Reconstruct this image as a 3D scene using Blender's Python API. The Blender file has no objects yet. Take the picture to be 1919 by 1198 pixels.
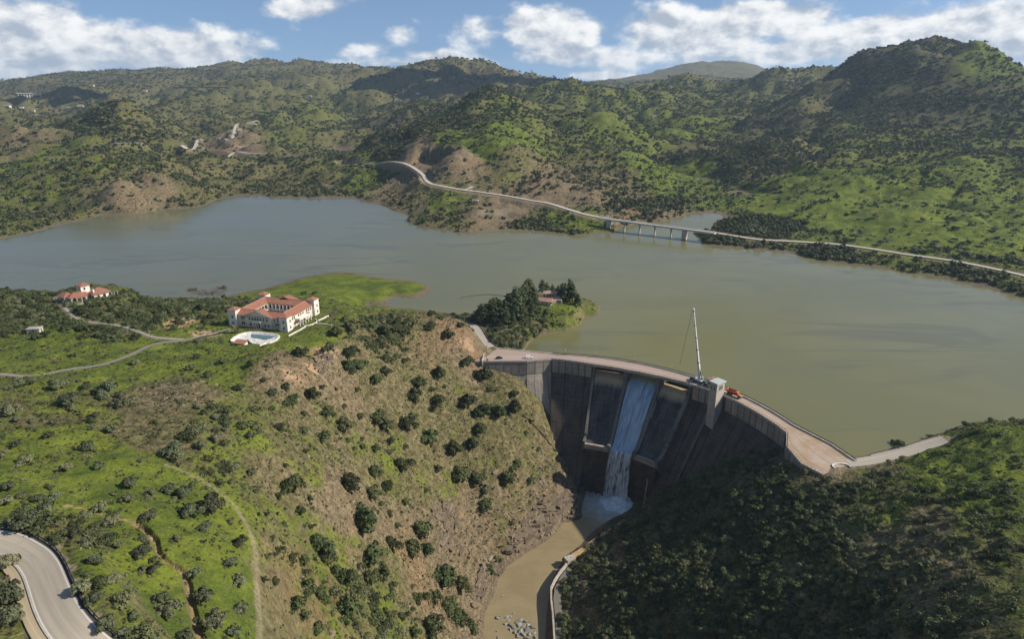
import bpy, bmesh, math, random
import numpy as np
from mathutils import Vector, Matrix
random.seed(7); RNG = np.random.default_rng(11)
S = bpy.context.scene
COL = S.collection
PI = math.pi

# ------------------------------------------------------------------ camera, sky, sun, exposure
CAM_H = 184.0; PITCH = math.radians(20.0); FPX = 1280.0; IW, IH = 1919.0, 1198.0
cam_d = bpy.data.cameras.new('camera'); cam = bpy.data.objects.new('camera', cam_d); COL.objects.link(cam)
cam.location = (0, 0, CAM_H); cam.rotation_euler = (PI/2 - PITCH, 0, 0)
cam_d.sensor_width = 36.0; cam_d.lens = 36.0*FPX/IW; cam_d.clip_start = 1.0; cam_d.clip_end = 60000.0
S.camera = cam
SUN_EL = math.radians(36.5); SUN_AZ = math.radians(-3.5)      # azimuth from +X towards +Y
SUN_DIR = Vector((math.cos(SUN_EL)*math.cos(SUN_AZ), math.cos(SUN_EL)*math.sin(SUN_AZ), math.sin(SUN_EL)))
SKY_STRENGTH = 0.115; SUN_STRENGTH = 5.0
S.view_settings.view_transform = 'Standard'; S.view_settings.look = 'None'
S.view_settings.exposure = 0.22; S.view_settings.gamma = 1.0; S.view_settings.use_curve_mapping = False
S.cycles.use_denoising = True
S.cycles.max_bounces = 6; S.cycles.diffuse_bounces = 3; S.cycles.glossy_bounces = 3
S.cycles.transparent_max_bounces = 12; S.cycles.volume_bounces = 1
S.cycles.caustics_reflective = False; S.cycles.caustics_refractive = False

class NT:
    """small helper to wire node trees"""
    def __init__(s, tree): s.t = tree; s.n = tree.nodes; s.l = tree.links
    def add(s, typ, **kw):
        nd = s.n.new(typ)
        for k, v in sorted(kw.items(), key=lambda q: q[0] == 'ins'):
            if k == 'ins':
                for kk, vv in v.items():
                    if isinstance(vv, bpy.types.NodeSocket): s.l.new(vv, nd.inputs[kk])
                    else: nd.inputs[kk].default_value = vv
            else: setattr(nd, k, v)
        return nd
    def math(s, op, a, b=0.0, c=None, clamp=False):
        ins = {0: a, 1: b}
        if c is not None: ins[2] = c
        return s.add('ShaderNodeMath', operation=op, use_clamp=clamp, ins=ins).outputs[0]
    def smooth(s, x, lo, hi, a=0.0, b=1.0):
        return s.add('ShaderNodeMapRange', interpolation_type='SMOOTHSTEP', ins={0: x, 1: lo, 2: hi, 3: a, 4: b}).outputs[0]
    def lin(s, x, lo, hi, a=0.0, b=1.0):
        return s.add('ShaderNodeMapRange', ins={0: x, 1: lo, 2: hi, 3: a, 4: b}).outputs[0]
    def mix(s, f, a, b, mode='MIX'):
        nd = s.add('ShaderNodeMix', data_type='RGBA', blend_type=mode)
        for i, v in ((0, f), (6, a), (7, b)):
            if isinstance(v, bpy.types.NodeSocket): s.l.new(v, nd.inputs[i])
            elif i == 0: nd.inputs[0].default_value = v
            else: nd.inputs[i].default_value = (v[0], v[1], v[2], 1)
        return nd.outputs[2]
    def noise(s, vec, scale, detail=4, rough=0.55, dist=0.0, ntype='FBM'):
        nd = s.add('ShaderNodeTexNoise', ins={'Scale': scale, 'Detail': detail, 'Roughness': rough, 'Distortion': dist})
        if vec is not None: s.l.new(vec, nd.inputs['Vector'])
        return nd.outputs[0]

def build_world():
    w = bpy.data.worlds.new('World'); S.world = w; w.use_nodes = True
    w.node_tree.nodes.clear(); g = NT(w.node_tree)
    tc = g.add('ShaderNodeTexCoord')
    # the air thins upwards: the sky is read somewhat above each direction, which keeps the horizon a clear blue
    up = g.add('ShaderNodeVectorMath', operation='NORMALIZE', ins={0: g.add('ShaderNodeVectorMath', operation='ADD', ins={0: tc.outputs['Generated'], 1: (0, 0, .20)}).outputs[0]}).outputs[0]
    sky = g.add('ShaderNodeTexSky', sky_type='NISHITA', ins={'Vector': up}, sun_disc=False, sun_elevation=SUN_EL, sun_rotation=PI/2 - SUN_AZ,
                altitude=200.0, air_density=1.0, dust_density=0.4, ozone_density=2.2)
    sep = g.add('ShaderNodeSeparateXYZ', ins={0: tc.outputs['Generated']})
    x, y, z = sep.outputs
    az = g.math('ARCTAN2', x, y)
    hyp = g.math('SQRT', g.math('ADD', g.math('MULTIPLY', x, x), g.math('MULTIPLY', y, y)))
    el = g.math('ARCTAN2', z, hyp)
    # cloud bank domain: stretched so that bases look flat and low cloud is foreshortened
    elw = g.math('POWER', g.math('MAXIMUM', el, 0.0), 0.95)
    P = g.add('ShaderNodeCombineXYZ', ins={0: az, 1: g.math('MULTIPLY', elw, 1.45), 2: 0.0}).outputs[0]
    off = g.add('ShaderNodeVectorMath', operation='ADD', ins={0: P, 1: (0.010, 0.016, 0.0)}).outputs[0]
    # placed cloud masses: (azimuth deg, elevation deg, half width, half height, weight)
    masses = CLOUDS
    cov = None
    for (a, e, wd, hd, k) in masses:
        dx = g.math('DIVIDE', g.math('SUBTRACT', az, math.radians(a)), math.radians(wd))
        dy = g.math('DIVIDE', g.math('SUBTRACT', el, math.radians(e)), math.radians(hd))
        d2 = g.math('ADD', g.math('MULTIPLY', dx, dx), g.math('MULTIPLY', dy, dy))
        m = g.math('MULTIPLY', g.math('POWER', 2.718, g.math('MULTIPLY', d2, -1.0)), k)
        cov = m if cov is None else g.math('MAXIMUM', cov, m)
    big = g.noise(tc.outputs['Generated'], 2.2, 3, 0.5)
    far = g.math('MULTIPLY', g.smooth(big, 0.57, 0.74), g.smooth(el, math.radians(7), math.radians(12)))
    cov = g.math('MAXIMUM', cov, g.math('MULTIPLY', far, 0.8))
    def dens(vec):
        n1 = g.noise(vec, 11.0, 8, 0.54, 0.1)
        n2 = g.noise(vec, 34.0, 5, 0.6)
        return g.math('ADD', g.math('MULTIPLY', n1, 0.8), g.math('MULTIPLY', n2, 0.2))
    d0 = dens(P); d1 = dens(off)
    thick = g.math('ADD', d0, g.math('MULTIPLY', cov, 0.62))
    alpha = g.smooth(thick, 0.67, 0.86)
    body = g.smooth(thick, 0.80, 1.15)
    relief = g.math('MULTIPLY', g.math('SUBTRACT', d0, d1), 3.0)
    lit = g.math('ADD', g.math('ADD', 0.66, relief), g.math('MULTIPLY', body, -0.06), clamp=True)
    ccol = g.mix(g.smooth(lit, 0.28, 0.95), (0.42, 0.48, 0.57), (0.98, 0.98, 0.97))
    bg1 = g.add('ShaderNodeBackground', ins={0: sky.outputs[0], 1: SKY_STRENGTH})
    bg2 = g.add('ShaderNodeBackground', ins={0: ccol, 1: 0.90})
    mx = g.add('ShaderNodeMixShader', ins={0: g.math('MULTIPLY', alpha, 0.94), 1: bg1.outputs[0], 2: bg2.outputs[0]})
    out = g.add('ShaderNodeOutputWorld', ins={0: mx.outputs[0]})

def uv_azel(u, v):
    xx = (u-959.5)/FPX; yy = (599-v)/FPX
    d = Vector((xx, math.cos(PITCH)+yy*math.sin(PITCH), -math.sin(PITCH)+yy*math.cos(PITCH)))
    return math.degrees(math.atan2(d.x, d.y)), math.degrees(math.atan2(d.z, math.hypot(d.x, d.y)))
CLOUDS = []
for (u, v, wu, hv, k) in [(30, 75, 190, 62, 1.0), (300, 95, 190, 40, .85), (410, 72, 45, 20, .6), (60, 20, 120, 30, .5), (570, 14, 85, 24, .62), (470, 88, 40, 18, .5),
                          (745, 62, 26, 15, .55), (690, 88, 26, 15, .52), (660, 92, 24, 14, .5), (820, 105, 70, 16, .55), (852, 46, 16, 10, .45), (780, 36, 16, 8, .4),
                          (1040, 55, 105, 46, .95), (900, 62, 40, 28, .6), (1050, 105, 110, 24, .75), (1290, 62, 140, 48, .95), (1420, 35, 190, 36, .85),
                          (1480, 100, 130, 22, .8), (1650, 70, 190, 40, .9), (1850, 55, 130, 44, .95), (1120, 142, 90, 12, .6), (1260, 125, 90, 10, .5), (1910, 100, 60, 30, .7), (1240, 105, 420, 34, .56), (1700, 110, 330, 26, .6), (330, 120, 330, 16, .62), (820, 118, 190, 16, .52), (620, 60, 120, 30, .36)]:
    a, e = uv_azel(u, v)
    if wu < 50: wu, hv, k = wu*1.7, hv*1.6, k*.86
    CLOUDS.append((a, e, math.degrees(wu/FPX)*0.94, math.degrees(hv/FPX)*0.94, k))
build_world()
sun_d = bpy.data.lights.new('sun', 'SUN'); sun_d.energy = SUN_STRENGTH; sun_d.angle = math.radians(0.53); sun_d.color = (1.0, 0.925, 0.81)
sun = bpy.data.objects.new('sun', sun_d); COL.objects.link(sun)
sun.rotation_euler = (-SUN_DIR).to_track_quat('-Z', 'Y').to_euler()

# ------------------------------------------------------------------ projection maths (photograph -> world)
CP, SP = math.cos(PITCH), math.sin(PITCH)
def ray(u, v):
    u = np.asarray(u, float); v = np.asarray(v, float)
    x = (u-959.5)/FPX; y = (599-v)/FPX
    return np.stack([x, CP+y*SP, -SP+y*CP], -1)
def Pz(u, v, z):
    d = ray(u, v); t = (np.asarray(z, float)-CAM_H)/d[..., 2]
    return d*t[..., None] + np.array([0, 0, CAM_H])
def Pd(u, v, t):
    return ray(u, v)*np.asarray(t, float)[..., None] + np.array([0, 0, CAM_H])
def depth_of(P): return P[..., 1]*CP - (P[..., 2]-CAM_H)*SP
def proj(P):
    P = np.asarray(P, float); Z = P[..., 2]-CAM_H
    F = P[..., 1]*CP - Z*SP; U = P[..., 1]*SP + Z*CP
    return 959.5+FPX*P[..., 0]/F, 599-FPX*U/F, F

# ------------------------------------------------------------------ terrain: control heights
RIVER_Z = -70.0

ZPTS = """
0 1198 96|0 1100 93|0 1000 89|0 900 83|0 800 74|0 705 62|0 650 52|0 600 46|100 1198 94|200 1198 88|330 1198 77|430 1198 69|490 1198 63
200 1100 86|350 1100 74|485 1100 62|265 1035 78|100 1000 84|380 1000 69|480 1000 59|470 950 58|200 900 76|350 900 66|430 920 62
100 800 72|250 800 67|400 800 63|500 800 56|150 720 63|300 720 59|420 700 55|520 690 53|240 665 55|340 640 50|420 640 47|500 640 47|600 625 45|640 610 42
100 650 53|50 620 48|160 610 50|250 610 49|330 600 47|165 558 50|80 560 46|250 565 46|330 575 44|400 590 44|450 600 45|520 600 45|590 595 43
650 620 40|700 605 32|760 600 28|820 600 25|870 615 20|890 630 15|700 590 24|760 592 22|820 595 19|850 600 14
-250 1198 100|-250 1000 92|-250 800 78|-250 700 66|-250 620 52|-250 560 42|0 1500 100|300 1500 84|490 1500 68|620 1500 40|760 1500 -10|900 1500 -68|960 1500 -74|1040 1500 -68|1150 1500 -40|1300 1500 -14|1600 1500 25|1919 1500 60|2150 1500 70
0 2200 103|490 2200 80|960 2200 -50|1500 2200 40|1919 2200 80
560 660 47|520 720 51|600 700 44|640 660 40|700 640 33|800 640 20|880 660 10|905 682 3|700 700 27|800 700 10|900 710 -5
520 800 48|600 800 31|700 800 7|800 800 -10|900 780 -16|950 745 -12|960 706 -5|990 746 -17|1022 776 -28|1050 806 -40|1063 832 -47|1067 870 -56
1000 800 -28|1040 850 -47|1058 905 -58|1070 950 -66|950 850 -30|1000 900 -50|1040 960 -64|1000 1000 -67
600 900 35|700 900 4|800 900 -22|900 900 -37|930 960 -51|900 1000 -58|560 1000 38|683 970 14|780 1000 -20|850 1000 -42|905 1050 -63
600 1100 28|700 1100 0|800 1100 -32|870 1100 -58|560 1198 38|650 1198 18|750 1198 -10|850 1198 -46
1100 960 -73|1060 1000 -74|1000 1060 -74|970 1100 -74|960 1150 -74|965 1198 -74|1130 940 -73|1160 930 -74|1110 900 -73
1085 968 -69|1000 1028 -69.5|945 1060 -69.5|925 1110 -69.5|905 1150 -69.5|903 1198 -69.5
1200 965 -66|1150 975 -69|1108 1010 -69|1066 1045 -69|1040 1090 -69|1032 1150 -69|1030 1198 -69
1230 942 -54|1290 912 -39|1340 892 -27|1400 877 -13|1460 867 -3|1500 871 3|1530 874 4.4|1570 874 4.6|1612 868 4.6
1200 1000 -53|1300 1000 -34|1400 1000 -19|1500 1000 -5|1600 1000 7|1700 1000 17|1800 1000 26|1919 1000 32
1400 930 -12|1500 930 -1|1600 930 7|1700 930 15|1800 930 24|1919 930 30|1660 858 6|1710 847 8|1700 872 9|1770 842 13|1800 850 18|1850 825 22|1919 815 25|1830 808 19|1919 804 23
1100 1100 -61|1200 1100 -44|1300 1100 -30|1450 1100 -11|1600 1100 7|1750 1100 24|1919 1100 38|1100 1198 -61|1200 1198 -48|1350 1198 -28|1500 1198 -8|1650 1198 14|1800 1198 33|1919 1198 46|2150 1198 60|2150 1000 44|2150 850 30
1775 812 0.6|1720 832 0.3|1660 848 0|1625 858 -1|1919 788 -2|2150 770 -3|1700 800 -5|1800 780 -5|1620 830 -6
1700 700 -15|1500 700 -15|1300 600 -18|1100 620 -10|1200 500 -15|900 480 -14|700 450 -14|500 430 -14|300 450 -14|300 520 -10|100 500 -12|600 480 -14|1400 560 -16|1600 600 -16|1800 640 -14|1919 600 -10|1919 720 -12|1000 540 -10|850 520 -12|800 500 -14|1250 640 -20|1400 680 -18|1150 640 -14|1480 740 -14|1040 650 -8
905 640 7|890 618 8|930 600 8|960 590 10|1020 575 12|1070 570 10|1100 577 6|1125 583 .6|1120 592 .6|1095 607 .6|1040 622 .6|1000 633 .6|985 652 .6|960 642 5|1000 612 6|1060 600 6|940 625 7
1135 585 -3|1100 616 -3|1045 634 -4|1008 645 -4|1085 556 -2|1020 550 -2|960 556 -2|910 574 -1.5|885 588 -1
420 555 .4|500 541 .4|560 525 1|600 518 1.8|650 514 2|700 525 2.4|790 537 2.4|770 547 2.4|705 560 2.2|745 540 3.5|720 545 4|690 575 -1|740 572 -2|790 577 -2|840 585 -2|600 540 6|560 550 7|650 530 4|700 540 3|530 555 9|640 555 8|660 575 14|620 575 18
540 515 -4|600 506 -4|650 503 -4|720 515 -4|850 535 -4|838 556 -4|740 570 -3|440 545 -4
"""
SIL_LEFT = [(-250,560,40),(-100,552,38),(0,549,40),(60,547,42),(120,549,46),(200,548,46),(240,551,44),(300,563,42),(360,566,35),(410,572,29)]
SHORE = [(-250,490),(-120,468),(0,447),(60,435),(150,412),(200,400),(300,392),(380,385),(405,373),(440,366),(520,369),(600,371),(700,381),(742,396),(765,416),(790,426),(830,431),(880,437),(960,432),(1040,436),(1075,441),(1110,438),(1150,434),(1165,424),(1190,419),(1240,416),(1270,407),(1300,398),(1325,396),(1318,408),(1308,425),(1302,440),(1320,456),(1420,468),(1530,486),(1600,496),(1700,511),(1800,527),(1919,557),(2050,600),(2200,660)]
DPTS = """
0 400 900|100 380 960|0 350 1020|100 330 1050|200 350 950|220 330 980|300 340 1000|350 350 1040|400 345 1120|0 300 1200|100 280 1250|200 280 1150|300 290 1150|380 310 1180
0 250 1500|60 235 1550|150 230 1450|225 230 1350|225 260 1250|280 235 1380|330 265 1340|380 290 1290|-200 250 1500|-200 350 1020
415 358 1085|450 335 1180|450 305 1370|450 288 1450|500 291 1430|550 303 1370|550 340 1150|600 330 1190|650 340 1140|650 300 1320|700 350 1120
430 262 1650|470 240 1850|540 245 1850|600 252 1800|650 232 2000|700 205 2300|550 205 2200|480 218 2050|400 220 2100|330 205 2250|620 165 2900|540 165 2900|450 178 2700|380 176 2800|330 172 2900|200 165 3200|100 185 2900|30 190 3000|0 185 3100|0 215 2200|60 207 2300|-200 200 2500
840 232 1330|940 226 1260|930 190 1430|800 252 1180|860 254 1150|760 264 1230|720 285 1260|940 264 1150|985 262 1190|1040 262 1290|900 312 1070|965 305 1060|1015 302 1120|800 285 1140|850 285 1110|1050 228 1450|1110 240 1460|1100 285 1250|1100 318 1080|1150 350 1020|1180 400 880|1050 340 1020|1000 340 1000|950 340 1010|880 340 1020|800 335 1050|815 350 1000|890 366 955|960 377 930|1020 388 900|1080 398 880|1140 409 862|1240 395 920|1290 385 960
730 330 1130|700 308 1230|760 350 1080|850 400 905|950 402 890|1000 412 870|1060 420 850|1120 425 845|780 400 930
1200 300 1300|1250 330 1200|1300 360 1100|1330 378 1020|1220 380 960|1200 240 1700|1150 200 2000|1250 220 1900|1300 250 1700|1340 340 1180
1340 415 880|1400 425 840|1450 443 795|1500 457 765|1600 468 735|1700 484 700|1800 498 670|1919 516 640|2100 560 600
1500 350 1010|1480 400 900|1600 400 880|1700 420 820|1800 440 770|1919 470 710|1400 380 980|1350 330 1200|1280 270 1550|1400 310 1220|1500 310 1150|1600 330 1080|1700 350 1000|1800 380 900|1919 400 850|2100 450 760|2100 330 1000
1450 260 1450|1550 260 1400|1650 270 1320|1750 290 1220|1850 310 1120|1919 330 1050|1600 220 1600|1700 230 1500|1800 240 1400|1919 260 1280|2100 230 1250
1350 230 1800|1450 210 1900|1500 190 2100|1400 195 2200|1300 190 2300|1250 180 2500|1200 168 2700
1600 170 1780|1700 150 1720|1800 150 1620|1870 170 1500|1919 195 1420|1700 190 1620|1800 200 1500|1560 190 1800|1660 125 1790|1760 105 1760|2100 160 1450
1480 160 2500|1520 150 2500|1420 175 2400|1250 162 4200|1400 158 3800|1330 160 4000
740 168 2950|800 172 2850|850 168 2850|880 150 3050|940 145 3100|760 145 3150|820 140 3150|1000 160 2600|1060 165 2400|700 165 3100
-400 172 8600|-250 172 8600|-100 172 8600|50 172 8600|200 172 8600|350 172 8600|500 172 8600|650 172 8600|800 172 8600|950 172 8600|1100 172 8600|1250 172 8600|1400 172 8600|1550 172 8600|1700 172 8600|1850 172 8600|2000 172 8600|2150 172 8600|2300 172 8600|-400 165 5900|-250 165 5900|-100 165 5900|50 165 5900|200 165 5900|350 165 5900|500 165 5900|650 165 5900|800 165 5900|950 165 5900|1600 165 5900|1600 165 4000|1600 165 2900|1750 165 5900|1750 165 4000|1750 165 2900|1900 165 5900|1900 165 4000|1900 165 2900|2050 165 5900|2050 165 4000|2050 165 2900|2200 165 5900|2200 165 4000|2200 165 2900|2350 165 5900|2350 165 4000|2350 165 2900|2300 160 1500|2300 200 1250|-400 180 3300|-400 230 2200|-400 300 1400|-400 420 950
100 160 3700|200 145 3900|300 150 3700|400 145 3700|500 140 3600|560 130 3900|620 140 3700|30 168 3600
"""
RIDGES = [  # skylines: (u,v,depth); the ground falls away behind each
 [(150,216,1500),(190,198,1500),(225,185,1500),(280,212,1470),(330,246,1420),(380,274,1370),(420,298,1320)],
 [(690,268,1330),(740,240,1400),(800,213,1440),(860,183,1500),(905,162,1530),(930,156,1540),(960,172,1545),(980,185,1550),(1030,195,1640)],
 [(1040,168,2200),(1077,140,2300),(1105,152,2300),(1140,165,2300)],
 [(-250,150,4200),(0,149,4400),(50,147,4500),(100,133,4600),(125,128,4600),(155,138,4600),(206,127,4600),(240,133,4600),(300,130,4500),(370,125,4400),(422,117,4300),(450,122,4300),(474,116,4300),(520,116,4200),(562,106.5,4200),(595,117,4200),(630,117,4200),(667,113,4100),(694,127,4000),(714,131,3900)],
 [(740,126,3500),(784,118,3400),(853,115,3400),(916,111,3400),(945,118,3350),(967,127,3300),(990,127,3200),(1020,135,3100),(1048,146,3000)],
 [(1110,153,6500),(1150,151,6500),(1187,147,6500),(1219,137,6500),(1280,118,6500),(1340,115,6500),(1395,115,6500),(1430,125,6500),(1450,138,6500)],
 [(1440,145,2800),(1460,132,2800),(1483,121,2800),(1520,116,2800),(1560,117,2800),(1590,121,2750)],
 [(1531,149,1900),(1586,119,1860),(1634,99,1840),(1680,83,1820),(1726,72,1800),(1780,67,1790),(1814,65,1780),(1836,72,1760),(1873,95,1700),(1906,121,1640),(1925,126,1600),(2000,140,1580),(2150,120,1560)],
]
def _parse(s): return np.array([[float(q) for q in a.split()] for a in s.replace('\n', '|').split('|') if a.strip()])
def control_points():
    W = []
    z = _parse(ZPTS); W.append(Pz(z[:, 0], z[:, 1], z[:, 2]))
    d = _parse(DPTS); W.append(Pd(d[:, 0], d[:, 1], d[:, 2]))
    s = np.array(SIL_LEFT, float); P = Pz(s[:, 0], s[:, 1], s[:, 2]); W.append(P)
    for k, zz in ((60, 14), (105, -3), (190, -8)):
        rr = np.hypot(P[:, 0], P[:, 1]); Q = P.copy(); Q[:, :2] *= ((rr+k)/rr)[:, None]; Q[:, 2] = zz; W.append(Q)
    s = np.array(SHORE, float); P = Pz(s[:, 0], s[:, 1], 0.3*np.ones(len(s))); W.append(P)
    # dense resampling of the shore, with the bed just off it and the bank just above it
    for k, zz in ((-14, -2.5), (-45, -7), (9, 3.0)):
        rr = np.hypot(P[:, 0], P[:, 1]); Q = P.copy(); Q[:, :2] *= ((rr+k)/rr)[:, None]; Q[:, 2] = zz
        W.append(Q if k < 0 else Q[2:])
    for R in RIDGES:
        r = np.array(R, float); W.append(Pd(r[:, 0], r[:, 1], r[:, 2]))
        far = r[0, 2] > 6000
        W.append(Pd(r[:, 0], r[:, 1]+(14 if not far else 12), r[:, 2]*1.10))
        W.append(Pd(r[:, 0], r[:, 1]+(24 if not far else 25), r[:, 2]*1.20))
    P = np.concatenate(W)
    return P
KTH, KLR = 1.0, 0.62
def lp(x, y):
    return np.arctan2(x, y)*KTH, np.log(np.hypot(x, y))*KLR
_P = control_points()
_ta, _la = lp(_P[:, 0], _P[:, 1])
_C = np.stack([_ta, _la], 1); _V = (_P[:, 2]-CAM_H)/np.hypot(_P[:, 0], _P[:, 1])
# merge near-duplicates so that the system stays well conditioned
_keep = []
for i in range(len(_C)):
    if all((_C[i, 0]-_C[j, 0])**2+(_C[i, 1]-_C[j, 1])**2 > 0.004**2 for j in _keep): _keep.append(i)
_C = _C[_keep]; _V = _V[_keep]
def _solve():
    n = len(_C)
    D = np.sqrt(((_C[:, None]-_C[None])**2).sum(-1))
    A = np.zeros((n+3, n+3)); A[:n, :n] = D; A[:n, n] = 1; A[:n, n+1:] = _C; A[n:, :n] = A[:n, n:].T
    A[:n, :n] -= 1e-4*np.eye(n)
    return np.linalg.solve(A, np.r_[_V, 0, 0, 0])
_Wt = _solve()
TH0, TH1 = math.radians(-44), math.radians(44); LR0, LR1 = math.log(30), math.log(9500)
GN, GM = 460, 560
def _grid():
    tt = np.linspace(TH0, TH1, GN)*KTH; ll = np.linspace(LR0, LR1, GM)*KLR
    out = np.empty((GN, GM)); n = len(_C)
    for i, t in enumerate(tt):
        D = np.sqrt((t-_C[None, :, 0])**2+(ll[:, None]-_C[None, :, 1])**2)
        out[i] = D@_Wt[:n]+_Wt[n]+_Wt[n+1]*t+_Wt[n+2]*ll
    # light smoothing takes the creases off the interpolation
    k = np.array([1, 3, 5, 3, 1.])/13
    for ax in (0, 1):
        p = np.pad(out, [(2, 2) if a == ax else (0, 0) for a in (0, 1)], mode='edge')
        out = sum(k[j]*np.take(p, np.arange(j, j+out.shape[ax]), axis=ax) for j in range(5))
    return out
_G = _grid()
def base_h(x, y):
    th = np.clip(np.arctan2(x, y), TH0, TH1-1e-6); r = np.hypot(x, y); lr = np.clip(np.log(np.maximum(r, 31)), LR0, LR1-1e-6)
    a = (th-TH0)/(TH1-TH0)*(GN-1); b = (lr-LR0)/(LR1-LR0)*(GM-1)
    i = np.minimum(a.astype(int), GN-2); j = np.minimum(b.astype(int), GM-2); fa = a-i; fb = b-j
    e = (_G[i, j]*(1-fa)*(1-fb)+_G[i+1, j]*fa*(1-fb)+_G[i, j+1]*(1-fa)*fb+_G[i+1, j+1]*fa*fb)
    return CAM_H+e*np.maximum(r, 31)
_PERM = np.random.default_rng(5).permutation(512); _GA = np.random.default_rng(6).random(512)*2*PI
_GX, _GY = np.cos(_GA), np.sin(_GA)
def perlin(x, y):
    xi = np.floor(x).astype(int); yi = np.floor(y).astype(int); xf = x-xi; yf = y-yi
    u = xf*xf*xf*(xf*(xf*6-15)+10); v = yf*yf*yf*(yf*(yf*6-15)+10)
    def g(a, b, dx, dy):
        h = _PERM[(_PERM[a & 511]+b) & 511]; return _GX[h]*dx+_GY[h]*dy
    n00 = g(xi, yi, xf, yf); n10 = g(xi+1, yi, xf-1, yf); n01 = g(xi, yi+1, xf, yf-1); n11 = g(xi+1, yi+1, xf-1, yf-1)
    return (n00*(1-u)+n10*u)*(1-v)+(n01*(1-u)+n11*u)*v
def fbm(x, y, sc, octv=4, gain=0.5, ridged=False, seed=0):
    s = 0; a = 1.0; t = 0
    for o in range(octv):
        n = perlin(x/sc+seed*17.3+o*5.1, y/sc+seed*9.7-o*3.7)
        if ridged: n = 1-2*np.abs(n)*1.6
        s = s+a*n; t += a; a *= gain; sc *= 0.5
    return s/t
def sstep(a, b, x):
    t = np.clip((x-a)/(b-a), 0, 1); return t*t*(3-2*t)
MODS = []       # later flattenings and cuts: functions (x, y, h) -> h
def seg_dist(x, y, L):
    """distance to a 3-D polyline in plan, and the line's height at the nearest point"""
    bd = np.full(x.shape, 1e9); bz = np.zeros(x.shape)
    for (a, b) in zip(L[:-1], L[1:]):
        d = b[:2]-a[:2]; q = d@d+1e-9
        t = np.clip(((x-a[0])*d[0]+(y-a[1])*d[1])/q, 0, 1)
        dd = np.hypot(x-a[0]-t*d[0], y-a[1]-t*d[1]); m = dd < bd
        bd = np.where(m, dd, bd); bz = np.where(m, a[2]+t*(b[2]-a[2]), bz)
    return bd, bz
def rough(x, y, h):
    r = np.hypot(x, y)
    farw = sstep(560, 1000, r)
    keep = sstep(0.0, 14.0, np.abs(h))*np.where(h < 0, sstep(0, 8, np.abs(h-RIVER_Z)), 1)
    keep = np.where((h < 0) & (r > 470), 0.15, keep)
    n = -(fbm(x+30*fbm(x, y, 120, 2, .5, False, 15), y, 95, 4, 0.48, True, 1)-.35)*13.0*farw*(0.7+0.6*sstep(1500, 3500, r))
    n = n-(fbm(x+60*fbm(x, y, 300, 2, .5, False, 16), y, 260, 3, 0.42, True, 2)-.35)*34.0*sstep(640, 1500, r)
    n = n-(fbm(x+140*fbm(x, y, 420, 2, .5, False, 14), y, 560, 2, 0.40, True, 13)-.35)*70.0*sstep(1400, 2800, r)*sstep(6500, 4500, r)
    n = n*(1-.45*sstep(3300, 4000, r))
    n = n*(1-.9*sstep(.40, .46, np.arctan2(x, y))*sstep(1350, 1500, r)*sstep(2200, 2000, r))
    n = n+fbm(x, y, 26, 4, 0.5, False, 3)*4.2*(1-farw)
    n = n+fbm(x, y, 11.0, 3, 0.55, True, 12)*1.7*(1-farw)*sstep(50, 24, h)
    n = n+fbm(x, y, 5.2, 3, 0.55, False, 4)*0.85*(1-sstep(380, 600, r))
    return n*keep
def h_at(x, y, mods=True):
    x = np.asarray(x, float); y = np.asarray(y, float); h = base_h(x, y)
    # bedded rock ledges low in the gorge, west bank
    g = sstep(-30, -50, h)*sstep(-70, -62, h)*sstep(300, 240, np.abs(y-330)+140)*(x < np.interp(y, [0, 248, 272, 300, 330, 365, 420], [-8, -12, -10, 5, 30, 60, 75])+4)
    n = rough(x, y, h)
    hh = h+n
    st = 4.2; w = hh+fbm(x, y, 40, 2, 0.5, False, 8)*5
    fr = (w/st)-np.floor(w/st); led = (np.floor(w/st)+sstep(0.35, 0.75, fr))*st-w
    hh = hh+led*1.0*g*sstep(-0.35, 0.1, fbm(x, y, 30, 3, 0.5, False, 9))
    if mods:
        for f in MODS: hh = f(x, y, hh)
    return hh
_TS = np.exp(np.linspace(math.log(60), math.log(9300), 1400))
def hit(u, v, mods=True):
    """where the photograph's ray through (u, v) meets the ground"""
    u = np.atleast_1d(np.asarray(u, float)); v = np.atleast_1d(np.asarray(v, float)); R = ray(u, v)
    out = np.zeros((len(u), 3))
    for s in range(0, len(u), 400):
        r = R[s:s+400]; X = r[:, None, 0]*_TS; Y = r[:, None, 1]*_TS; Z = CAM_H+r[:, None, 2]*_TS
        below = Z < h_at(X, Y, mods); k = np.argmax(below, 1); k = np.where(below.any(1), np.maximum(k, 1), len(_TS)-1)
        lo = _TS[k-1]; hi = _TS[k]
        for _ in range(14):
            m = (lo+hi)/2; b = (CAM_H+r[:, 2]*m) < h_at(r[:, 0]*m, r[:, 1]*m, mods)
            hi = np.where(b, m, hi); lo = np.where(b, lo, m)
        out[s:s+400] = r*hi[:, None]+np.array([0, 0, CAM_H])
    return out

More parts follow.
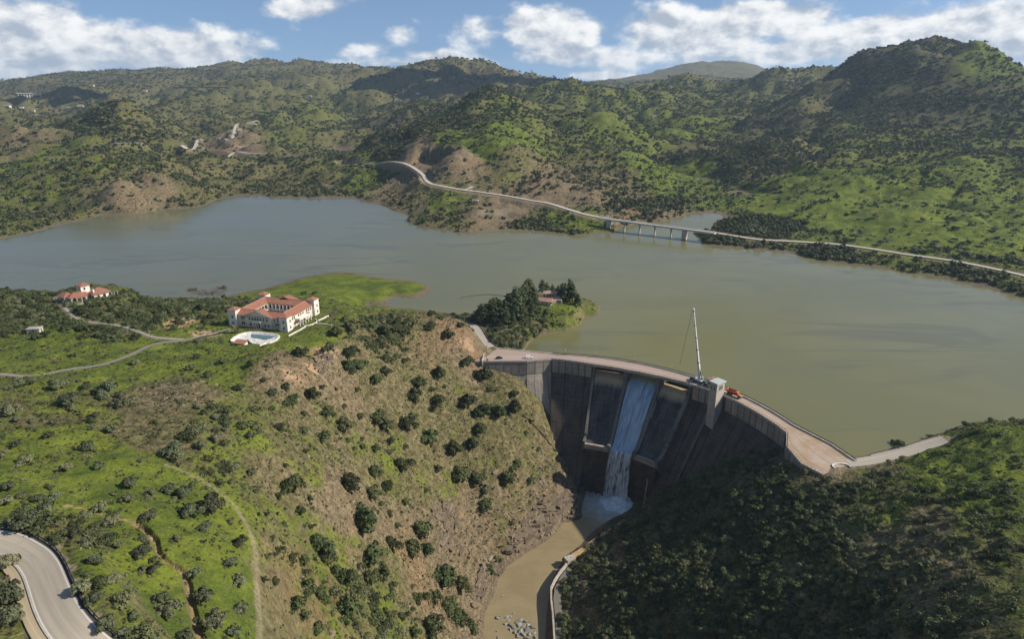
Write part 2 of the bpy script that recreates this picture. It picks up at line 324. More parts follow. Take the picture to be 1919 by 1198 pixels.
# ------------------------------------------------------------------ roads, tracks and cuts: plan lines on the ground
def line_on_ground(pts, smooth_z=3, z=None, step=None):
    """photo polyline -> plan polyline resting on the ground with an evened gradient"""
    p = np.array(pts, float)
    Q = hit(p[:, 0], p[:, 1], False) if z is None else Pz(p[:, 0], p[:, 1], z)
    # resample as a Catmull-Rom curve
    out = []
    n = len(Q)
    for i in range(n-1):
        p0, p1, p2, p3 = Q[max(i-1, 0)], Q[i], Q[i+1], Q[min(i+2, n-1)]
        L = np.linalg.norm((p2-p1)[:2]); m = max(2, int(L/(step or max(2.5, L/6))))
        for t in np.linspace(0, 1, m, endpoint=False):
            out.append(0.5*((2*p1)+(-p0+p2)*t+(2*p0-5*p1+4*p2-p3)*t*t+(-p0+3*p1-3*p2+p3)*t**3))
    out.append(Q[-1]); out = np.array(out)
    if z is None: out[:, 2] = base_h(out[:, 0], out[:, 1])
    for _ in range(smooth_z*4):
        zz = out[:, 2].copy(); zz[1:-1] = (out[:-2, 2]+2*out[1:-1, 2]+out[2:, 2])/4; out[:, 2] = zz
    return out
def flatten(L, half, feather, drop=0.25):
    bb = (L[:, 0].min()-half-feather, L[:, 0].max()+half+feather, L[:, 1].min()-half-feather, L[:, 1].max()+half+feather)
    def f(x, y, h):
        m = (x > bb[0]) & (x < bb[1]) & (y > bb[2]) & (y < bb[3])
        if not m.any(): return h
        h = h.copy(); d, z = seg_dist(x[m], y[m], L); w = 1-sstep(half, half+feather, d)
        h[m] = h[m]*(1-w)+(z-drop)*w
        return h
    MODS.append(f)
def pad(cx, cy, z, rad, feather):
    def f(x, y, h):
        w = 1-sstep(rad, rad+feather, np.hypot(x-cx, y-cy)); return h*(1-w)+z*w
    MODS.append(f)
def trench(L, half, depth):
    def f(x, y, h):
        bb = (L[:, 0].min()-9, L[:, 0].max()+9, L[:, 1].min()-9, L[:, 1].max()+9)
        m = (x > bb[0]) & (x < bb[1]) & (y > bb[2]) & (y < bb[3])
        if not m.any(): return h
        h = h.copy(); d, z = seg_dist(x[m], y[m], L)
        wob = fbm(x[m], y[m], 9, 2, .5, False, 31)*0.8
        h[m] = h[m]-depth*(1-sstep(half*0.45, half*1.25, d+wob)); return h
    MODS.append(f)
# the old quarry cut above the road, and the sand cutting below the villa: stepped faces dug into the slope
def dig(c, b, half, length, floor, grad, step, seed, s0):
    b = np.array(b)/np.hypot(*b); n = np.array([b[1], -b[0]])
    def f(x, y, h):
        m = (np.hypot(x-c[0], y-c[1]) < half+length)
        if not m.any(): return h
        h = h.copy(); dx, dy = x[m]-c[0], y[m]-c[1]; w = fbm(x[m], y[m], half*.5, 3, .55, False, seed)*half*.35
        s_ = dx*b[0]+dy*b[1]+w; t = np.abs(dx*n[0]+dy*n[1])+w*.5; rise = np.maximum(s_-s0, 0)*grad; q = rise/step; rise = (np.floor(q)+sstep(.55, .9, q-np.floor(q)))*step
        new = floor+rise+.12*np.maximum(s_, 0)+np.maximum(0, t-half)*1.6; new = np.where(s_ < -length*.3, 1e9, new); h[m] = np.minimum(h[m], new); return h
    MODS.append(f)
_q = hit(778, 316, False)[0]; dig(_q, (.74, .67), 42, 150, float(_q[2])-1.0, 2.8, 17, 81, 48)
_q = hit(334, 609, False)[0]; dig(_q, (.10, .99), 8, 14, float(_q[2])-1.2, 1.3, 9, 82, 3)
_q = hit(612, 668, False)[0]; dig(_q, (-.35, .93), 7, 12, float(_q[2])-1.0, 1.6, 7, 83, 3)
_q = hit(1060, 388, False)[0]; dig(_q, (.30, .95), 34, 60, float(_q[2])+1.0, .95, 30, 84, 8)
def zoomed(pts, sc, ox, oy): return [(a/sc+ox, b/sc+oy) for a, b in pts]
ROAD_RIGHT_EDGE = zoomed([(-600,130),(-250,150),(0,205),(130,245),(250,310),(370,385),(450,470),(520,570),(580,700),(640,860),(720,1000),(830,1110),(930,1200),(1050,1300),(1200,1420)], 5.035, 0, 960)
ROAD_LEFT_EDGE = zoomed([(-600,260),(-250,290),(0,350),(110,410),(200,480),(270,570),(320,670),(350,780),(390,900),(450,1020),(540,1130),(620,1200),(740,1300),(880,1420)], 5.035, 0, 960)
_a = line_on_ground(ROAD_RIGHT_EDGE); _b = line_on_ground(ROAD_LEFT_EDGE)
def _rs(L, n):
    s = np.r_[0, np.cumsum(np.linalg.norm(np.diff(L[:, :2], axis=0), axis=1))]
    return np.stack([np.interp(np.linspace(0, s[-1], n), s, L[:, k]) for k in range(3)], 1)
_a = _rs(_a, 70); _b = _rs(_b, 70)
MAIN_ROAD = (_a+_b)/2
for _ in range(6): MAIN_ROAD[1:-1] = (MAIN_ROAD[:-2]+2*MAIN_ROAD[1:-1]+MAIN_ROAD[2:])/4
MAIN_W = .87*float(np.median(np.linalg.norm((_a-_b)[:, :2], axis=1)))
flatten(MAIN_ROAD, MAIN_W/2+2.2, 10.0)
LANE = line_on_ground([(-60,706),(0,703),(60,700),(130,693),(190,683),(235,668),(290,652),(345,638),(400,625),(432,617)]); flatten(LANE, 2.0, 3.0, 0.12)
VILLA_DRIVE = line_on_ground(zoomed([(480,285),(520,330),(590,390),(650,430),(760,462),(850,480),(1050,515),(1150,545),(1300,590),(1430,607),(1560,628)], 4.569, 0, 500)); flatten(VILLA_DRIVE, 1.7, 2.5, 0.12)
DAM_LANE = line_on_ground([(921,651),(913,645),(906,638),(899,626),(893,616),(885,610),(868,607)], z=np.array([5.2,5.6,6.2,7.2,8.2,8.6,9.0])); flatten(DAM_LANE, 3.2, 3.5, 0.15)
SHORE_ROAD = line_on_ground([(1590,869),(1625,865),(1660,857),(1710,845),(1745,833),(1772,824)], z=np.array([5.0,5.1,5.6,6.6,8.0,9.8])); flatten(SHORE_ROAD, 4.4, 3.5, 0.15)
FAR_ROAD_W = line_on_ground([(638,298),(680,302),(720,310),(760,318),(790,325),(800,333),(812,345),(830,351),(870,359),(905,366),(960,376),(1000,383),(1030,389),(1075,398),(1110,405),(1140,409.5)], smooth_z=5); flatten(FAR_ROAD_W, 5.5, 7, 0.5)
FAR_ROAD_E = line_on_ground([(1340,437),(1415,448),(1480,453),(1560,456),(1620,465),(1700,478),(1780,488),(1850,500),(1919,516),(1990,535)], smooth_z=5); flatten(FAR_ROAD_E, 5.0, 6, 0.5)
SPUR = line_on_ground([(868,359),(880,354),(886,349)]); flatten(SPUR, 3, 4, .3)
HILL_ROADS = [line_on_ground(q) for q in ([(216,276),(240,278),(267,280)], [(343,286),(358,281),(371,275),(379,268)], [(405,291),(435,290),(465,289),(500,289)], [(434,254),(436,244),(444,238),(462,236),(482,233)], [(410,262),(420,258),(428,263)])]
for q in HILL_ROADS: flatten(q, 3.0, 14, .3)
TRACK = line_on_ground([(310,872),(335,880),(370,895),(400,915),(425,935),(445,955),(463,985),(473,1010),(480,1050),(482,1110),(487,1198),(490,1260)])
GULLY = line_on_ground(zoomed([(290,600),(330,602),(430,630),(520,655),(590,670),(640,690),(690,740),(712,800),(760,850),(830,900),(850,980),(870,1080),(900,1190),(930,1290)], 2.406, 0, 700)); trench(GULLY[len(GULLY)//3:], .9, 1.5)
# level pads for the buildings
HAC = Pz(497, 612, 45.0); pad(HAC[0]+6, HAC[1]+14, 45.0, 38, 16)
VIL = Pz(163, 553, 50.0); pad(VIL[0], VIL[1]+4, 50.0, 17, 12)
PINEH = Pz(1028, 571, 12.5); pad(PINEH[0], PINEH[1]+6, 12.5, 20, 10)

# ------------------------------------------------------------------ what covers the ground where: grass, soil, scrub
ZONE = """50 850 .8 .05 .35|200 900 .95 0 .2|350 950 .85 .05 .3|270 1100 .9 .05 .35|420 1100 .95 0 .2|120 1020 .5 .1 .6|60 1150 .4 .3 .5|200 1180 .5 .1 .5|330 1180 .8 0 .3
330 730 .25 .6 .3|300 800 .3 .3 .4|430 800 .5 .15 .5|100 760 .5 .2 .4|80 650 .9 0 .3|250 690 .8 .05 .25|200 600 .5 .1 .8|30 580 .3 0 1|300 570 .6 .1 .6|350 640 .85 .05 .3|400 570 .5 0 .7|400 690 .8 .1 .3|430 900 .5 .1 .5|470 1000 .5 .3 .3
620 540 1 0 .02|700 545 1 0 .02|540 555 .9 0 .1|590 530 1 0 .02|580 640 .75 .1 .2|560 680 .1 .95 .2|620 690 .1 .9 .3|700 620 .3 .4 .8|650 600 .6 .2 .4|470 650 .7 .1 .3
700 700 0.30 0.42 .35|800 650 0.30 0.42 .4|620 780 0.32 0.34 .4|560 850 0.45 0.20 .35|700 850 0.48 0.28 .3|650 950 0.25 0.77 .25|800 800 0.26 0.36 .4|850 750 0.32 0.3 .4|950 780 0.32 0.2 .25|1000 850 0.34 0.2 .2|900 850 0.38 0.28 .3|830 900 0.45 0.37 .3|880 980 0.20 0.82 .1|940 960 0.40 0.52 .2|1030 950 0.20 0.87 .1|560 1000 0.60 0.27 .3|600 1100 0.70 0.17 .5|700 1080 0.55 0.27 .5|780 1000 0.35 0.62 .4|830 1080 0.25 0.77 .5|700 1170 0.60 0.12 .7|880 1130 0.20 0.87 .2|520 1150 0.80 0.02 .3|870 640 0.15 0.92 .2|530 900 0.40 0.52 .2|600 720 0.25 0.72 .3|960 900 0.36 0.3 .2|860 830 0.32 0.36 .4
1300 1000 .25 0 1|1500 950 .3 0 1|1400 1100 .2 0 1|1250 1150 .15 0 1|1600 900 .5 .2 .6|1650 950 .6 .2 .4|1800 880 .95 0 .35|1880 950 .7 0 .5|1700 1000 .4 .5 .3|1650 1060 .3 .3 .5|1750 1100 .3 .4 .4|1880 1100 .5 .1 .6|1600 1150 .4 .2 .7|1800 1170 .4 .3 .5|1500 1020 .5 0 .7|1090 1050 .05 .7 .6|1560 880 .2 .5 .4|1400 890 .35 0 .9
1060 600 .75 .15 .35|960 630 .4 .2 .8|1000 610 .5 .2 .6|940 590 .3 .2 .5|1100 590 .6 .25 .3
100 350 .5 .1 .45|220 350 .1 .85 .3|300 370 .15 .75 .35|50 400 .55 .15 .6|150 400 .4 .3 .5|350 350 .35 .25 .55|100 290 .55 .1 .4|250 220 .4 .1 .5|180 225 .3 .1 .9|330 250 .4 .3 .5|60 260 .3 .5 .4|200 300 .5 .1 .5|20 310 .6 .05 .4
450 340 .35 .3 .5|450 275 .1 .95 .1|520 270 .5 .2 .4|600 340 .35 .3 .5|560 360 .15 .7 .6|700 340 .75 .05 .5|640 310 .5 .2 .5|560 220 .5 .1 .4|600 180 .45 .1 .4|400 200 .4 .1 .6|100 190 .35 .25 .4|100 160 .25 .35 .5|400 140 .25 .15 .5|560 130 .3 .1 .4|850 150 .15 .2 .6|700 230 .3 .15 .6|550 260 .5 .1 .4|650 250 .4 .2 .5
850 230 .3 .1 .9|930 200 .6 .1 .35|900 270 .85 .05 .3|960 250 .75 .05 .25|870 290 .2 .8 .1|790 290 0 1 0|830 260 .6 0 .4|1000 250 .55 .15 .45|950 320 .4 .3 .4|1060 370 .03 1 .1|1000 340 .15 .7 .3|1100 300 .4 .35 .42|1150 350 .3 .5 .45|1200 390 .2 .65 .6|1250 320 .85 .05 .25|1290 350 .85 .05 .3|900 400 .25 .75 .1|940 395 .1 .95 0|840 410 .4 .3 .4|1050 410 .85 0 .4|1000 420 .4 .2 .7|770 390 .15 .5 .4|1080 200 .5 .15 .4|1200 200 .55 .05 .45|1200 250 .6 .05 .42|760 330 .1 .9 .2|820 380 .6 .1 .3
1300 290 .2 0 1|1400 290 .2 0 1|1450 240 .3 0 .9|1550 370 1 0 .1|1600 400 1 0 .06|1700 430 1 0 .06|1750 390 .9 0 .15|1480 395 1 0 .04|1650 410 1 0 .04|1750 445 1 0 .05|1560 420 1 0 .05|1640 450 .95 0 .12|1800 400 .95 0 .10|1870 465 .9 0 .2|1900 385 .9 0 .18|1530 345 .95 0 .15|780 240 .2 .05 1|820 215 .2 .05 1|880 190 .2 .05 1|740 262 .2 .05 .95|1000 215 .5 .1 .35|1700 370 .95 0 .12|1280 320 .9 .05 .12|1850 430 .95 0 .10|1450 420 .25 0 1|1400 450 .3 0 .9|1560 470 .4 0 .8|1750 480 .6 0 .6|1700 330 .7 0 .38|1600 300 .55 0 .45|1850 340 .85 0 .28|1650 250 .6 0 .6|1750 200 .2 .1 .9|1700 120 .2 .1 .9|1600 150 .1 .45 .7|1860 110 .7 .2 .3|1870 180 .4 .1 .6|1900 260 .6 0 .5|1350 200 .5 0 .6|1300 230 .75 0 .4|1500 170 .4 .1 .5|1330 130 .2 .2 .3|1480 300 .1 .6 .7|1850 500 .5 0 .7|1500 390 .9 0 .2|1650 380 .95 0 .25|1550 440 .9 0 .3"""
_z = _parse(ZONE); _zp = hit(_z[:, 0], _z[:, 1], False); _zc = np.stack(lp(_zp[:, 0], _zp[:, 1]), 1); _zv = _z[:, 2:5]
def zones(x, y):
    """(grass, soil, scrub) cover, 0..1 each, smoothly mixed between surveyed spots with ragged edges"""
    t, l = lp(x, y)
    r = np.hypot(x, y); k = 0.032
    t = t+k*fbm(x, y, 60, 3, .6, False, 21)*(1-sstep(500, 900, r))+k*fbm(x, y, 220, 4, .6, False, 22)*sstep(500, 900, r)
    l = l+k*fbm(x, y, 60, 3, .6, False, 23)
    W = np.zeros(x.shape); out = np.zeros(x.shape+(3,))
    for c, v in zip(_zc, _zv):
        w = 1/((t-c[0])**2+(l-c[1])**2+2e-5)**2.1
        W += w; out += w[..., None]*v
    return out/W[..., None]

# ------------------------------------------------------------------ terrain sheets
def mesh_from(name, verts, faces, smooth=True):
    me = bpy.data.meshes.new(name)
    v = np.ascontiguousarray(verts, dtype=np.float32); fc = np.ascontiguousarray(faces, dtype=np.int32); k = fc.shape[1]
    me.vertices.add(len(v)); me.vertices.foreach_set('co', v.ravel())
    me.loops.add(fc.size); me.loops.foreach_set('vertex_index', fc.ravel())
    me.polygons.add(len(fc)); me.polygons.foreach_set('loop_start', np.arange(0, fc.size, k, dtype=np.int32))
    me.polygons.foreach_set('use_smooth', np.full(len(fc), smooth))
    me.update(calc_edges=True); me.validate(); return me
def link(name, me, mat=None, parent=None, kind=None, label=None, cat=None, group=None):
    o = bpy.data.objects.new(name, me); COL.objects.link(o)
    if mat is not None and me is not None and not me.materials: me.materials.append(mat)
    if parent is not None: o.parent = parent
    if kind: o['kind'] = kind
    if label: o['label'] = label
    if cat: o['category'] = cat
    if group: o['group'] = group
    return o
def new_mat(name):
    m = bpy.data.materials.new(name); m.use_nodes = True; m.node_tree.nodes.clear(); g = NT(m.node_tree)
    out = g.add('ShaderNodeOutputMaterial'); bs = g.add('ShaderNodeBsdfPrincipled'); g.l.new(bs.outputs[0], out.inputs[0])
    return m, g, bs, out
def terrain_material():
    m, g, bs, out = new_mat('ground_cover')
    geo = g.add('ShaderNodeNewGeometry'); pos = geo.outputs['Position']
    at = g.add('ShaderNodeAttribute', attribute_name='cover'); sep = g.add('ShaderNodeSeparateColor', ins={0: at.outputs['Color']})
    G, Sx, Dn = sep.outputs
    at2 = g.add('ShaderNodeAttribute', attribute_name='trodden'); tr = g.add('ShaderNodeSeparateColor', ins={0: at2.outputs['Color']})
    n60 = g.noise(pos, 0.016, 4, .6); n12 = g.noise(pos, 0.075, 5, .62); n3 = g.noise(pos, 0.33, 5, .65); n07 = g.noise(pos, 1.5, 4, .7)
    dry = g.mix(g.smooth(n3, .35, .66), (.080, .073, .030), (.172, .142, .070))
    dry = g.mix(g.smooth(n12, .5, .7, 0, .7), dry, (.075, .080, .028))
    green = g.mix(g.smooth(n12, .34, .66), (.060, .088, .015), (.146, .172, .021))
    green = g.mix(g.smooth(n3, .45, .75, 0, .6), green, (.098, .100, .030))
    soil = g.mix(g.smooth(n3, .3, .7), (.115, .086, .047), (.215, .166, .098))
    soil = g.mix(g.smooth(n60, .52, .66, 0, .6), soil, g.mix(g.smooth(n12, .3, .7), (.185, .108, .058), (.28, .175, .098)))
    soil = g.mix(g.smooth(n07, .60, .70, 0, .7), soil, (.29, .24, .17))
    def pick(a, w, n):   # patchy threshold: cover fraction a gives patches, not an even wash
        return g.smooth(g.math('ADD', a, g.math('MULTIPLY', g.math('SUBTRACT', n, .5), w)), .36, .64)
    nm = g.math('ADD', g.math('MULTIPLY', n12, .6), g.math('MULTIPLY', n3, .4))
    col = g.mix(pick(G, 1.9, nm), dry, green)
    ns = g.math('ADD', g.math('MULTIPLY', g.noise(pos, .045, 5, .66), .55), g.math('MULTIPLY', n07, .45))
    slope = g.add('ShaderNodeSeparateXYZ', ins={0: geo.outputs['True Normal']}).outputs[2]
    steep = g.smooth(slope, .62, .40)
    col = g.mix(g.math('MAXIMUM', pick(Sx, 1.7, ns), g.math('MULTIPLY', steep, .75)), col, soil)
    # low ground-hugging scrub that is too small to stand as a plant of its own
    vo = g.add('ShaderNodeTexVoronoi', ins={'Scale': .55, 'Randomness': 1.0, 'Vector': pos}); vd = vo.outputs['Distance']
    tuft = g.math('MULTIPLY', g.smooth(g.math('ADD', vd, g.math('MULTIPLY', n07, .35)), .62, .34), g.smooth(g.math('ADD', Dn, g.math('MULTIPLY', n12, .9)), .5, 1.0))
    col = g.mix(g.math('MULTIPLY', tuft, .85), col, g.mix(n3, (.040, .052, .018), (.075, .080, .034)))
    # thick scrub country keeps a dark understorey
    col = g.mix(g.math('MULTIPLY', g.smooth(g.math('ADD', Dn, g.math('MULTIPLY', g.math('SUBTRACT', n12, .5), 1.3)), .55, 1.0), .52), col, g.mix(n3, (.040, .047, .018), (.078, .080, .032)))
    # bare trodden earth (R), wet mud line at the water (G), paving dust (B)
    col = g.mix(g.math('MULTIPLY', tr.outputs[0], g.smooth(n07, .2, .6, .55, 1)), col, g.mix(n3, (.24, .185, .12), (.31, .25, .17)))
    col = g.mix(tr.outputs[1], col, g.mix(n3, (.115, .088, .058), (.175, .135, .088)))
    col = g.mix(g.math('MULTIPLY', tr.outputs[2], g.smooth(n3, .3, .6, .6, 1)), col, g.mix(n3, (.30, .18, .10), (.43, .30, .18)))
    grain = g.math('MULTIPLY', g.lin(n07, .28, .72, .62, 1.38), g.lin(n3, .3, .7, .84, 1.16))
    col = g.mix(1.0, col, g.add('ShaderNodeCombineColor', ins={0: grain, 1: grain, 2: grain}).outputs[0], 'MULTIPLY')
    g.l.new(col, bs.inputs['Base Color']); bs.inputs['Roughness'].default_value = .95; bs.inputs['Specular IOR Level'].default_value = .12
    hgt = g.math('ADD', g.math('MULTIPLY', n3, 1.6), g.math('ADD', g.math('MULTIPLY', n07, .45), g.math('MULTIPLY', tuft, .5)))
    bp = g.add('ShaderNodeBump', ins={'Strength': .75, 'Distance': .9, 'Height': hgt}); g.l.new(bp.outputs[0], bs.inputs['Normal'])
    return m
def build_terrain():
    NTH, NR = 820, 1010
    th = np.radians(np.r_[np.linspace(-60, -40, 40, endpoint=False), np.linspace(-40, 40, 740), np.linspace(40, 60, 41)[1:]])
    r = np.exp(np.r_[np.linspace(math.log(45), math.log(110), 110, endpoint=False), np.linspace(math.log(110), math.log(480), 380, endpoint=False), np.linspace(math.log(480), math.log(2600), 400, endpoint=False), np.linspace(math.log(2600), math.log(9300), NR-890)])
    T, R = np.meshgrid(th, r, indexing='ij'); X = R*np.sin(T); Y = R*np.cos(T)
    Z = h_at(X.ravel(), Y.ravel()).reshape(X.shape)
    V = np.stack([X, Y, Z], -1).reshape(-1, 3)
    zc = zones(X[::2, ::2], Y[::2, ::2]); zc = np.repeat(np.repeat(zc, 2, 0), 2, 1)[:NTH, :NR].reshape(-1, 3)
    tr = np.zeros((len(V), 3)); x, y, z = V.T
    def paint(ch, L, half, feather, val=1.0):
        m = (x > L[:, 0].min()-half-feather) & (x < L[:, 0].max()+half+feather) & (y > L[:, 1].min()-half-feather) & (y < L[:, 1].max()+half+feather)
        d, _ = seg_dist(x[m], y[m], L); d = d+fbm(x[m], y[m], 4, 2, .5, False, 41)*half*.6
        tr[m, ch] = np.maximum(tr[m, ch], val*(1-sstep(half, half+feather, d)))
    paint(0, TRACK, .25, .7, .6); paint(0, MAIN_ROAD, MAIN_W/2+.9, 1.0, .8); paint(0, LANE, 1.4, 1.0, .5); paint(0, VILLA_DRIVE, 1.4, 1.2, .8)
    paint(2, GULLY, .2, .6, .6); paint(0, FAR_ROAD_W, 6, 5, .8); paint(0, FAR_ROAD_E, 5, 4, .5); paint(0, SHORE_ROAD, 4.5, 3, .5)
    for q in HILL_ROADS: paint(0, q, 5, 5, .9)
    for (u, v, rad, ch, val) in [(385, 621, 6.5, 2, 1), (372, 626, 5, 2, .9), (336, 603, 10, 2, .95), (326, 607, 8, 2, .9), (352, 596, 8, 2, .9), (300, 570, 5, 0, .5), (585, 690, 5, 2, 1), (622, 655, 4, 2, 1), (600, 670, 4, 2, .9), (872, 640, 5, 2, 1), (878, 650, 4, 2, .9), (545, 705, 5, 2, .7), (115, 562, 5, 0, .7), (940, 398, 14, 0, .8), (905, 398, 10, 0, .7), (450, 275, 14, 2, .7), (870, 290, 16, 0, .35), (800, 300, 55, 1, .8), (612, 660, 7, 2, 1), (1560, 880, 6, 0, .5)]:
        c = hit(u, v, False)[0]; d = np.hypot(x-c[0], y-c[1]); rr = rad*(1+.6*fbm(x, y, 8, 2, .5, False, 43)); tr[:, ch] = np.maximum(tr[:, ch], val*(1-sstep(rr*.6, rr*1.15, d)))
    res = (np.hypot(x, y) > 300) & (z > -6) & ~((y < 411) & (x > -120) & (np.hypot(x-20.5, y-286.0) < 134)) & ~((y < 409) & (x < 22) & (x > -120)) & ~((x > 100) & (x < 210) & (y < 280))
    mud = np.where(res, 1-sstep(.5, 1.5, z+fbm(x, y, 14, 2, .5, False, 44)*1.2), 0); _dark = tr[:, 1].copy()
    tr[:, 1] = np.maximum(tr[:, 1]*0+_dark, mud); tr[:, 1] = np.maximum(tr[:, 1], (z < -60)*(1-sstep(RIVER_Z+.8, RIVER_Z+2.5, z)))
    idx = np.arange(NTH*NR).reshape(NTH, NR)
    F = np.stack([idx[:-1, :-1], idx[1:, :-1], idx[1:, 1:], idx[:-1, 1:]], -1).reshape(-1, 4)
    fz = V[F, 2].max(1); c = V[F].mean(1); rad = np.hypot(c[:, 0], c[:, 1])
    keep = ~((fz < -6.5) & (rad > 470)) & ~(fz < RIVER_Z-1.5)
    u, v, dd = proj(c)
    far = (rad > 560)
    # the reservoir separates the hills from the two banks; the river separates the banks
    rx = np.interp(c[:, 1], [0, 248, 272, 300, 330, 365, 420], [-8, -12, -10, 5, 30, 60, 75])
    east = c[:, 0] > rx
    isl = (~far) & (c[:, 1] > 440) & (c[:, 0] > -70)
    mat = terrain_material()
    for nm, sel in (('hills', far), ('peninsula', isl), ('hillside', ~far & ~isl & ~east), ('hillside', ~far & ~isl & east)):
        f = F[keep & sel]; used, inv = np.unique(f, return_inverse=True)
        me = mesh_from(nm, V[used], inv.reshape(-1, 4))
        for an, arr in (('cover', zc), ('trodden', tr)):
            a = me.color_attributes.new(an, 'FLOAT_COLOR', 'POINT'); b = np.ones((len(used), 4), np.float32); b[:, :3] = arr[used]; a.data.foreach_set('color', b.ravel())
        link(nm, me, mat, kind='structure')
build_terrain()

# ------------------------------------------------------------------ dam geometry shared by water and masonry
DC = np.array([20.5, 286.0]); R_UP = 136.85; CREST = 5.0
_PH = np.array([10., 15.3, 35.8, 38., 46.25, 55.2, 64.85, 74.64, 80., 87.5]); _RR = np.array([127.6, 127.6, 128.0, 127.3, 125.9, 124.0, 123.1, 124.3, 126.2, 129.3])
def r_dn(ph): return np.interp(ph, _PH, _RR)
def polar(ph, R): a = np.radians(ph); return np.stack([DC[0]+R*np.cos(a), DC[1]+R*np.sin(a)], -1)

def water_material(name, river=False):
    m, g, bs, out = new_mat(name)
    geo = g.add('ShaderNodeNewGeometry'); pos = geo.outputs['Position']
    sep = g.add('ShaderNodeSeparateXYZ', ins={0: pos})
    if not river:
        n = g.noise(pos, .0045, 4, .5, 1.2); n2 = g.noise(pos, .018, 4, .55, .6)
        col = g.mix(g.smooth(n, .38, .62), (.150, .143, .056), (.172, .160, .068)); col = g.mix(g.smooth(g.math('ADD', sep.outputs[0], g.math('MULTIPLY', n, 160.0)), 150.0, -170.0, 0, .6), col, (.105, .115, .086))  # west side greyer blue: sky reflection put into the base colour
        # muddier by the banks, paler silt in mid-lake
        col = g.mix(g.smooth(n2, .45, .7, 0, .35), col, (.125, .128, .060))
        # slicks: long calm streaks of a thin film
        mp = g.add('ShaderNodeMapping', ins={'Vector': pos, 'Rotation': (0, 0, math.radians(-24)), 'Scale': (.0035, .016, .01)})
        s = g.noise(mp.outputs[0], 1.0, 3, .5, .9)
        col = g.mix(g.math('MULTIPLY', g.smooth(g.math('ABSOLUTE', g.math('SUBTRACT', s, .5)), .030, .004), g.smooth(n, .42, .58, 0, .32)), col, (.055, .058, .045)); g.l.new(col, bs.inputs['Base Color'])
        bs.inputs['Roughness'].default_value = .16
        g.l.new(g.smooth(s, .42, .6, .13, .20), bs.inputs['Roughness'])
        bs.inputs['IOR'].default_value = 1.33
        wv = g.math('ADD', g.math('MULTIPLY', g.noise(pos, .35, 3, .6), .6), g.math('MULTIPLY', g.noise(pos, 1.3, 2, .6), .3))
        bp = g.add('ShaderNodeBump', ins={'Strength': .11, 'Distance': .5, 'Height': wv}); g.l.new(bp.outputs[0], bs.inputs['Normal'])
    else:
        n = g.noise(pos, .06, 5, .6, 1.0); mp = g.add('ShaderNodeMapping', ins={'Vector': pos, 'Rotation': (0, 0, math.radians(-62)), 'Scale': (.06, .5, .5)})
        st = g.noise(mp.outputs[0], 1.0, 5, .6, .8)
        col = g.mix(g.smooth(n, .3, .7), (.235, .185, .098), (.275, .220, .120))
        col = g.mix(g.smooth(st, .5, .72, 0, .3), col, (.33, .265, .145))
        # churned white water spreading from where the fall lands
        dx = g.math('SUBTRACT', sep.outputs[0], PLUNGE[0]); dy = g.math('SUBTRACT', sep.outputs[1], PLUNGE[1])
        d = g.math('SQRT', g.math('ADD', g.math('MULTIPLY', dx, dx), g.math('MULTIPLY', dy, dy)))
        fm = g.smooth(g.math('ADD', d, g.math('MULTIPLY', g.noise(pos, .22, 5, .65), 30.0)), 50.0, 16.0)
        col = g.mix(fm, col, (.46, .55, .60))
        g.l.new(col, bs.inputs['Base Color']); bs.inputs['Roughness'].default_value = .32; bs.inputs['IOR'].default_value = 1.33
        wv = g.math('ADD', g.noise(mp.outputs[0], 3.0, 4, .6), g.math('MULTIPLY', g.noise(pos, .8, 3, .6), .6))
        bp = g.add('ShaderNodeBump', ins={'Strength': .45, 'Distance': .35, 'Height': wv}); g.l.new(bp.outputs[0], bs.inputs['Normal'])
    return m
PLUNGE = Pz(1160, 940, RIVER_Z)
def flat_poly(name, pts, z, mat, **kw):
    from mathutils.geometry import tessellate_polygon
    vs = [Vector((p[0], p[1], 0)) for p in pts]; tr = tessellate_polygon([vs])
    me = bpy.data.meshes.new(name); me.from_pydata([(p[0], p[1], z) for p in pts], [], [tuple(t) for t in tr])
    bm = bmesh.new(); bm.from_mesh(me)
    for f in bm.faces:
        if f.normal.z < 0: f.normal_flip()
    bm.to_mesh(me); bm.free()
    return link(name, me, mat, **kw)
_arc = polar(np.linspace(0.5, 78, 60), R_UP-1.0)
_res = [(-1400, 445), (-70, 445), (-14, 434.5), (28, 424)]+[tuple(p) for p in _arc[::-1][2:]]+[(212, 292), (262, 270), (300, 262), (900, 400), (1500, 700), (1500, 1300), (-1400, 1300)]
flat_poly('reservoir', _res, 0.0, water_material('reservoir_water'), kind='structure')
flat_poly('river', [(-90, 90), (120, 150), (130, 300), (100, 385), (40, 400), (-20, 380), (-60, 300)], RIVER_Z, water_material('river_water', True), kind='structure')

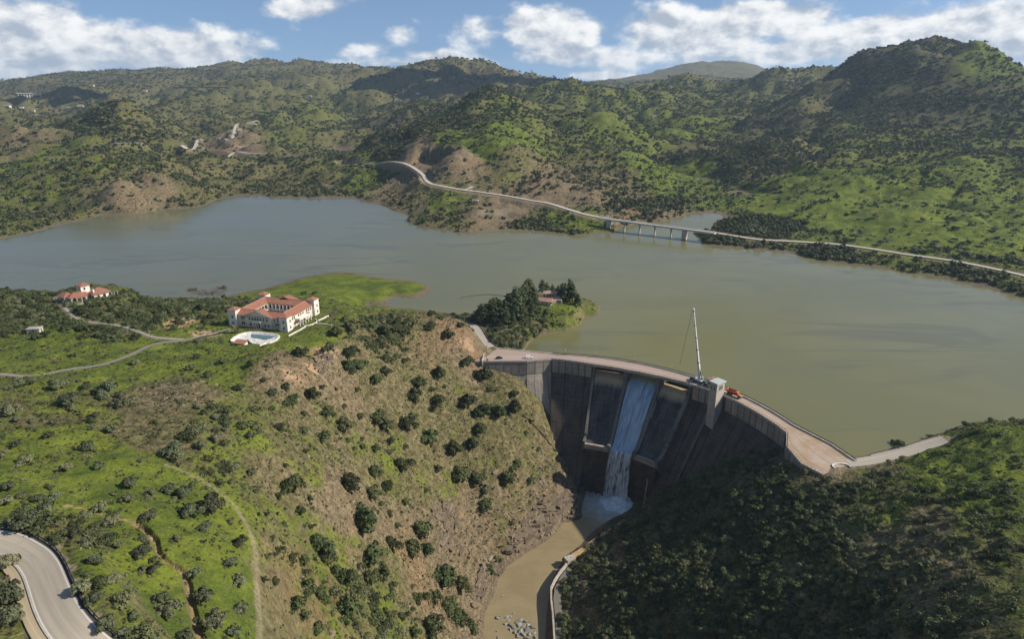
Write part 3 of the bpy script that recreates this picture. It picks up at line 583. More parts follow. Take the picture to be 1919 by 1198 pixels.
# ------------------------------------------------------------------ mesh building helpers
class MB:
    """collects simple solids and links them as one mesh object"""
    def __init__(s): s.v = []; s.f = []; s.uv = []; s.has_uv = False
    def add(s, verts, faces, uvs=None):
        o = len(s.v); s.v += [tuple(map(float, q)) for q in verts]; s.f += [tuple(i+o for i in f) for f in faces]
        return s
    def box(s, c, size, rz=0.0, taper=1.0):
        hx, hy, hz = size[0]/2, size[1]/2, size[2]/2; cr, sr = math.cos(rz), math.sin(rz); V = []
        for (i, j, k) in ((-1,-1,-1),(1,-1,-1),(1,1,-1),(-1,1,-1),(-1,-1,1),(1,-1,1),(1,1,1),(-1,1,1)):
            t = taper if k > 0 else 1; X, Y = i*hx*t, j*hy*t
            V.append((c[0]+X*cr-Y*sr, c[1]+X*sr+Y*cr, c[2]+k*hz))
        return s.add(V, [(0,3,2,1),(4,5,6,7),(0,1,5,4),(1,2,6,5),(2,3,7,6),(3,0,4,7)])
    def prism(s, base, top):
        n = len(base)
        return s.add(list(base)+list(top), [tuple(range(n))[::-1], tuple(range(n, 2*n))]+[(i, (i+1) % n, n+(i+1) % n, n+i) for i in range(n)])
    def extrude_z(s, poly, z0, z1): return s.prism([(p[0], p[1], z0) for p in poly], [(p[0], p[1], z1) for p in poly])
    def tube(s, a, b, r0, r1=None, n=8):
        a = Vector(a); b = Vector(b); r1 = r0 if r1 is None else r1; d = (b-a).normalized()
        q = d.orthogonal().normalized(); w = d.cross(q); A = []; B = []
        for i in range(n):
            t = 2*PI*i/n; e = q*math.cos(t)+w*math.sin(t); A.append(a+e*r0); B.append(b+e*r1)
        return s.prism(A, B)
    def beam(s, a, b, w, h, up=(0, 0, 1)):
        a = Vector(a); b = Vector(b); d = (b-a).normalized(); sd = d.cross(Vector(up))
        sd = sd.normalized() if sd.length > 1e-4 else Vector((1, 0, 0)); u2 = sd.cross(d).normalized()
        def ring(p): return [p+sd*(w/2*i)+u2*(h/2*j) for i, j in ((-1,-1),(1,-1),(1,1),(-1,1))]
        return s.prism(ring(a), ring(b))
    def grid(s, rows, close=False):
        n = len(rows[0]); V = [p for r in rows for p in r]
        F = [(i*n+j, i*n+j+1, (i+1)*n+j+1, (i+1)*n+j) for i in range(len(rows)-1) for j in range(n-1)]
        return s.add(V, F)
    def sweep(s, path, section, closed=False):
        """section: list of (sideways, up) carried along a plan path of 3-D points"""
        P = np.array(path, float); T = np.gradient(P[:, :2], axis=0); T /= np.linalg.norm(T, axis=1)[:, None]+1e-9
        N = np.stack([T[:, 1], -T[:, 0]], 1); rows = []
        for p, n in zip(P, N): rows.append([(p[0]+n[0]*a, p[1]+n[1]*a, p[2]+b) for a, b in section]+[(p[0]+n[0]*section[0][0], p[1]+n[1]*section[0][0], p[2]+section[0][1])])
        o = len(s.v); s.grid(rows); m = len(section)+1
        s.f.append(tuple(o+i for i in range(m-1))[::-1]); e = o+(len(rows)-1)*m; s.f.append(tuple(e+i for i in range(m-1)))
        return s
    def build(s, name, mat, parent=None, smooth=False, uvfun=None, fix=True, **kw):
        me = bpy.data.meshes.new(name)
        V = s.v
        if parent is not None:
            q = Vector((0, 0, 0)); pp = parent
            chain = []
            while pp is not None: chain.append(pp); pp = pp.parent
            M = Matrix.Identity(4)
            for k in reversed(chain): M = M @ Matrix.LocRotScale(k.location, k.rotation_euler, k.scale)
            Mi = M.inverted(); V = [Mi @ Vector(p) for p in V] if getattr(s, 'world', False) else V
        me.from_pydata([tuple(p) for p in V], [], s.f)
        if fix:
            bm = bmesh.new(); bm.from_mesh(me); bmesh.ops.recalc_face_normals(bm, faces=bm.faces); bm.to_mesh(me); bm.free()
        if smooth: me.polygons.foreach_set('use_smooth', [True]*len(me.polygons))
        if uvfun is not None:
            ul = me.uv_layers.new(name='face')
            for lo in me.loops: ul.data[lo.index].uv = uvfun(s.v[lo.vertex_index])
        return link(name, me, mat, parent, **kw)
class WB(MB):
    world = True      # vertices given in world space, stored relative to the parent
def empty(name, loc, rz=0.0, label=None, cat=None, group=None):
    o = bpy.data.objects.new(name, None); COL.objects.link(o); o.location = loc; o.rotation_euler = (0, 0, rz); o.empty_display_size = 0.5
    if label: o['label'] = label
    if cat: o['category'] = cat
    if group: o['group'] = group
    return o
_flat = {}
def paint(name, col, rough=.7, metal=0.0, var=.12, scale=1.5, spec=.3, bump=0.0, rnd=0.0):
    """weathered plain surface: base colour with mottling and a little relief"""
    if name in _flat: return _flat[name]
    m, g, bs, out = new_mat(name)
    geo = g.add('ShaderNodeNewGeometry'); n = g.noise(geo.outputs['Position'], scale, 5, .62); n2 = g.noise(geo.outputs['Position'], scale*.13, 3, .5)
    a = tuple(c*(1-var*1.6) for c in col); b = tuple(min(1, c*(1+var)) for c in col)
    c = g.mix(g.smooth(g.math('ADD', g.math('MULTIPLY', n, .6), g.math('MULTIPLY', n2, .4)), .34, .64), a, b)
    if rnd:
        oi = g.add('ShaderNodeObjectInfo'); hs = g.add('ShaderNodeHueSaturation', ins={'Value': g.lin(oi.outputs['Random'], 0, 1, 1-rnd, 1+rnd), 'Color': c}); c = hs.outputs[0]
    g.l.new(c, bs.inputs['Base Color']); bs.inputs['Roughness'].default_value = rough; bs.inputs['Metallic'].default_value = metal; bs.inputs['Specular IOR Level'].default_value = spec
    if bump:
        bp = g.add('ShaderNodeBump', ins={'Strength': .6, 'Distance': bump, 'Height': n}); g.l.new(bp.outputs[0], bs.inputs['Normal'])
    _flat[name] = m; return m

# ------------------------------------------------------------------ the dam
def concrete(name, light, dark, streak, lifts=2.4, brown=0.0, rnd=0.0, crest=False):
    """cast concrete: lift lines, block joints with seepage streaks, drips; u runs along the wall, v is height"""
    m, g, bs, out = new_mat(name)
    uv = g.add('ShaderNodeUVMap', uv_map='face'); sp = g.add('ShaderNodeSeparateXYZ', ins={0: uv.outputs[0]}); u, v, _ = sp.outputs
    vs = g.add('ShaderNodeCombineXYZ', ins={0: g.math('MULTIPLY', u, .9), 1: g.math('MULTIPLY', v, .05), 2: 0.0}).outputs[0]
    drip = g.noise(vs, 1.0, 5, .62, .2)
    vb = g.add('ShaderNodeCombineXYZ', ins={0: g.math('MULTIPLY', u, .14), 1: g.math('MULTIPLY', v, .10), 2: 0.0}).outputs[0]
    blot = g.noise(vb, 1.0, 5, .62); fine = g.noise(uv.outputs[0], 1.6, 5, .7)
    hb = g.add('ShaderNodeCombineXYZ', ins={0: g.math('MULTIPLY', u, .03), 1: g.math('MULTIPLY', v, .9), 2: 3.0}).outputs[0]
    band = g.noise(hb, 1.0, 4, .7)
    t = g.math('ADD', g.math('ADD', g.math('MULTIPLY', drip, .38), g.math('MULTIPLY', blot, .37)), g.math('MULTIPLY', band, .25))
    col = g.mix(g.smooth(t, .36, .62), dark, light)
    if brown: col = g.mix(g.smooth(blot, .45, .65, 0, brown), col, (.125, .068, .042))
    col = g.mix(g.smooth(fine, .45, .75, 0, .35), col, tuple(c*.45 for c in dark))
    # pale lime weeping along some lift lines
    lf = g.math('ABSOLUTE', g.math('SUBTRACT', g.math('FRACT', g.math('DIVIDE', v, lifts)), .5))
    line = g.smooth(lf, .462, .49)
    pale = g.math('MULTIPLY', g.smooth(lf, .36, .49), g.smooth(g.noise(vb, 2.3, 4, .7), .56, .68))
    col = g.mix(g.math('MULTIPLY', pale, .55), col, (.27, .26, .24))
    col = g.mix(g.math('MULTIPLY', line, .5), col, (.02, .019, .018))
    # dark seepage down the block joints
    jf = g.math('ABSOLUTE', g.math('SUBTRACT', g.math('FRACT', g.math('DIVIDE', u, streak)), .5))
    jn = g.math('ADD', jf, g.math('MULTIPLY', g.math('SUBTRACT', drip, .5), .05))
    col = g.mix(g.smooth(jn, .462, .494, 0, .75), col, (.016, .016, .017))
    if crest: col = g.mix(g.smooth(g.math('ADD', v, g.math('MULTIPLY', drip, 4.0)), -7.5, -3.0), col, g.mix(blot, (.40, .30, .17), (.54, .44, .30)))  # sunlit top of the ogee painted in as paler tan by height
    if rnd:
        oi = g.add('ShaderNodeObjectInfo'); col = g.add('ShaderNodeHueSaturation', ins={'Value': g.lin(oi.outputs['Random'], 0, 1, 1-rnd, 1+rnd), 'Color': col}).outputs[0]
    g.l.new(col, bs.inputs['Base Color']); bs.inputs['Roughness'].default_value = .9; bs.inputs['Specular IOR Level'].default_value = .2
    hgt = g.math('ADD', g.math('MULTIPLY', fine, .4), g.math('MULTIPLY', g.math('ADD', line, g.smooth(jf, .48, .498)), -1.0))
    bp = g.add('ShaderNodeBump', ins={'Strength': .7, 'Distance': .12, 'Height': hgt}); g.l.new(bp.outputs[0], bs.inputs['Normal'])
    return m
BAND = -4.3
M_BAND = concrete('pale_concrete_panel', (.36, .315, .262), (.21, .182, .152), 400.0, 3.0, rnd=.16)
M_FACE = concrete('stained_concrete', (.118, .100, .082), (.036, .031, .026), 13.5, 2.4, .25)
M_LEFT = concrete('clean_concrete', (.38, .335, .27), (.22, .19, .155), 9.0, 2.2)
M_CHUTE = concrete('wet_dark_concrete', (.115, .115, .112), (.022, .022, .023), 400.0, 3.1, crest=True)
M_RIB = paint('rib_concrete', (.150, .135, .118), .9, var=.3, scale=.5, bump=.05)
M_PALE = paint('parapet_concrete', (.42, .375, .315), .9, var=.2, scale=.8)
M_DECK = paint('dusty_roadway', (.370, .265, .190), .95, var=.16, scale=.22, spec=.15)
M_LEDGE = paint('ledge_concrete', (.30, .255, .21), .9, var=.25, scale=.7)
M_BROWN = paint('iron_stained_concrete', (.075, .058, .047), .95, var=.35, scale=.3, bump=.08)
M_RAIL = paint('weathered_steel_rail', (.045, .050, .055), .55, .4, var=.2)
M_STEEL = paint('dull_zinc', (.33, .34, .35), .45, .6, var=.12)
dam = empty('dam', (70, 400, RIVER_Z), label='tall curved concrete dam with open spillway holding back the lake', cat='dam')

def face_R(R0, z): return R0-(0.25 if z < BAND else 0)-0.665*max(0.0, BAND-z)
def wall_strip(name, stations, zs, mat, u0=0.0):
    """stations: (x, y, inward nx, ny, slope)"""
    b = WB(); S_ = [0.0]
    for a, c in zip(stations[:-1], stations[1:]): S_.append(S_[-1]+math.hypot(c[0]-a[0], c[1]-a[1]))
    rows = []
    uvs = {}
    for s_, (x, y, nx, ny, sl, dep) in zip(S_, stations):
        row = [(x-nx*dep, y-ny*dep, -80.0), (x-nx*dep, y-ny*dep, 4.9), (x, y, 4.9)]
        for z in zs:
            o = -0.25 if z == zs[0] else -0.25+sl*max(0.0, BAND-z)
            row.append((x+nx*o, y+ny*o, z))
        rows.append(row)
    for s_, r in zip(S_, rows):
        for p in r: uvs[tuple(map(float, p))] = (s_+u0, p[2])
    b.grid(rows)
    n = len(rows[0]); b.f.append(tuple(range(n))); b.f.append(tuple((len(rows)-1)*n+i for i in range(n))[::-1])
    return b.build(name, mat, dam, uvfun=lambda p: uvs[tuple(map(float, p))])
def panel_run(pts, width, z0, z1, mat):
    """separate facing panels along a plan polyline, standing proud of the wall with open joints between"""
    P = np.array(pts, float); s = np.r_[0, np.cumsum(np.linalg.norm(np.diff(P, axis=0), axis=1))]
    n = max(1, round(s[-1]/width)); e = np.linspace(0, s[-1], n+1)
    jr = random.Random(3)
    for i in range(n):
        g = .16+.26*jr.random(); a, c = e[i]+g, e[i+1]-g
        q = [np.array([np.interp(t, s, P[:, 0]), np.interp(t, s, P[:, 1])]) for t in (a, (a+c)/2, c)]
        d = q[2]-q[0]; nn = np.array([d[1], -d[0]])/np.hypot(*d)      # outward = downstream, path runs west to east
        out = .16+.07*jr.random(); w = WB(); zz0 = z0-.05*jr.random()
        lo = [(*(p+nn*out), zz0) for p in q]+[(*(p-nn*.2), zz0) for p in q[::-1]]
        hi = [(x, y, z1) for x, y, _ in lo]
        w.prism(lo, hi)
        w.build('panel', mat, dam, uvfun=lambda p: (p[0]*.7-p[1]*.7, p[2]))
A0 = np.array([-26.0, 411.2]); A1 = np.array([9.6, 411.6]); A2 = polar(87.5, r_dn(87.5))
def st(p, n, sl, dep): n = np.array(n)/np.hypot(*n); return (p[0], p[1], n[0], n[1], sl, dep)
zs_l = [BAND, -7, -12, -18, -24, -30, -40, -55, -76]
left_st = [st(A0+(A1-A0)*t, (.01, -1), .22, 21-9*t) for t in np.linspace(0, 1, 5)]
wall_strip('abutment_wall', left_st, zs_l, M_LEFT)
bend_st = [st(A1+(A2-A1)*t, (.2, -.98), .30+.2*t, 11-3.6*t) for t in np.linspace(0, 1, 4)]
wall_strip('abutment_wall', bend_st, zs_l, M_LEFT, 40)
def polar_st(ph): p = polar(ph, r_dn(ph)); return st(p, DC-p, .665, R_UP-r_dn(ph))
zs = [BAND, -6, -12, -20, -28, -36, -46, -58, -76]
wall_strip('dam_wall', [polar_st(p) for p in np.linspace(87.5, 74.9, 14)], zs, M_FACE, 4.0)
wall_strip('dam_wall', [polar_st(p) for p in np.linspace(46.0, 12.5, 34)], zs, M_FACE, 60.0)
C1 = polar(13.8, r_dn(14)); C2 = np.array([139.4, 303.0]); C3 = np.array([140.4, 287.0]); C4 = np.array([146.5, 277.5])
plaza_path = np.concatenate([np.linspace(C1, C2, 5)[:-1], np.linspace(C2, C3, 5)[:-1], np.linspace(C3, C4, 3)])
wall_strip('abutment_wall', [st(p, (-1, -.05), .12, 9) for p in plaza_path], zs_l, M_FACE, 140)
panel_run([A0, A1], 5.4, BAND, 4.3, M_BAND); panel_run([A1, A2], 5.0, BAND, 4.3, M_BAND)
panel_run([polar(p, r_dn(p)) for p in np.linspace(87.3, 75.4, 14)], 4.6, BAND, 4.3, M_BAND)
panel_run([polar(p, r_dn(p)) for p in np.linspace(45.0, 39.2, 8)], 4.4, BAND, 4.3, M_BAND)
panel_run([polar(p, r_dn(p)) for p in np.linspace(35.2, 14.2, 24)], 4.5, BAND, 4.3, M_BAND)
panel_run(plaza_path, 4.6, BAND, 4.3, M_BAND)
# spillway: three bays of ogee crest and chute
BAYS = [(74.9, 65.25), (65.25, 55.25), (55.25, 46.0)]
CH = [(136.7, -80), (136.7, -4.0), (135.4, -3.3), (133.0, -3.0), (130.5, -3.3), (127.5, -4.5), (124.0, -7.3), (119.0, -12.6), (113.0, -20.6), (107.0, -28.4), (103.0, -33.2), (99.8, -36.2), (97.2, -37.4), (95.6, -37.2), (95.2, -39.2), (95.0, -52), (94.0, -80)]
def chute_z(R): a = np.array(CH[2:15])[::-1]; return float(np.interp(R, a[:, 0], a[:, 1]))
for bi, (pa, pb) in enumerate(BAYS):
    b = WB(); rows = []; uvs = {}
    for ph in np.linspace(pa-.05, pb+.05, 9):
        row = []
        for k, (R, z) in enumerate(CH):
            x, y = polar(ph, R); row.append((x, y, z)); uvs[(float(x), float(y), float(z))] = (math.radians(ph)*110, z)
        rows.append(row)
    b.grid(rows)
    b.build('spillway_chute', M_CHUTE, dam, smooth=False, uvfun=lambda p: uvs[tuple(map(float, p))])
    # low upstand at the lip of the two dry chutes, buttress ribs under each lip
    if bi != 1:
        w = WB(); n = 9
        for ph0, ph1 in zip(np.linspace(pa-.3, pb+.3, n)[:-1], np.linspace(pa-.3, pb+.3, n)[1:]):
            q = [polar(ph0, 95.9), polar(ph1, 95.9), polar(ph1, 93.9), polar(ph0, 93.9)]; w.extrude_z(q, -39.6, -36.4)
        w.build('deflector_lip', M_LEDGE, dam)
    w = WB(); wp = [polar(p, 94.4) for p in np.linspace(pa, pb, 7)]
    w.sweep([(x, y, -60) for x, y in wp], [(-1.2, -22), (-1.2, 20.3), (1.2, 20.3), (1.2, -22)]); w.build('lip_wall', M_BROWN, dam)
    for ph in np.linspace(pa-1.2, pb+1.2, 4):
        w = WB(); a = polar(ph, 94.6); d = polar(ph, 91.4); t = (a-d)/np.hypot(*(a-d)); s_ = np.array([-t[1], t[0]])*.6
        w.prism([(*(a-s_), -78), (*(a+s_), -78), (*(d+s_), -78), (*(d-s_), -78)], [(*(a-s_), -39.7), (*(a+s_), -39.7), (*(d+s_*.8+t*2.2), -39.7), (*(d-s_*.8+t*2.2), -39.7)])
        w.build('buttress', M_BROWN, dam)
def pier(ph, thick, name, tall=2.6, top=3.55, mat=M_RIB, sidewall=True):
    """wall standing between the chutes: pier under the deck, then a low wall following the slope"""
    prof = [(136.2, top), (r_dn(ph)+.4, top)]
    a = np.array([(124.0, -6.6), (119.0, -12.6), (113.0, -20.6), (107.0, -28.4), (103.0, -33.2), (99.8, -36.2), (97.0, -37.2), (94.6, -37.2)])
    prof += [(R+.77*tall*.6-1.0, z+tall*.9) for R, z in a]
    prof[-1] = (94.2, -34.6); prof += [(94.0, -40.0), (100, -46), (136.2, -60)]
    w = WB(); d = polar(ph, 1.0)-polar(ph, 0.0); t = np.array([-d[1], d[0]])*thick/2
    A = [(*(polar(ph, R)+t), z) for R, z in prof]; B = [(*(polar(ph, R)-t), z) for R, z in prof]
    w.prism(A, B); return w.build(name, mat, dam)
for ph, th in ((74.9, 1.5), (65.25, 2.1), (55.25, 2.1), (46.0, 2.4)): pier(ph, th, 'chute_wall')
for ph, off in ((38.9, 2.0),):      # plain buttress rib running down the face under the tower
    w = WB(); d = polar(ph, 1.0)-polar(ph, 0.0); t = np.array([-d[1], d[0]])*.95
    prof = [(r_dn(ph)+.2, 3.9), (r_dn(ph)-1.4, 3.9), (r_dn(ph)-1.9, BAND-1.0), (face_R(127, -72)-1.8, -72), (face_R(127, -72)+6, -76), (r_dn(ph)+1, -20)]
    w.prism([(*(polar(ph, R)+t), z) for R, z in prof], [(*(polar(ph, R)-t), z) for R, z in prof]); w.build('rib', M_RIB, dam)
# steel gates closing the two dry bays
for pa, pb in (BAYS[0], BAYS[2]):
    w = WB(); P = [(*polar(p, 136.3), 0) for p in np.linspace(pa-.7, pb+.7, 6)]
    w.sweep(P, [(-.15, -4.0), (-.15, .35), (.15, .35), (.15, -4.0)]); w.build('gate', paint('rusty_gate_steel', (.10, .06, .04), .7, .3), dam)
# road deck over the bays, roadway sheet, parapets and rails
arc_ph = np.linspace(87.5, 12.5, 76)
w = WB(); rows = []
for ph in np.linspace(75.6, 45.2, 31):
    a = polar(ph, r_dn(ph)-.1); c = polar(ph, R_UP+.1); rows.append([(*a, 3.6), (*a, 4.92), (*c, 4.92), (*c, 3.6), (*a, 3.6)])
w.grid(rows); w.f += [(0, 1, 2, 3), tuple(30*5+i for i in (3, 2, 1, 0))]; w.build('bridge_deck', M_PALE, dam)
UPP = [(-12.5, 434.0), (8, 429.0), (27.5, 423.6)]+[tuple(polar(p, R_UP-.5)) for p in np.linspace(85.0, 17.0, 70)]+[(157.5, 314.0), (162.6, 305.0), (167.6, 289.0)]
DNP = [tuple(A0), tuple(A0+(A1-A0)*.5), tuple(A1), tuple(A2)]+[tuple(polar(p, r_dn(p)+.3)) for p in np.linspace(86.0, 14.0, 74)]+[tuple(p) for p in plaza_path[1:]]
def resample2(P, n):
    P = np.array(P, float); s = np.r_[0, np.cumsum(np.linalg.norm(np.diff(P, axis=0), axis=1))]; t = np.linspace(0, s[-1], n)
    return np.stack([np.interp(t, s, P[:, 0]), np.interp(t, s, P[:, 1])], 1)
def roadway_mat():
    m, g, bs, out = new_mat('dusty_road_surface')
    geo = g.add('ShaderNodeNewGeometry'); pos = geo.outputs['Position']; at = g.add('ShaderNodeUVMap', uv_map='face'); sp = g.add('ShaderNodeSeparateXYZ', ins={0: at.outputs[0]})
    n = g.noise(pos, .5, 5, .65); big = g.noise(pos, .06, 4, .6, .8)
    vv = g.add('ShaderNodeCombineXYZ', ins={0: g.math('MULTIPLY', sp.outputs[0], .02), 1: g.math('MULTIPLY', sp.outputs[1], 9.0), 2: 0.0}).outputs[0]
    rut = g.noise(vv, 1.0, 4, .6, .4)
    c = g.mix(g.smooth(big, .38, .62), (.355, .255, .165), (.41, .325, .255))
    c = g.mix(g.smooth(rut, .50, .64, 0, .65), c, (.25, .170, .105)); c = g.mix(g.smooth(n, .5, .7, 0, .4), c, (.50, .40, .30))
    # the west half is swept paving, the east half still deep in ochre dust from the works
    c = g.mix(g.smooth(sp.outputs[0], .62, .50, 0, .8), c, g.mix(g.smooth(rut, .4, .6), (.40, .315, .270), (.34, .25, .205)))
    g.l.new(c, bs.inputs['Base Color']); bs.inputs['Roughness'].default_value = .95; bs.inputs['Specular IOR Level'].default_value = .15
    return m
a = resample2(UPP, 120); c = resample2(DNP, 120)
# pair the two edges by direction from the arc's centre so that cross-sections stay square
w = WB(); rows = []; uvs = {}
for i in range(120):
    row = []
    for k in range(7):
        p = a[i]+(c[i]-a[i])*(k/6); q = (float(p[0]), float(p[1]), 5.0); row.append(q); uvs[q] = (i/119, k/6)
    rows.append(row)
w.grid(rows); w.build('roadway', roadway_mat(), dam, uvfun=lambda p: uvs[tuple(map(float, p))])
def z5(P, z=4.9): return [(x, y, z) for x, y in P]
cornice = [(-.25, -.55), (.45, -.55), (.45, .55), (-.1, .55), (-.1, .12), (-.25, .12)]
w = WB(); w.sweep(z5(DNP[2:]), [(-.35, -.62), (.42, -.62), (.42, .62), (.08, .62), (.08, .1), (-.35, .1)]); w.build('parapet', M_PALE, dam)
w = WB(); w.sweep(z5(DNP[:3]), [(-.35, -.62), (.42, -.62), (.42, .62), (.08, .62), (.08, .1), (-.35, .1)]); w.build('parapet', M_PALE, dam)
w = WB(); w.sweep(z5(UPP), [(-.45, -.9), (.35, -.9), (.35, .55), (-.45, .55)]); w.build('parapet', M_PALE, dam)
w = WB(); ups = resample2(UPP[2:], 130)
w.sweep(z5(ups, 5.45), [(-.09, .42), (.09, .42), (.09, .66), (-.09, .66)])
w.sweep(z5(ups, 5.45), [(-.06, .88), (.06, .88), (.06, 1.02), (-.06, 1.02)])
for p in ups[::1]: w.box((p[0], p[1], 5.95), (.12, .12, 1.05))
w.build('railing', M_RAIL, dam, kind='stuff')
w = WB(); dns = resample2(DNP[2:], 110)
dns = dns[(np.abs(np.arctan2(dns[:, 1]-DC[1], dns[:, 0]-DC[0])-math.radians(37.2)) > math.radians(1.6))]
for p in dns: w.box((p[0]-.12, p[1]-.1, 5.95), (.1, .1, .95))
for p, q in zip(dns[:-1], dns[1:]):
    if math.hypot(*(q-p)) < 4: w.beam((p[0]-.12, p[1]-.1, 6.4), (q[0]-.12, q[1]-.1, 6.4), .07, .07)
w.build('railing', M_RAIL, dam, kind='stuff')
# drain pipe bent over at the dam's foot, bright pipe on the chute wall
w = WB(); pp = [polar(47, 88.0), polar(46, 86.0), polar(45.4, 83.5)]
w.tube((*pp[0], -45), (*pp[1], -46), .35); w.tube((*pp[1], -46), (*pp[2], -52), .35); w.tube((*pp[2], -52), (*polar(45.2, 81), -70), .35); w.build('drain_pipe', M_LEDGE, dam)
w = WB(); q0 = polar(54.2, 118.5); q1 = polar(54.2, 112.0); w.tube((*q0, -9.8), (*q1, -18.6), .22); w.build('pipe', M_STEEL, dam)

# ------------------------------------------------------------------ falling water
def falls_material(holes):
    m, g, bs, out = new_mat('white_water')
    uv = g.add('ShaderNodeUVMap', uv_map='face'); sp = g.add('ShaderNodeSeparateXYZ', ins={0: uv.outputs[0]}); u, v, _ = sp.outputs
    vs = g.add('ShaderNodeCombineXYZ', ins={0: g.math('MULTIPLY', u, 16.0), 1: g.math('MULTIPLY', v, 2.2), 2: 0.0}).outputs[0]
    st_ = g.noise(vs, 1.0, 6, .66, .5)
    vb = g.add('ShaderNodeCombineXYZ', ins={0: g.math('MULTIPLY', u, 5.0), 1: g.math('MULTIPLY', v, 5.0), 2: 0.0}).outputs[0]
    cl = g.noise(vb, 1.0, 6, .7, .6)
    t = g.math('ADD', g.math('MULTIPLY', st_, .6), g.math('MULTIPLY', cl, .4))
    if holes: col = g.mix(g.smooth(t, .36, .66), (.07, .11, .14), (.64, .73, .79))
    else:
        col = g.mix(g.smooth(t, .40, .62), (.16, .265, .36), (.42, .53, .61))
        col = g.mix(g.smooth(g.math('ADD', v, g.math('MULTIPLY', st_, .12)), .25, .16), col, (.34, .31, .14))
    g.l.new(col, bs.inputs['Base Color']); bs.inputs['Roughness'].default_value = .55
    bp = g.add('ShaderNodeBump', ins={'Strength': .6 if holes else .35, 'Distance': .6, 'Height': t}); g.l.new(bp.outputs[0], bs.inputs['Normal'])
    if holes:
        tr = g.add('ShaderNodeBsdfTransparent')
        al = g.math('MULTIPLY', g.smooth(t, .34, .50, .25, 1.0), g.smooth(g.math('ABSOLUTE', g.math('SUBTRACT', u, .5)), .5, .44))
        mx = g.add('ShaderNodeMixShader', ins={0: al, 1: tr.outputs[0], 2: bs.outputs[0]}); g.l.new(mx.outputs[0], out.inputs[0])
    return m
def water_sheet(name, prof, pa, pb, mat, amp, nu=40, widen=0.0):
    P = np.array(prof, float); s = np.r_[0, np.cumsum(np.linalg.norm(np.diff(P, axis=0), axis=1))]; s /= s[-1]
    nv = 60; b = MB(); rows = []; uvs = {}
    for j in range(nv):
        t = j/(nv-1); R = np.interp(t, s, P[:, 0]); z = np.interp(t, s, P[:, 1]); row = []
        for i in range(nu):
            q = i/(nu-1); e = widen*t*(q-.5)*2
            ph = pa+(pb-pa)*q; x, y = polar(ph, R); tx, ty = math.sin(math.radians(ph)), -math.cos(math.radians(ph))
            d = float(fbm(np.array([q*18.0]), np.array([t*26.0]), 3.0, 3, .6, False, 61)[0])*amp*min(1, t*6)
            p = (x+tx*e-math.cos(math.radians(ph))*d, y+ty*e-math.sin(math.radians(ph))*d, z+d*.6); row.append(p); uvs[tuple(map(float, p))] = (q, t)
        rows.append(row)
    b.grid(rows); return b.build(name, mat, None, smooth=True, uvfun=lambda p: uvs[tuple(map(float, p))], fix=False, kind='structure')
sheet = [(137.0, -0.02), (135.6, -.2), (133.4, -.8), (131.0, -1.8), (128.4, -3.2), (126.0, -4.9), (123.2, -7.2), (118.4, -12.0), (112.4, -20.0), (106.4, -27.8), (102.4, -32.5), (99.4, -35.2), (97.0, -36.4), (95.2, -36.5), (94.0, -37.0)]
water_sheet('spillway_water', sheet, 64.4, 56.1, falls_material(False), .35)
fall = [(94.4, -36.6), (93.2, -38.0), (92.2, -41), (91.2, -46), (90.2, -53), (89.3, -61), (88.6, -70.6)]
water_sheet('waterfall', fall, 64.9, 55.7, falls_material(True), 1.1, widen=1.5)
# heaped foam where the fall lands
def foam():
    b = MB(); rows = []; n = 40
    for i in range(n):
        row = []
        for j in range(n):
            x = PLUNGE[0]+2+(i/(n-1)-.5)*46; y = PLUNGE[1]-3+(j/(n-1)-.5)*46
            d = math.hypot(x-PLUNGE[0]-1, y-PLUNGE[1])
            z = RIVER_Z-.6+5.5*math.exp(-(d/8.5)**2)+float(fbm(np.array([x]), np.array([y]), 5, 4, .6, False, 66)[0])*3.2*math.exp(-(d/16)**2)
            row.append((x, y, z))
        rows.append(row)
    b.grid(rows)
    m, g, bs, out = new_mat('foam'); geo = g.add('ShaderNodeNewGeometry'); t = g.noise(geo.outputs['Position'], .5, 6, .7)
    g.l.new(g.mix(g.smooth(t, .3, .65), (.38, .50, .58), (.70, .78, .82)), bs.inputs['Base Color']); bs.inputs['Roughness'].default_value = .8
    bp = g.add('ShaderNodeBump', ins={'Strength': .8, 'Distance': .8, 'Height': t}); g.l.new(bp.outputs[0], bs.inputs['Normal'])
    b.build('foam', m, None, smooth=True, kind='stuff')
foam()

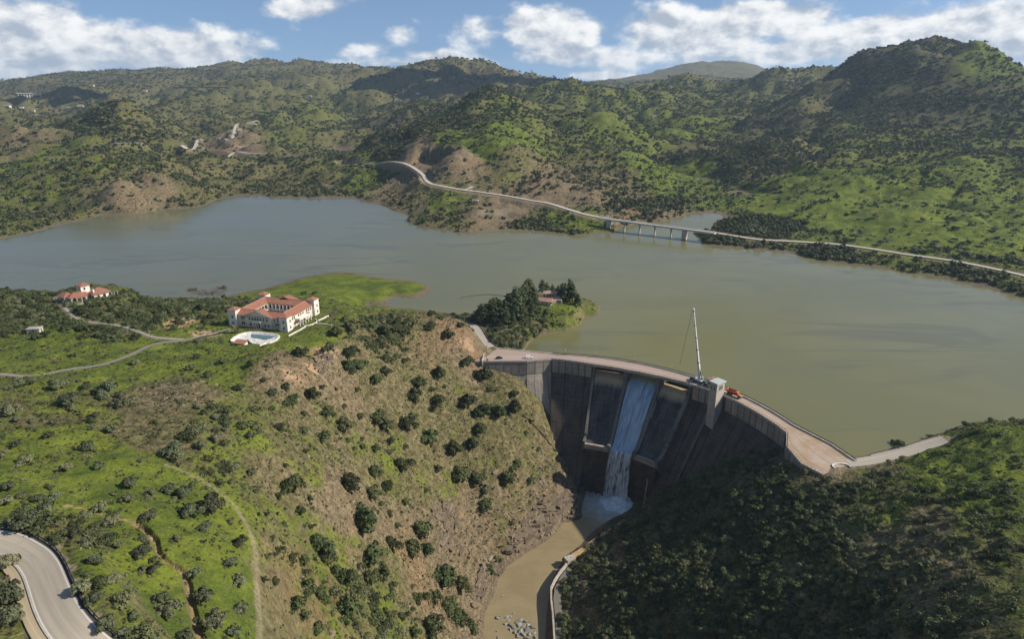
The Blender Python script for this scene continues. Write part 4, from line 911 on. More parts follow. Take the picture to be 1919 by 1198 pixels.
# ------------------------------------------------------------------ road ribbons
def ribbon(name, L, half, mat, lift=.06, cols=4, kind='structure'):
    P = np.array(L, float); T = np.gradient(P[:, :2], axis=0); T /= np.linalg.norm(T, axis=1)[:, None]+1e-9; N = np.stack([T[:, 1], -T[:, 0]], 1)
    s = np.r_[0, np.cumsum(np.linalg.norm(np.diff(P[:, :2], axis=0), axis=1))]
    b = MB(); rows = []; uvs = {}
    for p, n, d in zip(P, N, s):
        row = []
        for k in range(cols+1):
            a = half*(2*k/cols-1); q = (float(p[0]+n[0]*a), float(p[1]+n[1]*a), float(p[2]+lift)); row.append(q); uvs[q] = (a, d)
        rows.append(row)
    b.grid(rows); o = b.build(name, mat, None, smooth=True, uvfun=lambda q: uvs[tuple(map(float, q))], kind=kind)
    if o.data.polygons[0].normal.z < 0: o.data.flip_normals()
    return o
def road_mat(name, col, edge=None, half=3.0, var=.1):
    m, g, bs, out = new_mat(name); geo = g.add('ShaderNodeNewGeometry'); pos = geo.outputs['Position']
    uv = g.add('ShaderNodeUVMap', uv_map='face'); sp = g.add('ShaderNodeSeparateXYZ', ins={0: uv.outputs[0]}); a, d, _ = sp.outputs
    n = g.noise(pos, .7, 5, .65); big = g.noise(pos, .05, 3, .6)
    vv = g.add('ShaderNodeCombineXYZ', ins={0: g.math('MULTIPLY', a, 1.1), 1: g.math('MULTIPLY', d, .03), 2: 0.0}).outputs[0]; wear = g.noise(vv, 1.0, 4, .6)
    c = g.mix(g.smooth(wear, .35, .65), tuple(q*(1-var) for q in col), tuple(q*(1+var) for q in col))
    c = g.mix(g.smooth(n, .58, .72, 0, .35), c, tuple(q*.6 for q in col)); c = g.mix(g.smooth(big, .5, .68, 0, .3), c, tuple(q*1.18 for q in col))
    crk = g.noise(vv, 6.0, 6, .8, 2.0); c = g.mix(g.smooth(g.math('ABSOLUTE', g.math('SUBTRACT', crk, .5)), .012, .0, 0, .4), c, tuple(q*.4 for q in col))
    if edge is not None:
        e = g.math('ABSOLUTE', a); ln = g.math('MULTIPLY', g.smooth(e, half-.42, half-.36), g.smooth(e, half-.16, half-.22))
        c = g.mix(g.math('MULTIPLY', ln, g.smooth(n, .25, .45, .5, 1)), c, edge)
    g.l.new(c, bs.inputs['Base Color']); bs.inputs['Roughness'].default_value = .9; bs.inputs['Specular IOR Level'].default_value = .2
    bp = g.add('ShaderNodeBump', ins={'Strength': .3, 'Distance': .03, 'Height': n}); g.l.new(bp.outputs[0], bs.inputs['Normal'])
    return m
MH = MAIN_W/2
ribbon('road', MAIN_ROAD, MH, road_mat('sunbleached_asphalt', (.350, .305, .238), (.55, .53, .48), MH), .10, 8)
_T = np.gradient(MAIN_ROAD[:, :2], axis=0); _T /= np.linalg.norm(_T, axis=1)[:, None]; _N = np.stack([_T[:, 1], -_T[:, 0]], 1)
def offset(L, a): q = L.copy(); T = np.gradient(q[:, :2], axis=0); T /= np.linalg.norm(T, axis=1)[:, None]; q[:, :2] += np.stack([T[:, 1], -T[:, 0]], 1)*a; return q
# which side is which: the outer bend carries the crash barrier
_side = 1.0 if np.linalg.norm((offset(MAIN_ROAD, 1)-_a)[:, :2], axis=1).sum() < np.linalg.norm((offset(MAIN_ROAD, -1)-_a)[:, :2], axis=1).sum() else -1.0 if False else (1.0 if np.linalg.norm(_rs(offset(MAIN_ROAD, 1), 70)[:, :2]-_rs(line_on_ground(ROAD_RIGHT_EDGE), 70)[:, :2], axis=1).sum() < np.linalg.norm(_rs(offset(MAIN_ROAD, -1), 70)[:, :2]-_rs(line_on_ground(ROAD_RIGHT_EDGE), 70)[:, :2], axis=1).sum() else -1.0)
ribbon('road_shoulder', offset(MAIN_ROAD, -_side*(MH+1.05)), .95, road_mat('sandy_shoulder', (.42, .335, .215), None, var=.15), .07, 3)
b = MB(); b.sweep(offset(MAIN_ROAD, -_side*(MH+.02)), [(-.14, -.3), (-.14, .26), (.14, .26), (.14, -.3)]); b.build('kerb', paint('kerb_concrete', (.40, .36, .30), .9), None, kind='structure')
br = empty('crash_barrier', tuple(MAIN_ROAD[35]), label='dark steel crash barrier along the outer bend of the pale road', cat='crash barrier')
bl = offset(MAIN_ROAD, _side*(MH+.75)); bl = resample2(bl, 150) if False else bl
_s = np.r_[0, np.cumsum(np.linalg.norm(np.diff(bl[:, :2], axis=0), axis=1))]; _n = int(_s[-1]/2.4)
blr = np.stack([np.interp(np.linspace(0, _s[-1], _n), _s, bl[:, k]) for k in range(3)], 1)
w = WB(); w.sweep(blr, [(-.03, .42), (.09, .50), (.02, .58), (.09, .68), (-.03, .76), (-.08, .6)]); w.build('rail', M_RAIL, br)
for p in blr[::1]:
    w = WB(); w.box((p[0]+.0, p[1], p[2]+.28), (.14, .14, .95)); w.build('post', M_RAIL, br)
b = MB(); b.sweep(offset(MAIN_ROAD, _side*(MH+.35)), [(-.3, -.3), (-.3, .16), (.3, .12), (.3, -.3)]); b.build('gutter', paint('dark_gutter', (.05, .048, .044), .9), None, kind='structure')
ribbon('lane', LANE, .9, road_mat('grey_lane', (.235, .22, .195), None, var=.12), .07)
ribbon('lane', VILLA_DRIVE, .85, road_mat('pale_drive', (.32, .285, .23), None, var=.15), .07)
ribbon('road', DAM_LANE, 3.0, road_mat('worn_concrete_road', (.36, .315, .275), None, var=.1), .07)
ribbon('road', SHORE_ROAD, 3.3, road_mat('shore_road', (.39, .345, .28), None, var=.12), .07)
FR = road_mat('far_pale_road', (.46, .41, .34), None, var=.08)
ribbon('road', FAR_ROAD_W, 3.1, FR, .5); ribbon('road', FAR_ROAD_E, 2.9, FR, .5); ribbon('road', SPUR, 2.6, FR, .4)
for q in HILL_ROADS: ribbon('road', q, 3.6, FR, .5)

# ------------------------------------------------------------------ buildings
def tile_mat(name, col):
    m, g, bs, out = new_mat(name); geo = g.add('ShaderNodeNewGeometry'); tc = g.add('ShaderNodeTexCoord'); n = g.noise(geo.outputs['Position'], 1.3, 5, .65); n2 = g.noise(geo.outputs['Position'], .25, 3, .6)
    uv = g.add('ShaderNodeUVMap', uv_map='face'); sp = g.add('ShaderNodeSeparateXYZ', ins={0: uv.outputs[0]})
    rows = g.math('SINE', g.math('MULTIPLY', sp.outputs[0], 2*PI/.42)); crs = g.math('FRACT', g.math('MULTIPLY', sp.outputs[1], 1/.45))
    c = g.mix(g.smooth(n, .3, .7), tuple(q*.72 for q in col), tuple(q*1.15 for q in col)); c = g.mix(g.smooth(n2, .5, .7, 0, .45), c, (.24, .15, .10))
    c = g.mix(g.smooth(rows, .2, -.9, 0, .5), c, tuple(q*.4 for q in col)); g.l.new(c, bs.inputs['Base Color']); bs.inputs['Roughness'].default_value = .85
    bp = g.add('ShaderNodeBump', ins={'Strength': .8, 'Distance': .1, 'Height': g.math('ADD', rows, crs)}); g.l.new(bp.outputs[0], bs.inputs['Normal'])
    return m
M_TILE = tile_mat('terracotta_tiles', (.42, .180, .110)); M_TILE2 = tile_mat('weathered_tiles', (.46, .27, .18)); M_TILE3 = tile_mat('pale_clay_tiles', (.50, .37, .27))
M_WHITE = paint('limewash', (.68, .63, .55), .9, var=.13, scale=.5); M_CREAM = paint('cream_render', (.62, .54, .44), .9, var=.16, scale=.4); M_GREYW = paint('aged_render', (.56, .52, .46), .9, var=.15, scale=.5)
M_DARK = paint('dark_opening', (.018, .018, .02), .4, var=.3, spec=.5); M_GLASS = paint('window_glass', (.03, .035, .04), .12, var=.2, spec=.6); M_FRAME = paint('window_surround', (.48, .42, .35), .8)
M_WOOD = paint('dark_timber', (.085, .05, .03), .8); M_STONE = paint('pale_stone', (.40, .36, .30), .95, var=.25, scale=1.2, bump=.05)
def tiled(b, name, mat, parent):
    """roof part: uv runs across and down each pitch"""
    o = b.build(name, mat, parent); me = o.data; ul = me.uv_layers.new(name='face')
    for p in me.polygons:
        n = p.normal; h = Vector((n.y, -n.x, 0)); h = h.normalized() if h.length > 1e-3 else Vector((1, 0, 0)); d = n.cross(h)
        for li in p.loop_indices: co = me.vertices[me.loops[li].vertex_index].co; ul.data[li].uv = (co.dot(h), co.dot(d))
    return o
def hip(b, x0, x1, y0, y1, z, rise, ov=.45, along='x', inset=None, th=.22):
    """hipped roof with overhang; inset 0 gives a gable"""
    x0 -= ov; x1 += ov; y0 -= ov; y1 += ov
    if along == 'x':
        i = (y1-y0)/2 if inset is None else inset; ym = (y0+y1)/2; a, c = (x0+i, ym), (x1-i, ym)
    else:
        i = (x1-x0)/2 if inset is None else inset; xm = (x0+x1)/2; a, c = (xm, y0+i), (xm, y1-i)
    V = [(x0, y0, z), (x1, y0, z), (x1, y1, z), (x0, y1, z), (x0, y0, z+th), (x1, y0, z+th), (x1, y1, z+th), (x0, y1, z+th), (*a, z+rise), (*c, z+rise)]
    F = [(0, 3, 2, 1), (0, 1, 5, 4), (1, 2, 6, 5), (2, 3, 7, 6), (3, 0, 4, 7)]
    if along == 'x': F += [(4, 5, 9, 8), (6, 7, 8, 9), (5, 6, 9), (7, 4, 8)]
    else: F += [(5, 6, 9, 8), (7, 4, 8, 9), (4, 5, 8), (6, 7, 9)]
    b.add(V, F); return b
def arch_pts(w, h, n=6, flat=False):
    if flat: return [(-w/2, 0), (w/2, 0), (w/2, h), (-w/2, h)]
    return [(-w/2, 0), (w/2, 0)]+[(w/2*math.cos(t), h-w/2+w/2*math.sin(t)) for t in np.linspace(0, PI, n+1)]
def window(parent, p, nrm, w=.95, h=1.6, frame=M_FRAME, pane=M_GLASS, arched=True, name='window'):
    """surround and recessed-looking pane on a wall; p at the sill's middle, nrm the plan direction it faces"""
    n = np.array(nrm, float); n /= np.hypot(*n); t = np.array([-n[1], n[0]]); p = np.array(p, float)
    def put(pts, d): return [(p[0]+t[0]*a+n[0]*d, p[1]+t[1]*a+n[1]*d, p[2]+c) for a, c in pts]
    b = MB(); o = arch_pts(w+.36, h+.2, 6, not arched); o = [(a, c-.02) for a, c in o]; i = arch_pts(w, h, 6, not arched); i = [(a, c+.12) for a, c in i]; k = len(o)
    V = put(o, 0)+put(o, .12)+put(i, .12)+put(i, 0); F = []
    for j in range(k):
        q = (j+1) % k; F += [(j, q, k+q, k+j), (k+j, k+q, 2*k+q, 2*k+j), (2*k+j, 2*k+q, 3*k+q, 3*k+j)]
    b.add(V, F); f = b.build(name, frame, parent)
    b = MB(); b.prism(put(i, .02), put(i, .05)); b.build('pane', pane, f); return f

def hacienda():
    Fc = Pz(538.5, 621, 45.0); r = empty('hacienda', (Fc[0], Fc[1], 45.0), math.radians(-16), 'large pale courtyard mansion with four corner towers and red tiled roofs', 'mansion')
    W, D, wd, ez = 36.0, 31.0, 8.0, 7.0
    b = MB()
    for (x0, x1, y0, y1) in ((-W, 0, 0, wd), (-W, 0, D-wd, D), (-W, -W+wd, wd, D-wd), (-wd, 0, wd, D-wd)): b.box(((x0+x1)/2, (y0+y1)/2, ez/2-.5), (x1-x0, y1-y0, ez+1))
    b.build('wall', M_CREAM, r)
    b = MB(); b.box((-W/2, D/2, -.45), (W-2*wd-.02, D-2*wd-.02, 1.1)); b.build('courtyard', paint('courtyard_paving', (.30, .26, .21), .95), r)
    # wings: pitched roofs meeting in valleys round the court
    o = .5; x0, x1, y0, y1 = -W-o, o, -o, D+o; X0, X1, Y0, Y1 = -W+wd+o*.6, -wd-o*.6, wd+o*.6, D-wd-o*.6; rz = 2.3
    ring = [(x0, y0), (x1, y0), (x1, y1), (x0, y1)]; rid = [(x0+wd/2+o, y0+wd/2+o), (x1-wd/2-o, y0+wd/2+o), (x1-wd/2-o, y1-wd/2-o), (x0+wd/2+o, y1-wd/2-o)]; inn = [(X0, Y0), (X1, Y0), (X1, Y1), (X0, Y1)]
    for k in range(4):
        q = (k+1) % 4; b = MB(); V = [(*ring[k], ez), (*ring[q], ez), (*rid[q], ez+rz), (*rid[k], ez+rz), (*inn[q], ez+.1), (*inn[k], ez+.1)]
        V += [(x, y, z-.25) for x, y, z in V]; b.add(V, [(0, 1, 2, 3), (3, 2, 4, 5), (6, 9, 8, 7), (9, 11, 10, 8), (0, 6, 7, 1), (5, 4, 10, 11)]); tiled(b, 'roof', M_TILE, r)
        b = MB(); b.beam((*rid[k], ez+rz+.05), (*rid[q], ez+rz+.05), .3, .22); b.build('ridge', M_TILE2, r)
    # central pediment of the front, and the one behind
    for yy, dd in ((0, 1), (D, -1)):
        b = MB(); ya = yy-.35*dd; V = [(-27.2, ya, 0), (-9.2, ya, 0), (-9.2, ya, 6.9), (-18.2, ya, 10.0), (-27.2, ya, 6.9)]; V2 = [(x, y+.7*dd, z) for x, y, z in V]; b.prism(V, V2); b.build('pediment', M_CREAM, r)
        b = MB(); yb = yy+4.6*dd; ye = yy-.6*dd
        for s_ in (-1, 1): b.prism([(-18.2, ye, 10.25), (-18.2+s_*9.5, ye, 6.95), (-18.2+s_*9.5, ye, 7.2), (-18.2, ye, 10.5)], [(-18.2, yb, 10.25), (-18.2+s_*9.5, yb, 6.95), (-18.2+s_*9.5, yb, 7.2), (-18.2, yb, 10.5)])
        tiled(b, 'roof', M_TILE, r)
        b = MB()
        for s_ in (-1, 1): b.beam((-18.2, ye-.02*dd, 10.2), (-18.2+s_*9.5, ye-.02*dd, 6.9), .25, .3)
        b.build('verge', M_WHITE, r)
    # corner towers
    for (cx, cy, h, nm) in ((-W+1.2, 1.2, 9.6, 0), (-1.3, 1.3, 8.3, 1), (-1.2, D-1.2, 9.6, 2), (-W+1.2, D-1.2, 9.8, 3)):
        b = MB(); b.box((cx, cy, h/2-.6), (5.2, 5.2, h+1.2)); t = b.build('tower', M_WHITE, r)
        b = MB(); hip(b, cx-2.6, cx+2.6, cy-2.6, cy+2.6, h+.003, 1.7, .35); tiled(b, 'roof', M_TILE, t)
        for z in (1.2, 4.9):
            if nm in (0, 1): window(t, (cx+.3, cy-2.6, z), (0, -1))
            if nm in (1, 2): window(t, (cx+2.6, cy+.4, z), (1, 0))
    for x in (-29.1, -27.9+.1): window(r, (x+.0, 0, 4.6), (0, -1))
    for x in (-23.8, -21.9, -20.0, -18.3, -16.6, -14.5, -12.4): window(r, (x, -.35, 4.6), (0, -1))
    for x in (-7.6, -5.4): window(r, (x, 0, 4.6), (0, -1))
    for x in (-29.3, -27.9): window(r, (x, 0, 1.2), (0, -1))
    for x in (-23.6, -13.9, -11.7): window(r, (x, -.35, 1.2), (0, -1))
    window(r, (-18.3, -.35, 0), (0, -1), 2.6, 2.9, M_FRAME, M_WOOD, True, 'door')
    b = MB(); b.box((-18.3, -1.2, 3.9), (5.4, 1.6, .22)); bl = b.build('balcony', M_WHITE, r)
    b = MB(); b.box((-18.3, -1.95, 4.45), (5.4, .1, .9)); b.box((-20.95, -1.2, 4.45), (.1, 1.4, .9)); b.box((-15.65, -1.2, 4.45), (.1, 1.4, .9)); b.build('parapet', M_WHITE, bl)
    for x in (-20.6, -18.9, -17.6, -16.0):
        b = MB(); b.box((x, -1.8, 1.9), (.32, .32, 3.8)); b.build('column', M_WHITE, r)
    for y in (6.0, 8.0, 12.4, 14.7, 17.0, 21.0, 23.0, 25.2): window(r, (0, y, 4.6), (1, 0))
    window(r, (0, 7.6, 1.2), (1, 0))
    for y in (13, 15.5, 18): window(r, (0, y, .1), (1, 0), 1.7, 2.6, M_FRAME, M_DARK, True, 'door')
    b = MB(); b.box((1.6, 14.5, 3.75), (3.2, 12.0, .25)); bl = b.build('balcony', M_WHITE, r)
    b = MB(); b.box((3.12, 14.5, 4.3), (.12, 12.0, .85)); b.box((1.6, 8.55, 4.3), (3.0, .1, .85)); b.box((1.6, 20.45, 4.3), (3.0, .1, .85)); b.build('parapet', M_WHITE, bl)
    for y in (8.8, 11.6, 14.5, 17.4, 20.2):
        b = MB(); b.box((2.9, y, 1.8), (.4, .4, 3.7)); b.build('column', M_WHITE, r)
    # round terrace and its wall before the side door
    b = MB(); pts = [(3.6+5.0*math.sin(t), 15.5-6.0*math.cos(t), -.3) for t in np.linspace(.25, PI-.25, 14)]; b.sweep(pts, [(-.15, -.6), (.15, -.6), (.15, .95), (-.15, .95)]); b.build('terrace_wall', M_WHITE, r)
    # court galleries
    for y in (D-wd-1.2,):
        for x in np.linspace(-W+wd+1.2, -wd-1.2, 8):
            b = MB(); b.box((x, y, 3.4), (.3, .3, 6.9)); b.build('column', M_GREYW, r)
    for x in (-W+wd+1.2,):
        for y in np.linspace(wd+2, D-wd-2, 5):
            b = MB(); b.box((x, y, 3.4), (.3, .3, 6.9)); b.build('column', M_GREYW, r)
    b = MB(); b.box((-W/2, D-wd-1.0, 3.5), (W-2*wd-1, 1.9, .25)); b.box((-W+wd+1.0, D/2, 3.5), (1.9, D-2*wd-4.2, .25)); b.build('gallery', M_GREYW, r)
    for x in np.linspace(-W+wd+2.5, -wd-2.5, 7):
        window(r, (x, D-wd, 4.1), (0, -1), 1.3, 2.0, M_WOOD, M_DARK, False, 'door'); window(r, (x, D-wd, .2), (0, -1), 1.5, 2.5, M_WOOD, M_DARK, True, 'door')
    for y in np.linspace(wd+2, D-wd-2, 5): window(r, (-W+wd, y, 4.1), (1, 0), 1.3, 2.0, M_WOOD, M_DARK, False, 'door')
    b = MB(); b.box((-W/2-5.5, wd+3.2, .9), (5, 3, 1.8)); hip(b, -W/2-8, -W/2-3, wd+1.7, wd+4.7, 1.8, .25, .2); b.build('courtyard_shelter', M_STONE, r)
hacienda()
def swimming_pool():
    pts = zoomed([(110,975),(160,925),(280,860),(400,828),(500,815),(700,822),(850,838),(1000,866),(1040,890),(990,950),(860,1015),(650,1050),(535,1040),(485,1005),(440,955),(350,985),(250,1003),(140,1003)], 9.986, 420, 540)
    P = np.array([Pz(u, v, 46.2)[:2] for u, v in pts]); c = P.mean(0)
    r = empty('swimming_pool', (c[0], c[1], 45.0), 0, 'empty white kidney shaped pool on the grass before the courtyard mansion', 'swimming pool')
    def ring(s, z, add=0):
        d = P-c; L = np.hypot(*d.T)[:, None]; return [(*(c+q), z) for q in d*s+d/L*add]
    def band(rings, nm, mat, smooth=True):
        b = WB(); n = len(P); V = [p for R in rings for p in R]; F = [(i*n+j, i*n+(j+1) % n, (i+1)*n+(j+1) % n, (i+1)*n+j) for i in range(len(rings)-1) for j in range(n)]; b.add(V, F); return b, n, rings
    b, n, R = band([ring(1, 44.2, .05), ring(1, 46.25, .05), ring(1, 46.25, -.75), ring(1, 46.1, -.78)], '', None); b.build('rim', M_WHITE, r)
    m, g, bs, out = new_mat('stained_pool_lining'); geo = g.add('ShaderNodeNewGeometry'); n1 = g.noise(geo.outputs['Position'], .9, 5, .7, 1.0)
    g.l.new(g.mix(g.smooth(n1, .48, .64), (.66, .64, .58), (.20, .23, .22)), bs.inputs['Base Color']); bs.inputs['Roughness'].default_value = .7
    b, n, R = band([ring(1, 46.1, -.78), ring(.88, 45.3, -.75), ring(.5, 45.1, -.2)], '', None); b.f.append(tuple(2*n+i for i in range(n))); b.build('lining', m, r, smooth=False)
    b = WB(); q = np.array([Pz(u, v, 45.32)[:2] for u, v in zoomed([(500,850),(600,835),(800,845),(960,870),(950,915),(880,945),(760,965),(640,940),(520,925)], 9.986, 420, 540)])
    b.add([(*p, 45.36) for p in q], [tuple(range(len(q)))]); b.build('puddle', paint('stale_pool_water', (.10, .17, .20), .15, var=.2, scale=.4, spec=.6), r)
swimming_pool()
def pool_hut():
    p = Pz(449, 652, 45.0); r = empty('pool_hut', (p[0], p[1], 45.0), math.radians(-12), 'small hut with red sloping roof beside the empty pool', 'hut')
    b = MB()
    b.box((-3.0, 2.6, 1.3), (.25, 3.0, 2.6)); b.box((3.0, 1.2, 1.2), (.25, 3.6, 2.4)); b.box((0, 2.9, 1.3), (6.0, .25, 2.6)); b.box((-1.2, .0, .5), (.3, .3, 4.0)); b.box((1.1, 0, .5), (.3, .3, 4.0)); b.box((0, 1.3, .02), (6.2, 3.2, .2)); b.build('wall', M_WHITE, r)
    b = MB(); b.prism([(-3.5, -.7, 2.35), (3.5, -.7, 2.35), (3.5, 3.4, 3.2), (-3.5, 3.4, 3.2)], [(-3.5, -.7, 2.55), (3.5, -.7, 2.55), (3.5, 3.4, 3.4), (-3.5, 3.4, 3.4)]); tiled(b, 'roof', M_TILE, r)
    b = MB(); b.box((0, 2.6, 1.2), (5.4, .2, 2.2)); b.build('back_panel', M_DARK, r)  # dark panel across the hut's back wall
pool_hut()
def villa():
    K = Pz(174.5, 553.5, 53.3); E1 = Pz(212.5, 544.5, 53.3); d = E1-K; ang = math.atan2(d[1], d[0])
    r = empty('villa', (K[0], K[1], 50.0), ang, 'white hilltop villa with red hipped roofs and a square lookout tower', 'house')
    L = float(np.hypot(d[0], d[1])); L = min(L, 24.0)
    b = MB(); b.box((L/2, 5.5, 1.2), (L-1.2, 10.2, 4.2)); b.build('wall', M_WHITE, r)
    b = MB(); hip(b, 0, L, 0, 11, 3.3, 3.3, .5); tiled(b, 'roof', M_TILE, r)
    b = MB(); b.box((-6, 9.0, 1.2), (12.5, 6.4, 4.2)); b.build('wall', M_WHITE, r)
    b = MB(); hip(b, -13, .6, 5.4, 12.4, 3.28, 2.4, .5); tiled(b, 'roof', M_TILE, r)
    b = MB(); b.box((-11.5, 15.0, 1.2), (6.4, 9.0, 4.2)); b.build('wall', M_WHITE, r)
    b = MB(); hip(b, -15, -8, 10.2, 20, 3.31, 2.5, .5, 'y'); tiled(b, 'roof', M_TILE, r)
    b = MB(); b.box((-1.0, 11.0, 3.9), (6.0, 6.0, 9.6)); t = b.build('tower', M_WHITE, r)
    b = MB(); hip(b, -4, 2, 8, 14, 8.7, 1.9, .5); tiled(b, 'roof', M_TILE, t)
    window(t, (-1.6, 8.0, 6.2), (0, -1), 1.0, 1.7); window(t, (2.0, 10.6, 6.2), (1, 0), 1.0, 1.7); window(t, (-4.0, 10.6, 6.2), (-1, 0), 1.0, 1.7)
    b = MB(); b.box((1.6, 2.4, 5.0), (.9, 1.1, 3.4)); b.build('chimney', M_WHITE, r)
    for x in (3.5, 7.5, 11.5, 15.5): window(r, (x, .4, .1), (0, -1), 2.0, 2.5, M_WHITE, M_DARK)
    for x in (-10, -7, -4): window(r, (x, 5.8, .1), (0, -1), 2.0, 2.5, M_WHITE, M_DARK)
    for y in (13, 16): window(r, (-14.7, y, .6), (-1, 0), 1.0, 1.5)
    # open arched porch
    for x in (-9.6, -6.4, -3.2):
        b = MB(); b.box((x, 3.4, 1.5), (.4, .4, 3.2)); b.build('column', M_WHITE, r)
    b = MB(); b.prism([(-10.3, 2.8, 2.75), (-2.4, 2.8, 2.75), (-2.4, 5.6, 3.2), (-10.3, 5.6, 3.2)], [(-10.3, 2.8, 2.95), (-2.4, 2.8, 2.95), (-2.4, 5.6, 3.42), (-10.3, 5.6, 3.42)]); tiled(b, 'porch_roof', M_TILE, r)
    b = MB(); b.box((-6.5, 2.4, -.35), (10, 6.5, 1.0)); b.build('terrace', M_STONE, r); r.scale = (.87, .87, .95)
villa()
def small_house(name, u, v, z, L, D, h, rise, rz, wall, tile, label, cat='house', inset=None, wins=2, base=None):
    p = Pz(u, v, z) if base is None else base
    r = empty(name, (p[0], p[1], z if base is None else p[2]), math.radians(rz), label, cat)
    b = MB(); b.box((0, D/2, h/2-.8), (L, D, h+1.6))
    if inset == 0:
        for s_ in (-1, 1): b.prism([(s_*(L/2-.15), 0, h), (s_*(L/2-.15), D, h), (s_*(L/2-.15), D/2, h+rise*.95)], [(s_*(L/2), 0, h), (s_*(L/2), D, h), (s_*(L/2), D/2, h+rise*.95)])
    b.build('wall', wall, r)
    b = MB(); hip(b, -L/2, L/2, 0, D, h+.003, rise, .35, 'x', inset); tiled(b, 'roof', tile, r)
    for x in np.linspace(-L/2, L/2, wins+2)[1:-1]: window(r, (x, 0, .9), (0, -1), .9, 1.2, M_FRAME, M_DARK, False)
    window(r, (L/2, D*.5, .05), (1, 0), 1.0, 2.0, M_FRAME, M_WOOD, False, 'door')
    return r
lh = small_house('lake_house', 1017, 572.5, 12.4, 12.5, 8, 3.2, 2.1, -20, M_GREYW, M_TILE2, 'lakeside house with orange gabled roof and white porch among the pines', inset=0, wins=3)
for x, y in ((7.2, .6), (8.6, .6), (7.2, 6.8), (8.6, 6.8)):
    b = MB(); b.box((x, y, 1.4), (.35, .35, 3.0)); b.build('porch_column', M_WHITE, lh)
b = MB(); b.prism([(6.2, -.4, 3.2), (9.1, -.4, 2.9), (9.1, 8.4, 2.9), (6.2, 8.4, 3.2)], [(6.2, -.4, 3.4), (9.1, -.4, 3.1), (9.1, 8.4, 3.1), (6.2, 8.4, 3.4)]); tiled(b, 'porch_roof', M_TILE2, lh)
ph = small_house('pavilion', 1029, 559.5, 14.2, 11, 8, 3.4, 1.9, -14, paint('red_brick_render', (.20, .075, .05), .9), M_TILE3, 'pavilion with pale tiled roof and white columns behind the orange roofed house', 'pavilion')
for x in np.linspace(-5, 5, 5):
    b = MB(); b.box((x, -.9, 1.5), (.4, .4, 3.2)); b.build('column', M_WHITE, ph)
small_house('annex', 1041, 566, 12.4, 8, 6, 2.8, 1.4, -14, M_GREYW, M_TILE3, 'low annex with pale roof right of the orange roofed lake house', wins=1)
p = Pz(1052, 570.5, 12.0); gw = empty('garden_wall', (p[0], p[1], 12.0), math.radians(-10), 'white garden arch under the pines beside the low annex', 'garden arch')
b = MB(); b.box((0, 0, 1.6), (.9, .9, 3.6)); b.box((-5.4, .3, 1.6), (.7, .9, 3.6)); b.build('pillar', M_WHITE, gw)
b = MB(); b.box((-2.7, .15, 3.45), (6.2, .6, .4)); b.build('lintel', M_WHITE, gw)
# shed in the scrub below the villa
g_ = hit(63, 626)[0]; small_house('shed', 0, 0, 0, 6.6, 4, 2.6, .35, 8, M_GREYW, M_STONE, 'small flat roofed white shed in the scrub below the hilltop villa', 'shed', wins=1, base=g_)
# far houses: each where it stands on its hillside
FARH = [(1482, 154, 30, 12, 6.0, -8, M_WHITE, 'white farmhouse on the saddle left of the tall hill'), (474, 236, 17, 9, 5.0, -5, M_WHITE, 'white farmhouse at the top of the winding far track'), (449, 244, 10, 8, 4.2, 20, M_GREYW, 'grey outbuilding below the farmhouse on the far track'), (460, 240, 12, 8, 4.2, 14, M_WHITE, 'low white building next to the farmhouse on the far track'),
        (580, 181, 17, 9, 4.6, 0, M_WHITE, 'white cottage alone on the far grassy slope'), (578, 160, 16, 9, 4.6, 10, M_GREYW, 'grey cottage high on the far slope under the skyline'), (797, 182, 26, 12, 5, -6, M_WHITE, 'long white house in the valley behind the pyramid hill'), (783, 176, 16, 9, 5, 12, M_GREYW, 'grey roofed house in the valley behind the pyramid hill'), (1227, 219, 14, 9, 4, 6, M_WHITE, 'white cottage in the green valley behind the road bridge'),
        (1290, 156, 18, 10, 4.5, 0, M_CREAM, 'cream house on the grassy crest below the blue mountain'), (150, 199, 20, 10, 5, 8, M_WHITE, 'white house behind the pointed hill in the far west'), (125, 203, 16, 9, 4.5, -12, M_WHITE, 'lower white house behind the pointed hill in the far west'), (38, 203, 20, 10, 5, 15, M_WHITE, 'white block among the village houses at the far west edge'), (12, 201, 22, 10, 6, -4, M_WHITE, 'tall white house among the village houses at the far west edge'), (60, 208, 14, 8, 4, 4, M_GREYW, 'grey house among the village houses at the far west edge'),
        (170, 161, 24, 12, 5, 0, M_GREYW, 'pale barn on the ridge right of the white piered viaduct'), (890, 379, 9, 5, 2.8, -14, M_WHITE, 'white cabin on the flat ground above the lake cliff'), (270, 171, 22, 11, 5, 5, M_WHITE, 'white house left of the long dark viaduct')]
for (u, v, L, D, h, rz, mt, lab) in FARH:
    g_ = hit(u, v)[0]; g_[2] -= .3
    small_house('farmhouse', 0, 0, 0, L, D, h, h*.3, rz, mt, M_TILE3, lab, 'house', wins=3 if L > 12 else 2, base=g_)

